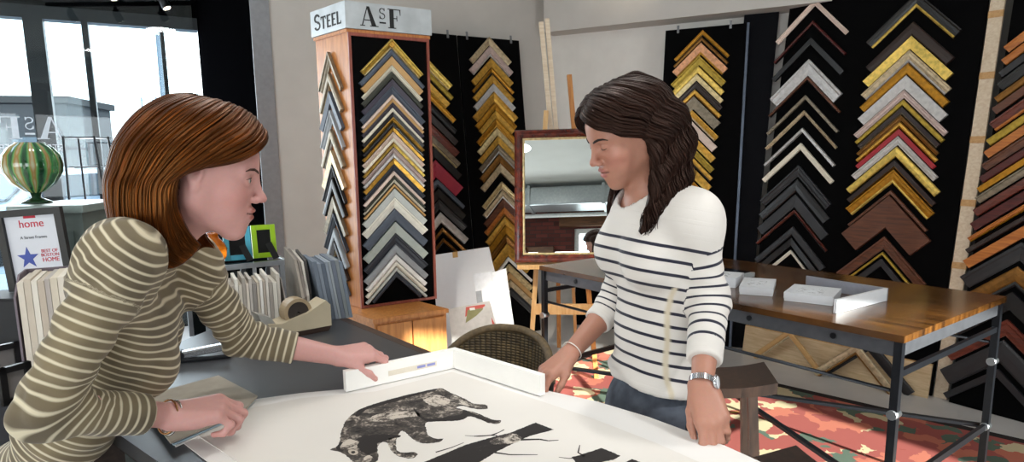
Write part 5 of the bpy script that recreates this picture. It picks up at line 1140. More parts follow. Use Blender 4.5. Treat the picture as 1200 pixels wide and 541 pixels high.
# ------------------------------------------------------------------ plywood and frame corners on the floor by the wide board
M_ply = wood('plywood', 'BFA27A', 'D9C09A', (1.5, 1.5, 14), rough=.6)
pf = N3b * -.045
o = thing('plywood_strip', 'low strip of plywood standing along the foot of the wide board', 'board', tuple(g0 + pf))
Lp = (g1 - g0).length
def pq(x, y, z): v = A3b * x - N3b * y; return (v.x, v.y, z)
hp = .205
mb = MB(); mb.hexa([pq(.0, 0, .001), pq(Lp, 0, .001), pq(Lp, .018, .001), pq(.0, .018, .001)], [pq(.0, -.03, hp), pq(Lp, -.03, hp), pq(Lp, -.012, hp), pq(.0, -.012, hp)]); mb.build('plywood_sheet', M_ply, o)
mb = MB(); mb.hexa([pq(.0, -.03, hp), pq(Lp, -.03, hp), pq(Lp, -.012, hp), pq(.0, -.012, hp)], [pq(.0, -.0305, hp + .004), pq(Lp, -.0305, hp + .004), pq(Lp, -.0125, hp + .004), pq(.0, -.0125, hp + .004)]); mb.build('top_edge', M_cleat, o)
pz = Vector((-N3b.x, -N3b.y, 0))
for i, (px, py, hs, th, main, lip, lab, off) in enumerate(((926, 384, .245, .034, 'champagne', 'pale gold', 'large pale frame corner leaning on the plywood strip, left one', .052), (1004, 402, .26, .036, 'champagne', 'pale gold', 'large pale frame corner leaning on the plywood strip, right one', .052), (1016, 394, .30, .05, 'charcoal', None, 'large dark frame corner leaning on the plywood behind the right pale one', .020))):
    pass
base_pl = g0 - N3b * .075
for px, py, th, main, lip, lab, lift in ((926, 385, 7, 'tan', 'champagne', 'left one of two large pale frame corners leaning on the plywood strip', .02), (1005, 402, 9, 'champagne', 'bronze', 'right one of two large pale frame corners leaning on the plywood strip', .045), (1020, 396, 10, 'charcoal', None, 'large dark frame corner behind the right pale corner on the plywood', -.03)):
    P = at_pl(px, py, base_pl + N3b * (-lift), N3b); sc = scale_at(P); hgt_ = P.z - .006
    up = (Vector((0, 0, 1)) + N3b * .10).normalized(); xb = A3b; zb_ = xb.cross(up)
    ob_ = P - up * 0
    corner(local_frame(ob_ , xb, up, zb_), th * sc * 1.5, hgt_ * .98, main, lab, 'X', 1, 'frame corners leaning on the plywood', lip, .02, 1, drop=hgt_ * .93)['label'] = lab
# ------------------------------------------------------------------ saddle stools
M_dkwood = wood('dark_stool_wood', '1A110D', '33231B', (10, 10, 1.5), rough=.4)
def stool(x, y, h, yaw, label):
    o = thing('saddle_stool', label, 'stool', (x, y, 0), yaw, None)
    vs = []; nx, ny = 16, 6; LX, LY = .40, .22
    mb = MB(); g = []
    for layer in (0, 1):
        rows = []
        for i in range(nx + 1):
            row = []
            for j in range(ny + 1):
                u = i / nx * 2 - 1; v = j / ny * 2 - 1
                z = h - .03 + .03 * u * u - layer * (.034 + .006 * u * u)
                row.append(mb.bm.verts.new((u * LX / 2, v * LY / 2 * (1 - .03 * layer), z)))
            rows.append(row)
        g.append(rows)
    for l_ in (0, 1):
        for i in range(nx):
            for j in range(ny): mb.face((g[l_][i][j], g[l_][i + 1][j], g[l_][i + 1][j + 1], g[l_][i][j + 1]))
    for i in range(nx):
        for j in (0, ny): mb.face((g[0][i][j], g[0][i + 1][j], g[1][i + 1][j], g[1][i][j]))
    for j in range(ny):
        for i in (0, nx): mb.face((g[0][i][j], g[0][i][j + 1], g[1][i][j + 1], g[1][i][j]))
    mb.build('seat', M_dkwood, o)
    for sx in (-1, 1):
        for sy in (-1, 1):
            mb = MB(); mb.bar((sx * .17, sy * .11, 0.0098), (sx * .13, sy * .065, h - .062), .034, .03, up=(1, 0, 0)); mb.build('leg', M_dkwood, o)
    for sy in (-1, 1): mb = MB(); mb.bar((-.155, sy * .10, .24), (.155, sy * .10, .24), .018, .03); mb.build('stretcher', M_dkwood, o)
    for sx in (-1, 1): mb = MB(); mb.bar((sx * .152, -.093, .32), (sx * .152, .093, .32), .018, .03); mb.build('stretcher', M_dkwood, o)
    return o
stool(.685, 2.14, .76, math.radians(170), 'dark wooden saddle stool standing behind the dark-haired woman, the farther one')
q_ = at_z(873, 534, .72); stool(q_.x + .13, q_.y - .20, .735, math.radians(115), 'dark wooden saddle stool at the bottom edge beside the watch hand, the nearer one')
# ================================================================== SMOOTH SOLIDS FOR THE FIGURES
class Solid:
    """smooth union of rounded shapes, meshed on a sparse grid"""
    def __init__(s): s.p = []
    def add(s, fn, c, r, k=.012, op='u'): s.p.append((fn, np.asarray(c, float), float(r), k, op)); return s
    def cone(s, a, b, ra, rb, k=.012, op='u', flat=None):
        a = np.asarray(a, float); b = np.asarray(b, float); ba = b - a; L2 = max(ba @ ba, 1e-12)
        if flat is None:
            def fn(P):
                pa = P - a; h = np.clip(pa @ ba / L2, 0, 1); q = pa - h[:, None] * ba
                return np.sqrt((q * q).sum(1)) - (ra + (rb - ra) * h)
        else:
            n = np.asarray(flat[0], float); n = n / np.linalg.norm(n); sc = 1 / flat[1] - 1
            def fn(P):
                pa = P - a; pa = pa + (pa @ n)[:, None] * n * sc; bb = ba + (ba @ n) * n * sc; l2 = max(bb @ bb, 1e-12)
                h = np.clip(pa @ bb / l2, 0, 1); q = pa - h[:, None] * bb
                return (np.sqrt((q * q).sum(1)) - (ra + (rb - ra) * h)) * (flat[1] ** .5)
        return s.add(fn, (a + b) / 2, math.sqrt(L2) / 2 + max(ra, rb), k, op)
    def ball(s, c, r, k=.012, op='u'): return s.cone(c, np.asarray(c, float) + [0, 0, 1e-6], r, r, k, op)
    def ell(s, c, rad, M=None, k=.012, op='u'):
        c = np.asarray(c, float); rad = np.asarray(rad, float); M = np.eye(3) if M is None else np.asarray(M, float)   # rows = axes
        def fn(P):
            q = (P - c) @ M.T; k0 = np.sqrt(((q / rad) ** 2).sum(1)); k1 = np.sqrt(((q / rad ** 2) ** 2).sum(1))
            return np.where(k1 > 1e-9, k0 * (k0 - 1) / np.maximum(k1, 1e-9), -rad.min())
        return s.add(fn, c, rad.max(), k, op)
    def plane(s, p, n, k=.004):
        """cut away everything on the side n points to"""
        p = np.asarray(p, float); n = np.asarray(n, float); n = n / np.linalg.norm(n)
        return s.add(lambda P: (P - p) @ n, p, 1e9, k, 'i')
    def warp(s, fn, c, r): return s.add(fn, c, r, 0, 'w')
    def shell(s, other, off, k=.0):
        s.add(lambda P: other(P) - off, (0, 0, 0), 1e9, k); return s
    def __call__(s, P, block=None):
        d = np.full(len(P), 1e3)
        for fn, c, r, k, op in s.p:
            if block is not None and r < 1e8:
                dist = np.linalg.norm(block[0] - c) - r - block[1]
                if dist > 2 * k + .03: continue
            v = fn(P)
            if op == 'u':
                if k > 0:
                    h = np.maximum(k - np.abs(d - v), 0) / k; d = np.minimum(d, v) - h * h * k * .25
                else: d = np.minimum(d, v)
            elif op == 's':
                v = -v; h = np.maximum(k - np.abs(d - v), 0) / k; d = np.maximum(d, v) + h * h * k * .25
            elif op == 'i':
                h = np.maximum(k - np.abs(d - v), 0) / k; d = np.maximum(d, v) + h * h * k * .25
            elif op == 'w': d = d + v
        return d
    def bounds(s):
        lo = np.full(3, 1e9); hi = -lo
        for fn, c, r, k, op in s.p:
            if op == 'u' and r < 1e8: lo = np.minimum(lo, c - r); hi = np.maximum(hi, c + r)
        return lo - .02, hi + .02
    def mesh(s, h, bounds=None, B=14):
        lo, hi = bounds if bounds is not None else s.bounds()
        nb = np.ceil((hi - lo) / (h * B)).astype(int)
        ii = np.stack(np.meshgrid(*[np.arange(n) for n in nb], indexing='ij'), -1).reshape(-1, 3)
        cen = lo + (ii + .5) * B * h; rad = B * h * .87
        dc = np.concatenate([s(cen[i:i + 20000]) for i in range(0, len(cen), 20000)])
        keep = ii[np.abs(dc) < rad * 1.9 + .004]
        g = np.stack(np.meshgrid(*[np.arange(B + 1)] * 3, indexing='ij'), -1).reshape(-1, 3)
        dims = nb * B + 2; mul_ = np.array([dims[1] * dims[2], dims[2], 1], np.int64)
        VK, VP, FK = [], [], []
        cor = [(a, b, c) for a in (0, 1) for b in (0, 1) for c in (0, 1)]
        edg = [(i, j) for i in range(8) for j in range(i + 1, 8) if sum(abs(cor[i][q] - cor[j][q]) for q in range(3)) == 1]
        for b in keep:
            o = b * B; P = lo + (o + g) * h
            V = s(P, (lo + (o + B / 2) * h, rad)).reshape(B + 1, B + 1, B + 1)
            ins = V < 0
            if ins.all() or not ins.any(): continue
            cv = [V[c[0]:B + c[0], c[1]:B + c[1], c[2]:B + c[2]] for c in cor]
            cnt = sum((v < 0).astype(np.int8) for v in cv); act = (cnt > 0) & (cnt < 8)
            idx = np.argwhere(act)
            if len(idx) == 0: continue
            vals = np.stack([v[act] for v in cv], 1); acc = np.zeros((len(idx), 3)); num = np.zeros(len(idx))
            for i, j in edg:
                a, c = vals[:, i], vals[:, j]; cr = (a < 0) != (c < 0); t = np.where(cr, a / np.where(cr, a - c, 1), 0)
                pt = np.array(cor[i]) + t[:, None] * (np.array(cor[j]) - np.array(cor[i])); acc += pt * cr[:, None]; num += cr
            VP.append(lo + (o + idx + acc / num[:, None]) * h); VK.append(((o + idx + 1) * mul_).sum(1))
            for ax in range(3):
                sl0 = [slice(0, B)] * 3; sl1 = [slice(0, B)] * 3; sl1[ax] = slice(1, B + 1)
                a = ins[tuple(sl0)]; c = ins[tuple(sl1)]; e = np.argwhere(a != c)
                if len(e) == 0: continue
                flip = a[tuple(e.T)]; u, w = (ax + 1) % 3, (ax + 2) % 3
                q = np.repeat((o + e + 1)[:, None, :], 4, 1)
                q[:, 1, u] -= 1; q[:, 2, u] -= 1; q[:, 2, w] -= 1; q[:, 3, w] -= 1
                kk = (q * mul_).sum(2); kk = np.where(flip[:, None], kk, kk[:, ::-1]); FK.append(kk)
        VK = np.concatenate(VK); VP = np.concatenate(VP); FK = np.concatenate(FK)
        order = np.argsort(VK); VK = VK[order]; VP = VP[order]
        F = np.searchsorted(VK, FK.ravel()); F = np.minimum(F, len(VK) - 1); ok = (VK[F] == FK.ravel()).reshape(-1, 4).all(1); F = F.reshape(-1, 4)[ok]
        return VP, F
def smooth_mesh(V, F, it=2, lam=.5):
    V = V.copy(); E = np.concatenate([F[:, [0, 1]], F[:, [1, 2]], F[:, [2, 3]], F[:, [3, 0]]])
    for _ in range(it):
        acc = np.zeros_like(V); n = np.zeros(len(V))
        for a, b in ((0, 1), (1, 0)):
            for ax in range(3): acc[:, ax] += np.bincount(E[:, a], V[E[:, b], ax], len(V))
            n += np.bincount(E[:, a], minlength=len(V))
        V += lam * (acc / np.maximum(n, 1)[:, None] - V)
    return V
def vn(a): a = np.asarray(a, float); return a / np.linalg.norm(a)
def npv(v): return np.array([v[0], v[1], v[2]], float)
def pxy(x, y, Y): return npv(at_y(x, y, Y))
def pxz(x, y, z): return npv(at_z(x, y, z))
# ------------------------------------------------------------------ body pieces
def head_frame(c, yaw_dir, pitch, roll=0.0, scale=1.0):
    f = vn([yaw_dir[0], yaw_dir[1], 0]); left = np.array([-f[1], f[0], 0]); up = np.array([0, 0, 1.])
    f2 = f * math.cos(pitch) - up * math.sin(pitch); u2 = f * math.sin(pitch) + up * math.cos(pitch)
    l3 = left * math.cos(roll) + u2 * math.sin(roll); u3 = u2 * math.cos(roll) - left * math.sin(roll)
    M = np.stack([f2, l3, u3]); c = np.asarray(c, float)
    return dict(c=c, M=M, s=scale, w=lambda p: c + scale * (np.asarray(p, float) @ M), l=lambda P: ((np.asarray(P) - c) @ M.T) / scale)
def add_head(S, H, lid=0.35, neck_to=None, neck_r=.049, smile=0.0):
    w, M, s = H['w'], H['M'], H['s']
    E = lambda c, r, k=.012, op='u', R=None: S.ell(w(c), np.array(r) * s, M if R is None else R @ M, k * s, op)
    C = lambda a, b, ra, rb, k=.012, op='u': S.cone(w(a), w(b), ra * s, rb * s, k * s, op)
    E((-.014, 0, .034), (.094, .074, .082), 0); E((.012, 0, .030), (.080, .066, .078), .03)          # cranium, forehead
    E((.030, 0, -.030), (.058, .053, .070), .03)                                                      # face
    for q in (1, -1):
        C((-.004, .048 * q, -.045), (.060, .014 * q, -.099), .0155, .013, .03)                          # jaw
        C((.000, .054 * q, -.010), (-.004, .052 * q, -.05), .016, .014, .03)
        E((.056, .036 * q, -.026), (.026, .023, .020), .022)                                          # cheekbone
        E((.058, .026 * q, -.058), (.020, .018, .022), .02)                                           # cheek
        C((.080, .012 * q, .024), (.070, .044 * q, .020), .0085, .007, .014)                           # brow
    E((.071, 0, -.103), (.0175, .019, .014), .02)                                                     # chin
    E((.075, 0, -.068), (.020, .026, .024), .02)                                                      # muzzle
    for q in (1, -1): E((.0905, .031 * q, .0045), (.0165, .0175, .0105), .010, 's')                     # eye sockets
    C((.0865, 0, .016), (.1055, 0, -.0225), .0062, .0076, .012); E((.1085, 0, -.0285), (.0105, .0098, .0088), .009)   # nose
    for q in (1, -1): E((.0985, .0115 * q, -.0335), (.0095, .0068, .0068), .006)
    for q in (1, -1): E((.1035, .0062 * q, -.0392), (.0042, .0028, .0026), .002, 's')
    E((.0925, 0, -.0545), (.0095, .0190, .0056), .006); E((.0905, 0, -.0685), (.0100, .0170, .0068), .006)             # lips
    for q in (1, -1): C((.1005, 0, -.0615), (.0865, .0225 * q, -.0605 + smile), .0012, .0010, .004, 's')
    E((.0985, 0, -.047), (.004, .0035, .006), .004, 's')                                                  # philtrum
    for q in (1, -1):                                                                                  # lids round the eyeball
        c = np.array((.0735, .0305 * q, .0035)); E(c, (.0136, .0150, .0128), .003)
    # ears
    for q in (1, -1):
        e = np.array((-.008, .0725 * q, -.006))
        R = np.array([[1, .25 * q, 0], [-.25 * q, 1, 0], [0, 0, 1.]]); R = np.stack([vn(r) for r in R])
        E(e + (0, .003 * q, .010), (.0175, .006, .0235), .004, 'u', R); E(e + (.004, .002 * q, -.016), (.0095, .005, .012), .006, 'u', R)
        E(e + (.002, .0085 * q, .008), (.009, .0045, .014), .003, 's', R)
    if neck_to is not None:
        S.cone(w((-.034, 0, -.045)), neck_to, neck_r * s, neck_r * 1.08, .03); S.cone(w((.000, 0, -.075)), np.asarray(neck_to) + .012 * M[0], .034 * s, neck_r * .8, .03)
def add_hand(S, wr, D, Bk, right, curls, spread=0.0, thumb=((.75, .62, -.15), (.95, .2, -.25), (1, 0, -.2)), sc=.95, wrist_r=.0255):
    """wr wrist, D wrist->knuckles, Bk back of the hand normal; curls: 4 x (mcp, pip, dip) in degrees; thumb: 3 local directions (along D, towards thumb side, along Bk)"""
    D = vn(D); Bk = np.asarray(Bk, float); Bk = vn(Bk - D * (Bk @ D)); T = np.cross(Bk, D) * (1 if right else -1)
    loc = lambda a, b, c: np.asarray(wr) + sc * (a * D + b * T + c * Bk)
    info = dict(D=D, B=Bk, T=T, tips=[], nails=[])
    offs = (.0295, .0100, -.0095, -.0275); kn = (.088, .092, .087, .078)
    seg = ((.043, .026, .0195), (.047, .030, .021), (.043, .028, .0205), (.034, .021, .018)); rad = ((.0092, .0083, .0076, .0064), (.0094, .0085, .0077, .0065), (.0090, .0081, .0074, .0062), (.0080, .0071, .0065, .0055))
    for i in range(4):
        S.cone(loc(.0, offs[i] * .62, -.001), loc(kn[i], offs[i], 0), .0145 * sc, .0102 * sc, .016)
        S.cone(loc(.03, offs[i] * .75, -.007), loc(kn[i] - .008, offs[i], -.006), .012 * sc, .0105 * sc, .014)
    S.cone(loc(.008, -.016, -.006), loc(.045, -.022, -.008), .016 * sc, .013 * sc, .014)             # heel of the little finger side
    for i in range(4):
        p = loc(kn[i], offs[i], 0); ang = 0; out = math.radians(spread) * (1.5 - i)
        base = vn(D * math.cos(out) + T * math.sin(out))
        for j in range(3):
            ang += math.radians(curls[i][j]); d = base * math.cos(ang) - Bk * math.sin(ang)
            q = p + d * seg[i][j] * sc
            S.cone(p, q, rad[i][j] * sc, rad[i][j + 1] * sc, .0045 if j else .009)
            if j < 2: S.ball(q, rad[i][j + 1] * sc * 1.05, .004)
            else:
                up = base * math.sin(ang) + Bk * math.cos(ang); info['nails'].append((q - d * .003 * sc + up * rad[i][3] * sc * .75, d, up, rad[i][3] * sc))
            p = q
        info['tips'].append(p)
    p = loc(.016, .016, -.006); L = (.044, .033, .027); R_ = (.0150, .0112, .0096, .0076)
    for j in range(3):
        t = vn(thumb[j]); d = t[0] * D + t[1] * T + t[2] * Bk; q = p + d * L[j] * sc
        S.cone(p, q, R_[j] * sc, R_[j + 1] * sc, .014 if j == 0 else .005); p0 = p; p = q
    up = vn(Bk - d * (Bk @ d)); up = vn(up + T * .6 - d * (d @ (up + T * .6))); info['nails'].append((p - d * .003 * sc + up * .0076 * sc * .8, d, up, .0078 * sc)); info['thumb'] = p
    return info
def seg_param(P, a, b):
    ba = b - a; L = np.linalg.norm(ba); t = (P - a) @ ba / L; q = P - a - np.clip(t, 0, L)[:, None] * ba / L
    return t, np.sqrt((q * q).sum(1))
# ================================================================== THE TWO WOMEN
def skin_mat(name, rough=.48):
    t = NT(name); a = t.n('ShaderNodeAttribute', attribute_name='tone'); nz = t.n('ShaderNodeTexNoise'); nz.inputs['Scale'].default_value = 160; nz.inputs['Detail'].default_value = 2; t.l(t.coord('Object'), nz.inputs['Vector'])
    mx = t.n('ShaderNodeMix', data_type='RGBA', blend_type='MULTIPLY'); mx.inputs[0].default_value = .12; t.l(a.outputs['Color'], mx.inputs[6]); t.l(nz.outputs[1], mx.inputs[7])
    t.l(mx.outputs[2], t.b.inputs['Base Color']); t.set(Roughness=rough); t.b.inputs['Subsurface Weight'].default_value = .12; t.b.inputs['Subsurface Radius'].default_value = (.012, .005, .003); t.b.inputs['Subsurface Scale'].default_value = .5
    t.bump(nz.outputs[0], .05, .0006); return t.m
M_skin = skin_mat('skin')
def face_tone(H, V, base, lip, blush):
    L = H['l'](V); col = np.tile(np.array(base), (len(V), 1))
    def blend(mask, c): 
        nonlocal col
        m_ = np.clip(mask, 0, 1)[:, None]; col = col * (1 - m_) + np.array(c) * m_
    near = (np.abs(L[:, 0]) < .13) & (np.abs(L[:, 1]) < .09) & (np.abs(L[:, 2]) < .13)
    for q in (1, -1):
        d = np.linalg.norm((L - np.array((.070, .042 * q, -.034))) / np.array((.03, .024, .024)), axis=1); blend(near * np.exp(-d * d) * .5, blush)
    d = np.linalg.norm((L - np.array((.112, 0, -.03))) / .013, axis=1); blend(near * np.exp(-d * d) * .35, blush)
    for c, r in (((.0985, 0, -.0548), (.013, .0195, .0050)), ((.097, 0, -.0682), (.013, .0175, .0060))):
        d = np.linalg.norm((L - np.array(c)) / np.array(r), axis=1); blend(near * np.clip((1.15 - d) * 4, 0, 1) * .9, lip)
    m_ = near * (np.abs(L[:, 2] + .0613) < .0016) * (np.abs(L[:, 1]) < .021) * (L[:, 0] > .08); blend(m_ * .8, (.10, .03, .03))
    for q in (1, -1):
        d = np.linalg.norm((L - np.array((.1035, .0062 * q, -.0395))) / .0042, axis=1); blend(near * np.exp(-d * d) * .8, (.10, .03, .025))
    return col
def scalp_tone(H, V, col, hair, front=.062):
    L = H['l'](V); top = (L[:, 2] > .045 + .5 * np.maximum(0, .05 - np.abs(L[:, 0] - .05))) & (L[:, 0] < .085)
    back = (L[:, 0] < -.03) & (L[:, 2] > -.05) & (np.abs(L[:, 0]) < .14) & (np.abs(L[:, 1]) < .1)
    hl = (L[:, 2] > .078) & (L[:, 2] < .14); m_ = (back | (hl & (L[:, 0] < .09))) & (np.linalg.norm(L, axis=1) < .16)
    col = col.copy(); col[m_] = hair; return col
def on_skin(B, P, d, lift):
    P = np.asarray(P, float) - d * .02
    for _ in range(60):
        v = B(P[None])[0]
        if v > lift: break
        P = P + d * max(.0004, (lift - v) * .6)
    return P
def add_eyes(H, parent, iris, open_, B):
    w = H['w']; M_eye = plain('eye_white', 'D8D2CC', .15); M_iris = plain('iris_' + iris, iris, .1); M_lash = plain('eyelash', '120C0A', .7)
    for q in (1, -1):
        if open_:
            mb = MB(); c = w((.0735, .0305 * q, .0035)); R_ = .0128 * H['s']
            f = Vector(H['M'][0]); M_ = f.to_track_quat('Z', 'Y').to_matrix().to_4x4(); M_.translation = Vector(c)
            prof = [(.0001, -R_)] + [(R_ * math.sin(a), -R_ * math.cos(a)) for a in np.linspace(.3, 2.65, 12)] + [(.0001, R_)]
            mb.lathe(prof, n=20); bmesh.ops.transform(mb.bm, matrix=M_, verts=mb.bm.verts); e = mb.build('eye', M_eye, parent)
            mb = MB(); r_ = .0061 * H['s']; zz = math.sqrt(R_ ** 2 - r_ ** 2)
            mb.lathe([(r_, zz), (r_ * .8, zz + .0006), (.0001, R_ + .0006)], n=20); bmesh.ops.transform(mb.bm, matrix=M_, verts=mb.bm.verts); mb.build('iris', M_iris, e)
        pts = []; 
        for k in range(9):
            a = -1 + k / 4; zz = (.0062 - .0045 * a * a) if open_ else (-.0048 + .0028 * a * a)
            yy = .0305 * q + a * .0130; dx = math.sqrt(max(.0138 ** 2 - (a * .0115) ** 2 - (zz * .8) ** 2, 1e-6)); pts.append(on_skin(B, w((.0738 + dx + .0006, yy, .0035 + zz)), vn(H['M'][0] + .35 * q * a * H['M'][1]), .0003))
        mb = MB(); mb.tube(pts, [.0004] + [.0008] * 7 + [.0004], 6); mb.build('eyelashes', M_lash, parent)
def add_brows(H, parent, hexcol, B, thick=.0030):
    w = H['w']
    for q in (1, -1):
        pts = [on_skin(B, w(p), vn(H['M'][0] + d_ * q * H['M'][1]), .0002) for p, d_ in (((.0905, .011 * q, .0205), .1), ((.0905, .018 * q, .0235), .2), ((.0855, .029 * q, .0265), .35), ((.077, .039 * q, .0255), .6), ((.068, .046 * q, .0205), .9))]
        mb = MB(); mb.tube(pts, [thick * .7, thick, thick, thick * .8, thick * .35], 8, flat=.55, upv=tuple(H['M'][0])); mb.build('eyebrow', plain('brow_' + hexcol, hexcol, .8, var=.3, scale=400), parent)
def add_nails(info, parent, hexcol='D9A79B'):
    mt = plain('nail_' + hexcol, hexcol, .25)
    for p, d, up, r in info['nails']:
        x = np.cross(d, up); mb = MB(); M_ = local_frame(Vector(p), Vector(x), Vector(d), Vector(up))
        mb.box(None, (r * 1.3, .0085, .0014), mat=M_, bevel=.0005); mb.build('fingernail', mt, parent)
def torso(S, J, inf=0.0, hips=True, bust=1.0):
    """ribcage, shoulders, bust, waist and hips between the joints"""
    f, l = J['f'], J['l']; up = vn(J['neck'] - J['pelvis']); f = vn(f - up * (f @ up)); l = np.cross(up, f)
    M = np.stack([f, l, up]); ch = J['chest']; i = inf
    S.ell(ch, (.094 + i, .134 + i, .165 + i), M, .03)
    S.ell(ch + up * .07, (.078 + i, .140 + i, .09 + i), M, .04)
    for q, s in ((1, 'ls'), (-1, 'rs')):
        S.cone(J['neck'] - up * .015 + l * q * .03, J[s] + up * .012, .044 + i, .040 + i, .04)
        S.ball(J[s], .040 + i, .05)
        S.cone(ch + l * q * .07 + up * .03, J[s] - up * .03, .072 + i, .041 + i, .05)
        S.ell(ch + f * .072 * bust + l * q * .066 - up * .01, (.052 * bust + i, .058 + i, .060 + i), M, .03)
    S.ell(J['waist'], (.088 + i, J.get('ww', .116) + i, .125 + i), M, .06)
    if hips:
        S.ell(J['pelvis'] + up * .02, (.108 + i, .160 + i, .115 + i), M, .07)
    J['up'] = up; J['M'] = M
def leg(S, J, q, inf=0.0):
    hp, kn, an = J['hip' + q], J['kn' + q], J['an' + q]
    S.cone(hp, kn, .083 + inf, .055 + inf, .05); S.cone(kn, kn * .62 + an * .38, .054 + inf, .052 + inf, .03); S.cone(kn * .62 + an * .38, an, .052 + inf, .034 + inf, .03)
def shoe(parent, an, f, mat, name='shoe'):
    S = Solid(); a = np.array([an[0], an[1], 0.0]); f = vn([f[0], f[1], 0]); up = np.array([0, 0, 1.])
    S.cone(a - f * .035 + up * .035, a + f * .13 + up * .028, .033, .030, .02); S.cone(a - f * .03 + up * .04, a - f * .01 + up * .075, .034, .038, .02); S.cone(a + f * .02 + up * .05, a + f * .11 + up * .033, .034, .028, .02); S.plane(a + up * .004, -up)
    V, F = S.mesh(.006); np_mesh(name, V, F, mat, parent)
def stripes_mat(name, base, line, period, width, base2=None, rough=.85, seam=None, fuzz=.25, plain_col=None):
    t = NT(name); a = t.n('ShaderNodeAttribute', attribute_name='st'); k = t.n('ShaderNodeAttribute', attribute_name='keep')
    wob = t.n('ShaderNodeTexNoise'); wob.inputs['Scale'].default_value = 14; t.l(t.coord('Object'), wob.inputs['Vector'])
    sv_ = t.math('ADD', a.outputs['Fac'], t.math('MULTIPLY', t.math('SUBTRACT', wob.outputs[0], .5), .10))
    fr_ = t.math('FRACT', sv_); dd_ = t.math('ABSOLUTE', t.math('SUBTRACT', fr_, .5))
    msk = t.n('ShaderNodeMapRange'); msk.inputs['From Min'].default_value = width / period / 2 * (1 + fuzz); msk.inputs['From Max'].default_value = width / period / 2 * (1 - fuzz); t.l(dd_, msk.inputs['Value'])
    m_ = t.math('MULTIPLY', msk.outputs[0], k.outputs['Fac'])
    kn = t.n('ShaderNodeTexNoise'); kn.inputs['Scale'].default_value = 420; t.l(t.coord('Object'), kn.inputs['Vector'])
    if base2 is not None:
        big = t.n('ShaderNodeTexNoise'); big.inputs['Scale'].default_value = 9; t.l(t.coord('Object'), big.inputs['Vector'])
        bc = t.ramp(big.outputs[0], [(.35, hexc(base)), (.65, hexc(base2))])
    else: bc = hexc(base)
    c = t.mix(m_, bc, hexc(line))
    if seam:
        sm = t.n('ShaderNodeAttribute', attribute_name='seam'); c = t.mix(sm.outputs['Fac'], c, hexc(seam))
    t.l(c, t.b.inputs['Base Color']); t.set(Roughness=rough); t.b.inputs['Sheen Weight'].default_value = .15
    h_ = t.math('ADD', t.math('MULTIPLY', kn.outputs[0], .5), t.math('MULTIPLY', msk.outputs[0], .5)); t.bump(h_, .35, .0015)
    return t.m
def bangle(parent, name, c, axis, r, thick, mat, squash=1.0, width=None):
    ax = vn(axis); M_ = Vector(ax).to_track_quat('Z', 'Y').to_matrix().to_4x4(); M_.translation = Vector(c)
    mb = MB(); n = 40; m_ = 8; ring_ = []
    for k in range(n + 1):
        a = 2 * math.pi * k / n; ring_.append(M_ @ Vector((r * math.cos(a), r * squash * math.sin(a), 0)))
    if width is None: mb.tube(ring_, thick, 8, caps=False)
    else:
        for k in range(n):
            a0, a1 = 2 * math.pi * k / n + .02, 2 * math.pi * (k + 1) / n - .02
            q = lambda a, rr, z: M_ @ Vector((rr * math.cos(a), rr * squash * math.sin(a), z))
            mb.hexa([q(a0, r, -width / 2), q(a1, r, -width / 2), q(a1, r + thick, -width / 2), q(a0, r + thick, -width / 2)], [q(a0, r, width / 2), q(a1, r, width / 2), q(a1, r + thick, width / 2), q(a0, r + thick, width / 2)])
    return mb.build(name, mat, parent), M_
FIG = {}
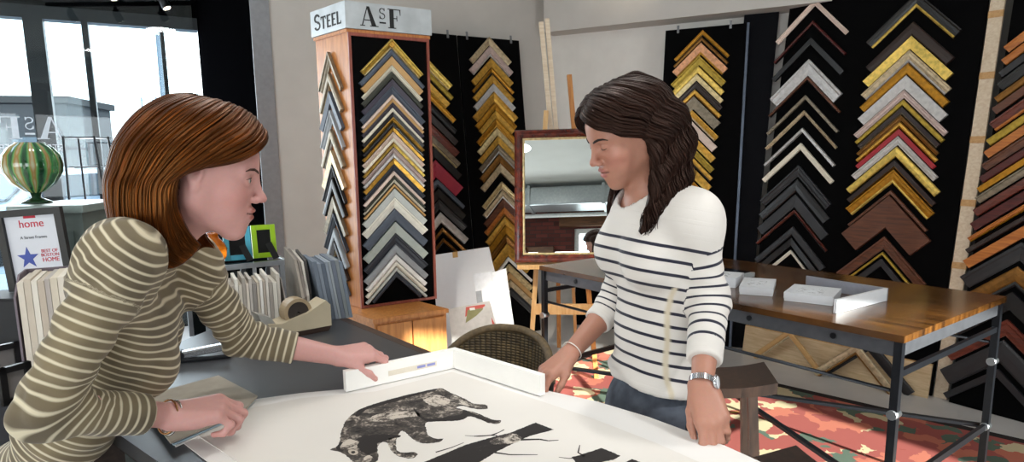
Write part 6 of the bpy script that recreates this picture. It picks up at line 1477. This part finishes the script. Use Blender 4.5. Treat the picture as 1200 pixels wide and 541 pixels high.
# ------------------------------------------------------------------ woman at the left, bending over the table
def woman_left():
    J = {}
    J['f'] = vn([.92, .39, 0]); J['l'] = np.array([-J['f'][1], J['f'][0], 0])
    J['neck'] = pxy(180, 284, 1.30); J['pelvis'] = pxy(28, 592, 1.33); J['chest'] = J['neck'] * .66 + J['pelvis'] * .34 + J['f'] * .015; J['waist'] = J['neck'] * .36 + J['pelvis'] * .64 + J['f'] * .005
    J['ww'] = .106; J['rs'] = pxy(143, 302, 1.12); J['ls'] = pxy(222, 310, 1.43)
    J['re'] = pxy(50, 481, 1.04); J['rw'] = pxy(199, 486, 1.24)
    J['le'] = pxy(283, 396, 1.56); J['lw'] = pxy(396, 417, 1.62)
    for q, s in (('l', 1), ('r', -1)):
        J['hip' + q] = J['pelvis'] + J['l'] * s * .085 - np.array([0, 0, .05]); J['kn' + q] = np.array([J['hip' + q][0] - .08, J['hip' + q][1] - .06, .47]); J['an' + q] = np.array([J['hip' + q][0] - .10, J['hip' + q][1] - .08, .085])
    H = head_frame(pxy(240, 203, 1.29), (.955, .30), math.radians(13), 0, 1.03); J['H'] = H
    root = thing('person', 'person with auburn bob in a taupe striped sweater, leaning over the work table', 'person', (0, 0, 0))
    B = Solid(); torso(B, J, -.004)
    add_head(B, H, neck_to=J['neck'] + J['f'] * .012 + np.array([0, 0, .01]))
    for q in (1, -1): B.ell(H['w']((.0885, .0305 * q, .0040)), np.array((.0105, .0118, .0036)), H['M'], .002, 's')
    for s, e, w_ in (('rs', 're', 'rw'), ('ls', 'le', 'lw')):
        B.cone(J[s], J[e], .038, .033, .03); m_ = J[e] * .7 + J[w_] * .3; B.cone(J[e], m_, .033, .035, .02); B.cone(m_, J[w_], .035, .0235, .02, flat=None)
    hr = add_hand(B, J['rw'], pxy(270, 475, 1.295) - J['rw'], np.array([-.10, -.30, 1.0]), True, ((34, 72, 52), (38, 76, 54), (42, 80, 54), (46, 80, 54)), 2, ((.72, .45, -.52), (.92, .0, -.4), (.95, -.2, -.3)), 1.08)
    hl = add_hand(B, J['lw'], pxy(443, 409, 1.665) - J['lw'], np.array([-.05, -.35, 1.0]), False, ((34, 62, 28), (36, 62, 28), (38, 62, 28), (42, 60, 26)), 2, ((.72, .62, -.32), (.78, .30, -.55), (.62, .10, -.78)), .95)
    for q in 'lr': leg(B, J, q)
    V, F = B.mesh(.0028); V = smooth_mesh(V, F, 1, .4)
    base = hexc('D09B93'); col = face_tone(H, V, base, hexc('B4695F'), hexc('C9827A'))
    for info in (hr, hl):
        for p in info['tips'] + [info['thumb']]:
            d = np.linalg.norm(V - p, axis=1); m_ = np.exp(-(d / .016) ** 2)[:, None] * .35; col = col * (1 - m_) + np.array(hexc('C77F74')) * m_
    col = scalp_tone(H, V, col, hexc('2A130A'))
    body = np_mesh('body', V, F, M_skin, root, colors={'tone': col})
    add_eyes(H, root, '4A5A58', True, B); add_brows(H, root, '3E2416', B, .0027); add_nails(hr, root); add_nails(hl, root)
    # sweater
    S = Solid(); torso(S, J, .010)
    arms = []
    for s, e, w_, cut in (('rs', 're', 'rw', .77), ('ls', 'le', 'lw', .55)):
        A = Solid(); c_ = J[e] * (1 - cut) + J[w_] * cut; dr = vn(J[w_] - J[e])
        A.cone(J[s], J[e], .0495, .044, .03); A.cone(J[e], c_ + dr * .03, .043, .040 if s == 'rs' else .041, .03); A.plane(c_, dr, .004)
        for t_, amp in ((.86, .005), (.95, .006), (1.04, .005)):
            pass
        arms.append((A, J[s], J[e], c_)); S.cone(J[s], J[s] * .3 + J[e] * .7, .0495, .046, .045)
        S.add(lambda P, A=A: A(P), (J[s] + J[w_]) / 2, np.linalg.norm(J[s] - J[w_]) / 2 + .12, .010)
    S.cone(J['neck'] + J['up'] * .02, J['neck'] + J['up'] * .12 + J['f'] * .03, .066, .085, .006, 's')
    up = J['up']; S.plane(J['pelvis'] - up * .10, -up, .004)
    def folds(P):
        out = np.zeros(len(P))
        for A, s_, e_, c_ in arms:
            near = np.exp(-(np.linalg.norm(P - e_, axis=1) / .085) ** 2)
            ax1 = vn(e_ - s_); ax2 = vn(c_ - e_); bis = vn(ax2 - ax1); sd = np.cross(ax1, ax2); sd = sd / max(np.linalg.norm(sd), 1e-6)
            ang = np.arctan2((P - (e_ + bis * .10)) @ ax1, (P - (e_ + bis * .10)) @ -bis); out += near * .0060 * np.sin(ang * 14 + 2 * np.sin((P @ sd) * 60))
            nr_ = np.exp(-(np.linalg.norm(P - (s_ * .62 + e_ * .38), axis=1) / .10) ** 2); out += nr_ * .0045 * np.sin((P - s_) @ vn(ax1 + .8 * sd) * 130)
            n2 = np.exp(-(np.linalg.norm(P - (s_ * .9 + J['chest'] * .1), axis=1) / .09) ** 2); out += n2 * .0045 * np.sin((P - s_) @ vn(ax1 * .4 + sd) * 150)
        wst = np.exp(-(((P - J['waist']) @ up + .0) / .09) ** 2); out += wst * .004 * np.sin((P @ vn(up + .35 * J['f'])) * 120 + 2 * np.sin(P @ J['l'] * 18))
        return out
    S.warp(folds, J['chest'], 1e9)
    V, F = S.mesh(.0045); V = smooth_mesh(V, F, 1, .4)
    # stripe coordinate: along the torso, or along each sleeve
    per = .0185
    st = ((V - J['pelvis']) @ up + .32 * ((V - J['pelvis']) @ J['f'])) / per; best = np.full(len(V), 1e9); 
    TS = Solid(); torso(TS, J, .010); tors = TS(V)
    for A, s_, e_, c_ in arms:
        t1, d1 = seg_param(V, s_, e_); L1 = np.linalg.norm(e_ - s_); t2, d2 = seg_param(V, e_, c_)
        use = A(V) < tors - .001
        bis = vn(vn(c_ - e_) + vn(e_ - s_)); far = (V - e_) @ bis > 0
        sa = np.where(far, L1 + (V - e_) @ vn(c_ - e_), np.maximum(t1, -.05)) / per
        bl = np.clip((np.abs((V - e_) @ bis)) / .05, 0, 1); mid = (L1 + (V - e_) @ bis) / per
        sa = sa * bl + mid * (1 - bl)
        st = np.where(use, sa, st)
    M_sw = stripes_mat('taupe_striped_knit', '5E5340', 'CFC4A8', per, .0050, '7F7156', fuzz=.5)
    np_mesh('sweater', V, F, M_sw, root, attrs={'st': st, 'keep': np.ones(len(V))})
    T = Solid()
    T.ell(J['pelvis'] + up * .02, (.116, .168, .122), J['M'], .05)
    for q in 'lr': leg(T, J, q, .010)
    T.plane(J['pelvis'] + np.array([0, 0, .06]), (0, 0, 1)); V, F = T.mesh(.007); np_mesh('trousers', V, F, plain('black_trousers', '1B1B1F', .8), root)
    for q in 'lr': shoe(root, J['an' + q], J['f'], plain('black_shoe_leather', '141416', .4))
    dr = vn(J['rw'] - J['re']); M_gold = plain('rose_gold', 'B98A62', .2, metal=1.0, var=.05); M_silver = plain('bracelet_silver', 'C9C9CC', .2, metal=1.0)
    bangle(root, 'bracelet', J['rw'] - dr * .006 - np.array([0, 0, .004]), dr + np.array([.02, 0, .05]), .0305, .0021, M_gold, 1.1)
    bangle(root, 'bracelet', J['rw'] + dr * .004 - np.array([0, 0, .006]), dr + np.array([.16, .0, -.08]), .0310, .0024, M_silver, 1.1)
    FIG['L'] = (root, H, J)
woman_left()
# ------------------------------------------------------------------ woman at the right, standing across the table
def woman_right():
    J = {}
    J['f'] = vn([-.935, -.355, 0]); J['l'] = np.array([-J['f'][1], J['f'][0], 0])
    J['neck'] = pxy(768, 236, 1.60); J['pelvis'] = pxy(769, 488, 1.63); J['chest'] = pxy(770, 290, 1.595); J['waist'] = pxy(768, 385, 1.615)
    J['ls'] = pxy(814, 256, 1.475); J['rs'] = pxy(744, 247, 1.74)
    J['le'] = pxy(831, 352, 1.49); J['lw'] = pxy(823, 450, 1.325)
    J['re'] = pxy(722, 352, 1.80); J['rw'] = pxy(666, 416, 1.655)
    for q, s in (('l', 1), ('r', -1)):
        J['hip' + q] = J['pelvis'] + J['l'] * s * .085 - np.array([0, 0, .05]); J['kn' + q] = np.array([J['hip' + q][0] - .01, J['hip' + q][1] + .02, .47]); J['an' + q] = np.array([J['hip' + q][0] + .02, J['hip' + q][1] + .05, .085])
    H = head_frame(pxy(733, 157, 1.555), (-.95, -.31), math.radians(25), math.radians(-4), .95); J['H'] = H
    root = thing('person', 'person with long dark hair in a navy striped white sweater, standing', 'person', (0, 0, 0))
    B = Solid(); torso(B, J, -.004)
    add_head(B, H, neck_to=J['neck'] + J['f'] * .01)
    for s, e, w_ in (('rs', 're', 'rw'), ('ls', 'le', 'lw')):
        B.cone(J[s], J[e], .037, .033, .03); m_ = J[e] * .7 + J[w_] * .3; B.cone(J[e], m_, .033, .034, .02); B.cone(m_, J[w_], .034, .0230, .02)
    hr = add_hand(B, J['rw'], pxy(640, 436, 1.615) - J['rw'], np.array([.25, .25, 1.0]), True, ((30, 48, 25), (32, 52, 26), (34, 54, 28), (36, 54, 28)), 3, ((.78, .5, -.35), (.9, .1, -.45), (.85, -.15, -.5)), .95)
    hl = add_hand(B, J['lw'], pxy(832, 480, 1.290) - J['lw'], np.array([.05, -.90, .30]), False, ((20, 26, 14), (22, 28, 14), (24, 30, 16), (28, 32, 16)), 3, ((.80, .45, -.40), (.92, .15, -.35), (.95, .0, -.1)), .95)
    for q in 'lr': leg(B, J, q)
    V, F = B.mesh(.0028); V = smooth_mesh(V, F, 1, .4)
    base = hexc('B07C67'); col = face_tone(H, V, base, hexc('A2605A'), hexc('B87468')); col = scalp_tone(H, V, col, hexc('1A0F0B'))
    body = np_mesh('body', V, F, M_skin, root, colors={'tone': col})
    add_eyes(H, root, '3A2A20', False, B); add_brows(H, root, '22140D', B, .0028); add_nails(hr, root, 'CF9C8E'); add_nails(hl, root, 'CF9C8E')
    S = Solid(); torso(S, J, .011, True, 1.0); up = J['up']
    S.ell(J['pelvis'] + up * .09, (.118, .158, .12), J['M'], .06)
    arms = []
    for s, e, w_, cut in (('rs', 're', 'rw', .42), ('ls', 'le', 'lw', .74)):
        A = Solid(); c_ = J[e] * (1 - cut) + J[w_] * cut; dr = vn(J[w_] - J[e])
        A.cone(J[s], J[e], .0475, .044, .03); A.cone(J[e], c_ + dr * .03, .046, .038, .03); A.plane(c_, dr, .004); arms.append((A, J[s], J[e], c_))
        S.add(lambda P, A=A: A(P), (J[s] + J[w_]) / 2, np.linalg.norm(J[s] - J[w_]) / 2 + .12, .03)
    S.cone(J['neck'] + up * .012 + J['f'] * .015, J['neck'] + up * .13 + J['f'] * .02, .078, .10, .006, 's')
    S.plane(J['pelvis'] + np.array([0, 0, .108]), -vn(up + J['f'] * -.16), .004)
    def folds(P):
        out = np.zeros(len(P))
        for A, s_, e_, c_ in arms:
            ax1 = vn(e_ - s_); near = np.exp(-(np.linalg.norm(P - e_, axis=1) / .08) ** 2); out += near * .003 * np.sin((P @ vn(ax1 + .6 * J['f'])) * 150)
        z = (P - J['pelvis']) @ up; wst = np.exp(-((z - .10) / .08) ** 2); out += wst * .0035 * np.sin(z * 115 + 2.2 * np.sin(P @ J['l'] * 22 + P @ J['f'] * 10))
        return out
    S.warp(folds, J['chest'], 1e9)
    V, F = S.mesh(.0045); V = smooth_mesh(V, F, 1, .4)
    per = .0325; fz = (V - J['chest']) @ J['f']; lz = (V - J['chest']) @ J['l']
    top_z = pxy(770, 291, 1.5)[2]
    st = (top_z - V[:, 2] + .20 * fz - .35 * np.maximum(fz, 0) ** 2 * 6 * 0) / per + .5
    keep = (st > 0) & (V[:, 2] > J['pelvis'][2] + .135 + .16 * fz)
    seam = np.exp(-(((fz - .030) / .006) ** 4)) * (lz > .06) * (V[:, 2] < 1.19)
    TS = Solid(); torso(TS, J, .011, True, 1.0); tors = TS(V)
    for A, s_, e_, c_ in arms:
        t1, d1 = seg_param(V, s_, e_); L1 = np.linalg.norm(e_ - s_); t2, d2 = seg_param(V, e_, c_); L2 = np.linalg.norm(c_ - e_)
        use = A(V) < tors - .001
        bis = vn(vn(c_ - e_) + vn(e_ - s_)); far = (V - e_) @ bis > 0; sa = np.where(far, L1 + (V - e_) @ vn(c_ - e_), t1)
        bl = np.clip((np.abs((V - e_) @ bis)) / .05, 0, 1); sa = sa * bl + (L1 + (V - e_) @ bis) * (1 - bl)
        st = np.where(use, (sa - .075) / .0310 + .5, st); keep = np.where(use, (sa > .072) & (sa < L1 + L2 - .045), keep); seam = np.where(use, 0, seam)
    M_sw = stripes_mat('white_navy_striped_knit', 'D2CCC5', '15162A', .0325, .0078, None, seam='C9BCA4', fuzz=.18)
    np_mesh('sweater', V, F, M_sw, root, attrs={'st': st, 'keep': keep.astype(float), 'seam': seam})
    T = Solid(); T.ell(J['pelvis'] + up * .02, (.117, .168, .125), J['M'], .05)
    for q in 'lr': leg(T, J, q, .010)
    T.plane(J['pelvis'] + np.array([0, 0, .125]), (0, 0, 1)); V, F = T.mesh(.006)
    t = NT('dark_denim'); nz = t.n('ShaderNodeTexNoise'); nz.inputs['Scale'].default_value = 18; nz.inputs['Detail'].default_value = 5; t.l(t.coord('Object'), nz.inputs['Vector']); t.l(t.ramp(nz.outputs[0], [(.3, hexc('3A3E48')), (.7, hexc('646B77'))]), t.b.inputs['Base Color']); t.set(Roughness=.85)
    np_mesh('jeans', V, F, t.m, root)
    # side seam and pocket line of the jeans
    for pts, nm in (([J['pelvis'] + J['l'] * .172 + J['f'] * .03 + np.array([0, 0, z]) for z in (.05, .0, -.05)], 'pocket_seam'),):
        mb = MB(); mb.tube(pts, .0022, 6); mb.build(nm, plain('black_thread', '101116', .8), root)
    for q in 'lr': shoe(root, J['an' + q], J['f'], plain('brown_shoe_leather', '3A2A22', .4))
    dr = vn(J['lw'] - J['le']); M_steel = plain('watch_steel', 'C4C6CA', .22, metal=1.0)
    wch_, M_ = bangle(root, 'wristwatch', J['lw'] - dr * .004, dr, .0265, .003, M_steel, 1.05, .014)
    out = vn(np.array([.8, -.6, .1]) - dr * (np.array([.8, -.6, .1]) @ dr)); c = J['lw'] - dr * .004 + out * .030; M2 = Vector(out).to_track_quat('Z', 'Y').to_matrix().to_4x4(); M2.translation = Vector(c)
    mb = MB(); mb.lathe([(.0155, -.004), (.0165, -.002), (.0165, .002), (.0145, .0035), (.001, .0036)], n=28); bmesh.ops.transform(mb.bm, matrix=M2, verts=mb.bm.verts); mb.build('watch_case', M_steel, wch_)
    mb = MB(); mb.lathe([(.0135, .0036), (.0130, .0042), (.001, .0043)], n=28); bmesh.ops.transform(mb.bm, matrix=M2, verts=mb.bm.verts); mb.build('watch_dial', plain('watch_dial', 'DADDE0', .15), wch_)
    dr = vn(J['rw'] - J['re']); bangle(root, 'bracelet', J['rw'] - dr * .02, dr, .0275, .0014, plain('white_cord', 'DCD8D0', .6), 1.05)
    for p in (pxy(806, 219, 1.50), pxy(801, 216, 1.53)):
        pass
    FIG['R'] = (root, H, J)
woman_right()
# ================================================================== HAIR
def catmull(P, n):
    P = np.asarray(P, float); Q = np.concatenate([[2 * P[0] - P[1]], P, [2 * P[-1] - P[-2]]]); t = np.linspace(0, len(P) - 1, n); i = np.minimum(t.astype(int), len(P) - 2); f = (t - i)[:, None]
    a, b, c, d = Q[i], Q[i + 1], Q[i + 2], Q[i + 3]
    return .5 * ((2 * b) + (-a + c) * f + (2 * a - 5 * b + 4 * c - d) * f ** 2 + (-a + 3 * b - 3 * c + d) * f ** 3)
def hair_mat(name, dark, mid, light, rough=.38, tint=(1, .5, .22), spec=.7):
    t = NT(name); a = t.n('ShaderNodeAttribute', attribute_name='hu'); b = t.n('ShaderNodeAttribute', attribute_name='ht'); cb = t.n('ShaderNodeCombineXYZ')
    t.l(t.math('MULTIPLY', a.outputs['Fac'], 1.0), cb.inputs[0]); t.l(t.math('MULTIPLY', b.outputs['Fac'], 1.3), cb.inputs[1])
    nz = t.n('ShaderNodeTexNoise'); nz.inputs['Scale'].default_value = 1.0; nz.inputs['Detail'].default_value = 4; t.l(cb.outputs[0], nz.inputs['Vector'])
    t.l(t.ramp(nz.outputs[0], [(.3, hexc(dark)), (.54, hexc(mid)), (.80, hexc(light))]), t.b.inputs['Base Color']); t.set(Roughness=rough); t.b.inputs['Anisotropic'].default_value = .6; t.b.inputs['Specular IOR Level'].default_value = spec; t.b.inputs['Specular Tint'].default_value = (*tint, 1)
    t.bump(nz.outputs[0], .5, .002); return t.m
def make_hair(root, H, guides, mat, nlocks, seed, wave=0.0, wavelen=.075, width=(.007, .013), thick=.42, tilt=None, base_scale=.955, name='hair', curl_end=0.0, flare=.0):
    """guides: list over the head from front-left round the back to front-right; each = (scalp points in head space, hang offsets in upright space)"""
    rs = np.random.RandomState(seed); w = H['w']; f = vn([H['M'][0][0], H['M'][0][1], 0]); l = np.array([-f[1], f[0], 0]); up = np.array([0, 0, 1.])
    NT_ = 46; G = []
    for sc, hang in guides:
        pts = [w(p) for p in sc]; last = pts[-1]
        pts += [last + H['s'] * (h_[0] * f + h_[1] * l + h_[2] * up) for h_ in hang]
        G.append(catmull(pts, NT_))
    G = np.array(G); U = len(G)
    def at_u(u):
        u = min(max(u, 0), U - 1.0001); i = int(u); g = u - i; a = G[max(i - 1, 0)]; b = G[i]; c = G[min(i + 1, U - 1)]; d = G[min(i + 2, U - 1)]
        return .5 * ((2 * b) + (-a + c) * g + (2 * a - 5 * b + 4 * c - d) * g ** 2 + (-a + 3 * b - 3 * c + d) * g ** 3)
    cen = H['c'] + H['M'][2] * .01
    def axis_pt(P): # point inside the head/neck nearest in height
        q = np.tile(cen, (len(P), 1)); q[:, 2] = np.minimum(P[:, 2], cen[2] + .0); q[:, :2] -= f[:2] * .012; return q
    verts, faces, hu, ht = [], [], [], []
    # under-layer
    nu = 90; rows = np.array([at_u(u) for u in np.linspace(0, U - 1.001, nu)])
    for lay, k in ((0, base_scale), (1, base_scale - .10)):
        off = len(verts)
        for i in range(nu):
            P = rows[i]; A = axis_pt(P); Q = A + (P - A) * k; verts.extend(Q); hu.extend([i * 2.1] * NT_); ht.extend(np.arange(NT_) * .2)
        for i in range(nu - 1):
            for j in range(NT_ - 1):
                a = off + i * NT_ + j; q = (a, a + NT_, a + NT_ + 1, a + 1); faces.append(q if lay == 0 else q[::-1])
    n0 = len(verts) // 2
    for i in range(nu - 1):
        for j in (NT_ - 1, 0): a = i * NT_ + j; faces.append((a, a + NT_, a + NT_ + n0, a + n0))
    for i in (0, nu - 1):
        for j in range(NT_ - 1): a = i * NT_ + j; faces.append((a, a + 1, a + 1 + n0, a + n0))
    NS = 6
    for k in range(nlocks):
        u = rs.uniform(0, U - 1); P = at_u(u).copy(); A = axis_pt(P); s = 1 - abs(rs.normal(0, .028)) + .012; t = np.linspace(0, 1, NT_)
        P = A + (P - A) * (s + flare * rs.uniform(-1, 1) * t[:, None])
        P2 = at_u(u + .05); tang = P2 - at_u(u); nrm = np.linalg.norm(tang, axis=1, keepdims=True); tang = tang / np.maximum(nrm, 1e-6)
        if wave:
            ph = rs.uniform(0, 1.6) + u * 1.3; L = np.concatenate([[0], np.cumsum(np.linalg.norm(np.diff(P, axis=0), axis=1))]); amp = wave * np.clip((L - .08) / .10, 0, 1)
            outd = P - A; outd /= np.maximum(np.linalg.norm(outd, axis=1, keepdims=True), 1e-6)
            P = P + tang * (amp * np.sin(2 * math.pi * L / wavelen + ph))[:, None] + outd * (amp * .7 * np.cos(2 * math.pi * L / wavelen + ph))[:, None]
        P += rs.normal(0, .0012, 3); e0 = rs.uniform(.86, 1.0); n = max(8, int(NT_ * e0)); P = P[:n]
        wd = rs.uniform(*width); off = len(verts); r0 = rs.uniform(0, 100)
        for i in range(n):
            T = P[min(i + 1, n - 1)] - P[max(i - 1, 0)]; T /= max(np.linalg.norm(T), 1e-9); o_ = P[i] - A[min(i, len(A) - 1)]; o_ -= T * (o_ @ T); o_ /= max(np.linalg.norm(o_), 1e-9); b_ = np.cross(T, o_)
            g = i / (n - 1); taper = min(1, .35 + g * 5) * (1 - max(0, (g - .72) / .28) ** 1.6 * .88)
            for j in range(NS):
                a = 2 * math.pi * j / NS; verts.append(P[i] + (b_ * math.cos(a) + o_ * math.sin(a) * thick) * wd * .5 * taper); hu.append(r0 + 2.2 * math.cos(a)); ht.append(g * 4)
        for i in range(n - 1):
            for j in range(NS): faces.append((off + i * NS + j, off + i * NS + (j + 1) % NS, off + (i + 1) * NS + (j + 1) % NS, off + (i + 1) * NS + j))
    return np_mesh(name, np.array(verts), np.array(faces), mat, root, attrs={'hu': np.array(hu), 'ht': np.array(ht)})
def mirror(gs): return [([(a, -b, c) for a, b, c in sc], [(a, -b, c) for a, b, c in hg]) for sc, hg in gs]
# auburn bob
rootL, HL_, JL_ = FIG['L']
near = [  # right side of the head, front to back
    ([(.078, .022, .108), (.100, -.012, .097), (.094, -.050, .070), (.062, -.078, .040), (.020, -.089, .022), (-.022, -.094, .004)], [(-.018, -.002, -.035), (-.018, .002, -.075), (-.004, .010, -.115), (.014, .016, -.14)]),
    ([(.055, .022, .126), (.066, -.02, .126), (.055, -.065, .095), (.02, -.096, .055), (-.022, -.105, .005), (-.045, -.103, -.03)], [(-.006, 0, -.04), (-.005, .004, -.08), (.005, .010, -.115), (.022, .016, -.135)]),
    ([(.02, .020, .138), (.018, -.03, .138), (-.005, -.08, .105), (-.045, -.108, .05), (-.07, -.108, -.005), (-.082, -.102, -.04)], [(-.004, .002, -.05), (0, .006, -.095), (.010, .012, -.13), (.028, .018, -.15)]),
    ([(-.03, .012, .143), (-.048, -.035, .134), (-.085, -.078, .095), (-.116, -.096, .035), (-.130, -.094, -.02), (-.134, -.088, -.05)], [(0, .002, -.05), (.004, .008, -.095), (.014, .014, -.13), (.032, .02, -.15)]),
    ([(-.05, .0, .142), (-.088, 0, .126), (-.128, 0, .085), (-.152, 0, .03), (-.158, 0, -.02), (-.158, 0, -.05)], [(.002, 0, -.05), (.008, 0, -.095), (.02, 0, -.13), (.04, 0, -.15)])]
farL = mirror(near)
guides = [near[0], near[1], near[2], near[3], near[4], farL[3], farL[2], farL[1], ([(.078, .022, .108), (.09, .04, .095), (.08, .066, .06), (.05, .085, .03), (.02, .092, .0), (-.015, .094, -.03)], [(-.008, .0, -.04), (-.008, 0, -.08), (.004, -.01, -.11), (.02, -.016, -.13)])]
make_hair(rootL, HL_, guides, hair_mat('auburn_hair', '080201', '341204', '9C4D0C', .36, (1, .42, .12)), 1100, 3, wave=.0012, wavelen=.14, width=(.0035, .008), flare=.02)
# long dark waves
rootR, HR_, JR_ = FIG['R']
nearR = [
    ([(.082, -.010, .100), (.101, .016, .090), (.094, .050, .062), (.062, .078, .034), (.026, .090, .010), (-.006, .098, -.02)], [(-.005, .004, -.05), (-.004, .006, -.11), (.010, .004, -.17), (.022, -.004, -.215)]),
    ([(.056, -.010, .118), (.064, .03, .115), (.05, .07, .09), (.012, .098, .046), (-.018, .106, .0), (-.03, .107, -.03)], [(.0, .004, -.06), (.008, .006, -.12), (.022, .004, -.18), (.036, -.004, -.235)]),
    ([(.02, -.008, .129), (.016, .036, .126), (-.008, .082, .10), (-.044, .106, .046), (-.066, .110, -.004), (-.074, .110, -.035)], [(.004, .006, -.06), (.014, .010, -.12), (.032, .010, -.17), (.05, .006, -.215)]),
    ([(-.03, -.004, .133), (-.048, .038, .124), (-.084, .078, .092), (-.112, .094, .034), (-.124, .094, -.015), (-.127, .092, -.045)], [(.004, .006, -.055), (.012, .012, -.105), (.026, .014, -.145), (.04, .012, -.18)]),
    ([(-.05, 0, .131), (-.088, 0, .124), (-.126, 0, .082), (-.146, 0, .028), (-.150, 0, -.02), (-.150, 0, -.045)], [(0, 0, -.05), (.004, 0, -.09), (.0, 0, -.125), (-.01, 0, -.155)])]
farR = mirror(nearR)
guidesR = [nearR[0], nearR[1], nearR[2], nearR[3], nearR[4], farR[3], farR[2], farR[1], ([(.082, -.010, .100), (.095, -.034, .088), (.085, -.064, .055), (.055, -.084, .026), (.02, -.094, .0), (-.01, -.098, -.03)], [(-.004, 0, -.05), (-.004, 0, -.11), (.01, 0, -.17), (.02, 0, -.21)])]
make_hair(rootR, HR_, guidesR, hair_mat('dark_brown_hair', '040202', '100605', '34170C', .42, (.7, .42, .32), .4), 950, 8, wave=.0085, wavelen=.085, width=(.004, .009), flare=.06)
# ================================================================== LIGHT
W = bpy.data.worlds.new('sky'); SC.world = W; W.use_nodes = True
bg = W.node_tree.nodes['Background']
tc_ = W.node_tree.nodes.new('ShaderNodeTexCoord'); sp_ = W.node_tree.nodes.new('ShaderNodeSeparateXYZ'); rp_ = W.node_tree.nodes.new('ShaderNodeValToRGB')
W.node_tree.links.new(tc_.outputs['Generated'], sp_.inputs[0]); W.node_tree.links.new(sp_.outputs[2], rp_.inputs[0]); W.node_tree.links.new(rp_.outputs[0], bg.inputs[0])
rp_.color_ramp.elements[0].position = 0; rp_.color_ramp.elements[0].color = (.97, 1, 1, 1); rp_.color_ramp.elements[1].position = .6; rp_.color_ramp.elements[1].color = (.55, .75, 1, 1)
bg.inputs[1].default_value = 3.4
def lamp(name, typ, loc, rot, energy, color=(1, 1, 1), **kw):
    l = bpy.data.lights.new(name, typ); l.energy = energy; l.color = color
    for k, v in kw.items(): setattr(l, k, v)
    o = bpy.data.objects.new(name, l); COL.objects.link(o); o.location = loc
    if isinstance(rot, Vector): o.rotation_euler = (rot - Vector(loc)).to_track_quat('-Z', 'Y').to_euler()
    else: o.rotation_euler = rot
    return o
SUN_DIR = Vector((-.58, .80, -.29)).normalized()
s = lamp('sun', 'SUN', (6, -8, 6), (0, 0, 0), 16.0, (1, .95, .87), angle=.01); s.rotation_euler = SUN_DIR.to_track_quat('-Z', 'Y').to_euler()
# daylight entering through the windows
mid = SF0 - A1 * .6
lamp('daylight_shopfront', 'AREA', (mid.x + .15, mid.y - .25, 1.5), Vector((-.3, 1.2, 1.0)), 75, (.92, .97, 1), shape='RECTANGLE', size=2.8, size_y=2.2)
for i, (x0, x1) in enumerate(WINS):
    lamp('daylight_window', 'AREA', ((x0 + x1) / 2, YB + .12, 1.6), (math.radians(90), 0, math.pi) if False else Vector(((x0 + x1) / 2, 2, 1.3)), 22, (.95, .98, 1), shape='RECTANGLE', size=1.3, size_y=1.5)
# fill discs added at ceiling height, no fixtures there; spots after them
for x, y, e_ in ((-1.2, 2.6, 9), (.6, 3.2, 2.5), (1.2, 1.0, 8), (-.9, .2, 10), (2.4, 2.2, 4)):
    lamp('ceiling_fill', 'AREA', (x, y, CEIL - .1), (0, 0, 0), e_, (1, .97, .93), shape='DISK', size=.35)
sp = lamp('track_spot', 'SPOT', (1.0, 4.75, 3.22), Vector((1.05, 5.45, 3.05)), 9, (1, .85, .65), spot_size=1.2, spot_blend=.8)
lamp('table_spot', 'SPOT', (.15, 1.9, 3.2), Vector((-.35, 1.5, .9)), 48, (1, .98, .95), spot_size=1.1, spot_blend=.6, shadow_soft_size=.05)
lamp('sleeve_sun_fill', 'SPOT', (2.3, -.4, 3.1), Vector((.50, 1.48, 1.18)), 150, (.98, .99, 1), spot_size=.36, spot_blend=.6, shadow_soft_size=.12)  # added spot, brightens the sleeve in place of direct sun
lamp('floor_sun_fill', 'SPOT', (-.6, 2.0, 3.2), Vector((.40, 4.6, 0)), 320, (1, .94, .84), spot_size=.5, spot_blend=.9, shadow_soft_size=.03)  # added spot, stands in for the sun patch by the easel legs
SC.view_settings.view_transform = 'Standard'; SC.view_settings.look = 'None'; SC.view_settings.gamma = 1; SC.view_settings.use_curve_mapping = False
SC.view_settings.exposure = 0.3
SC.cycles.use_denoising = True
SC.cycles.max_bounces = 8; SC.cycles.transparent_max_bounces = 8
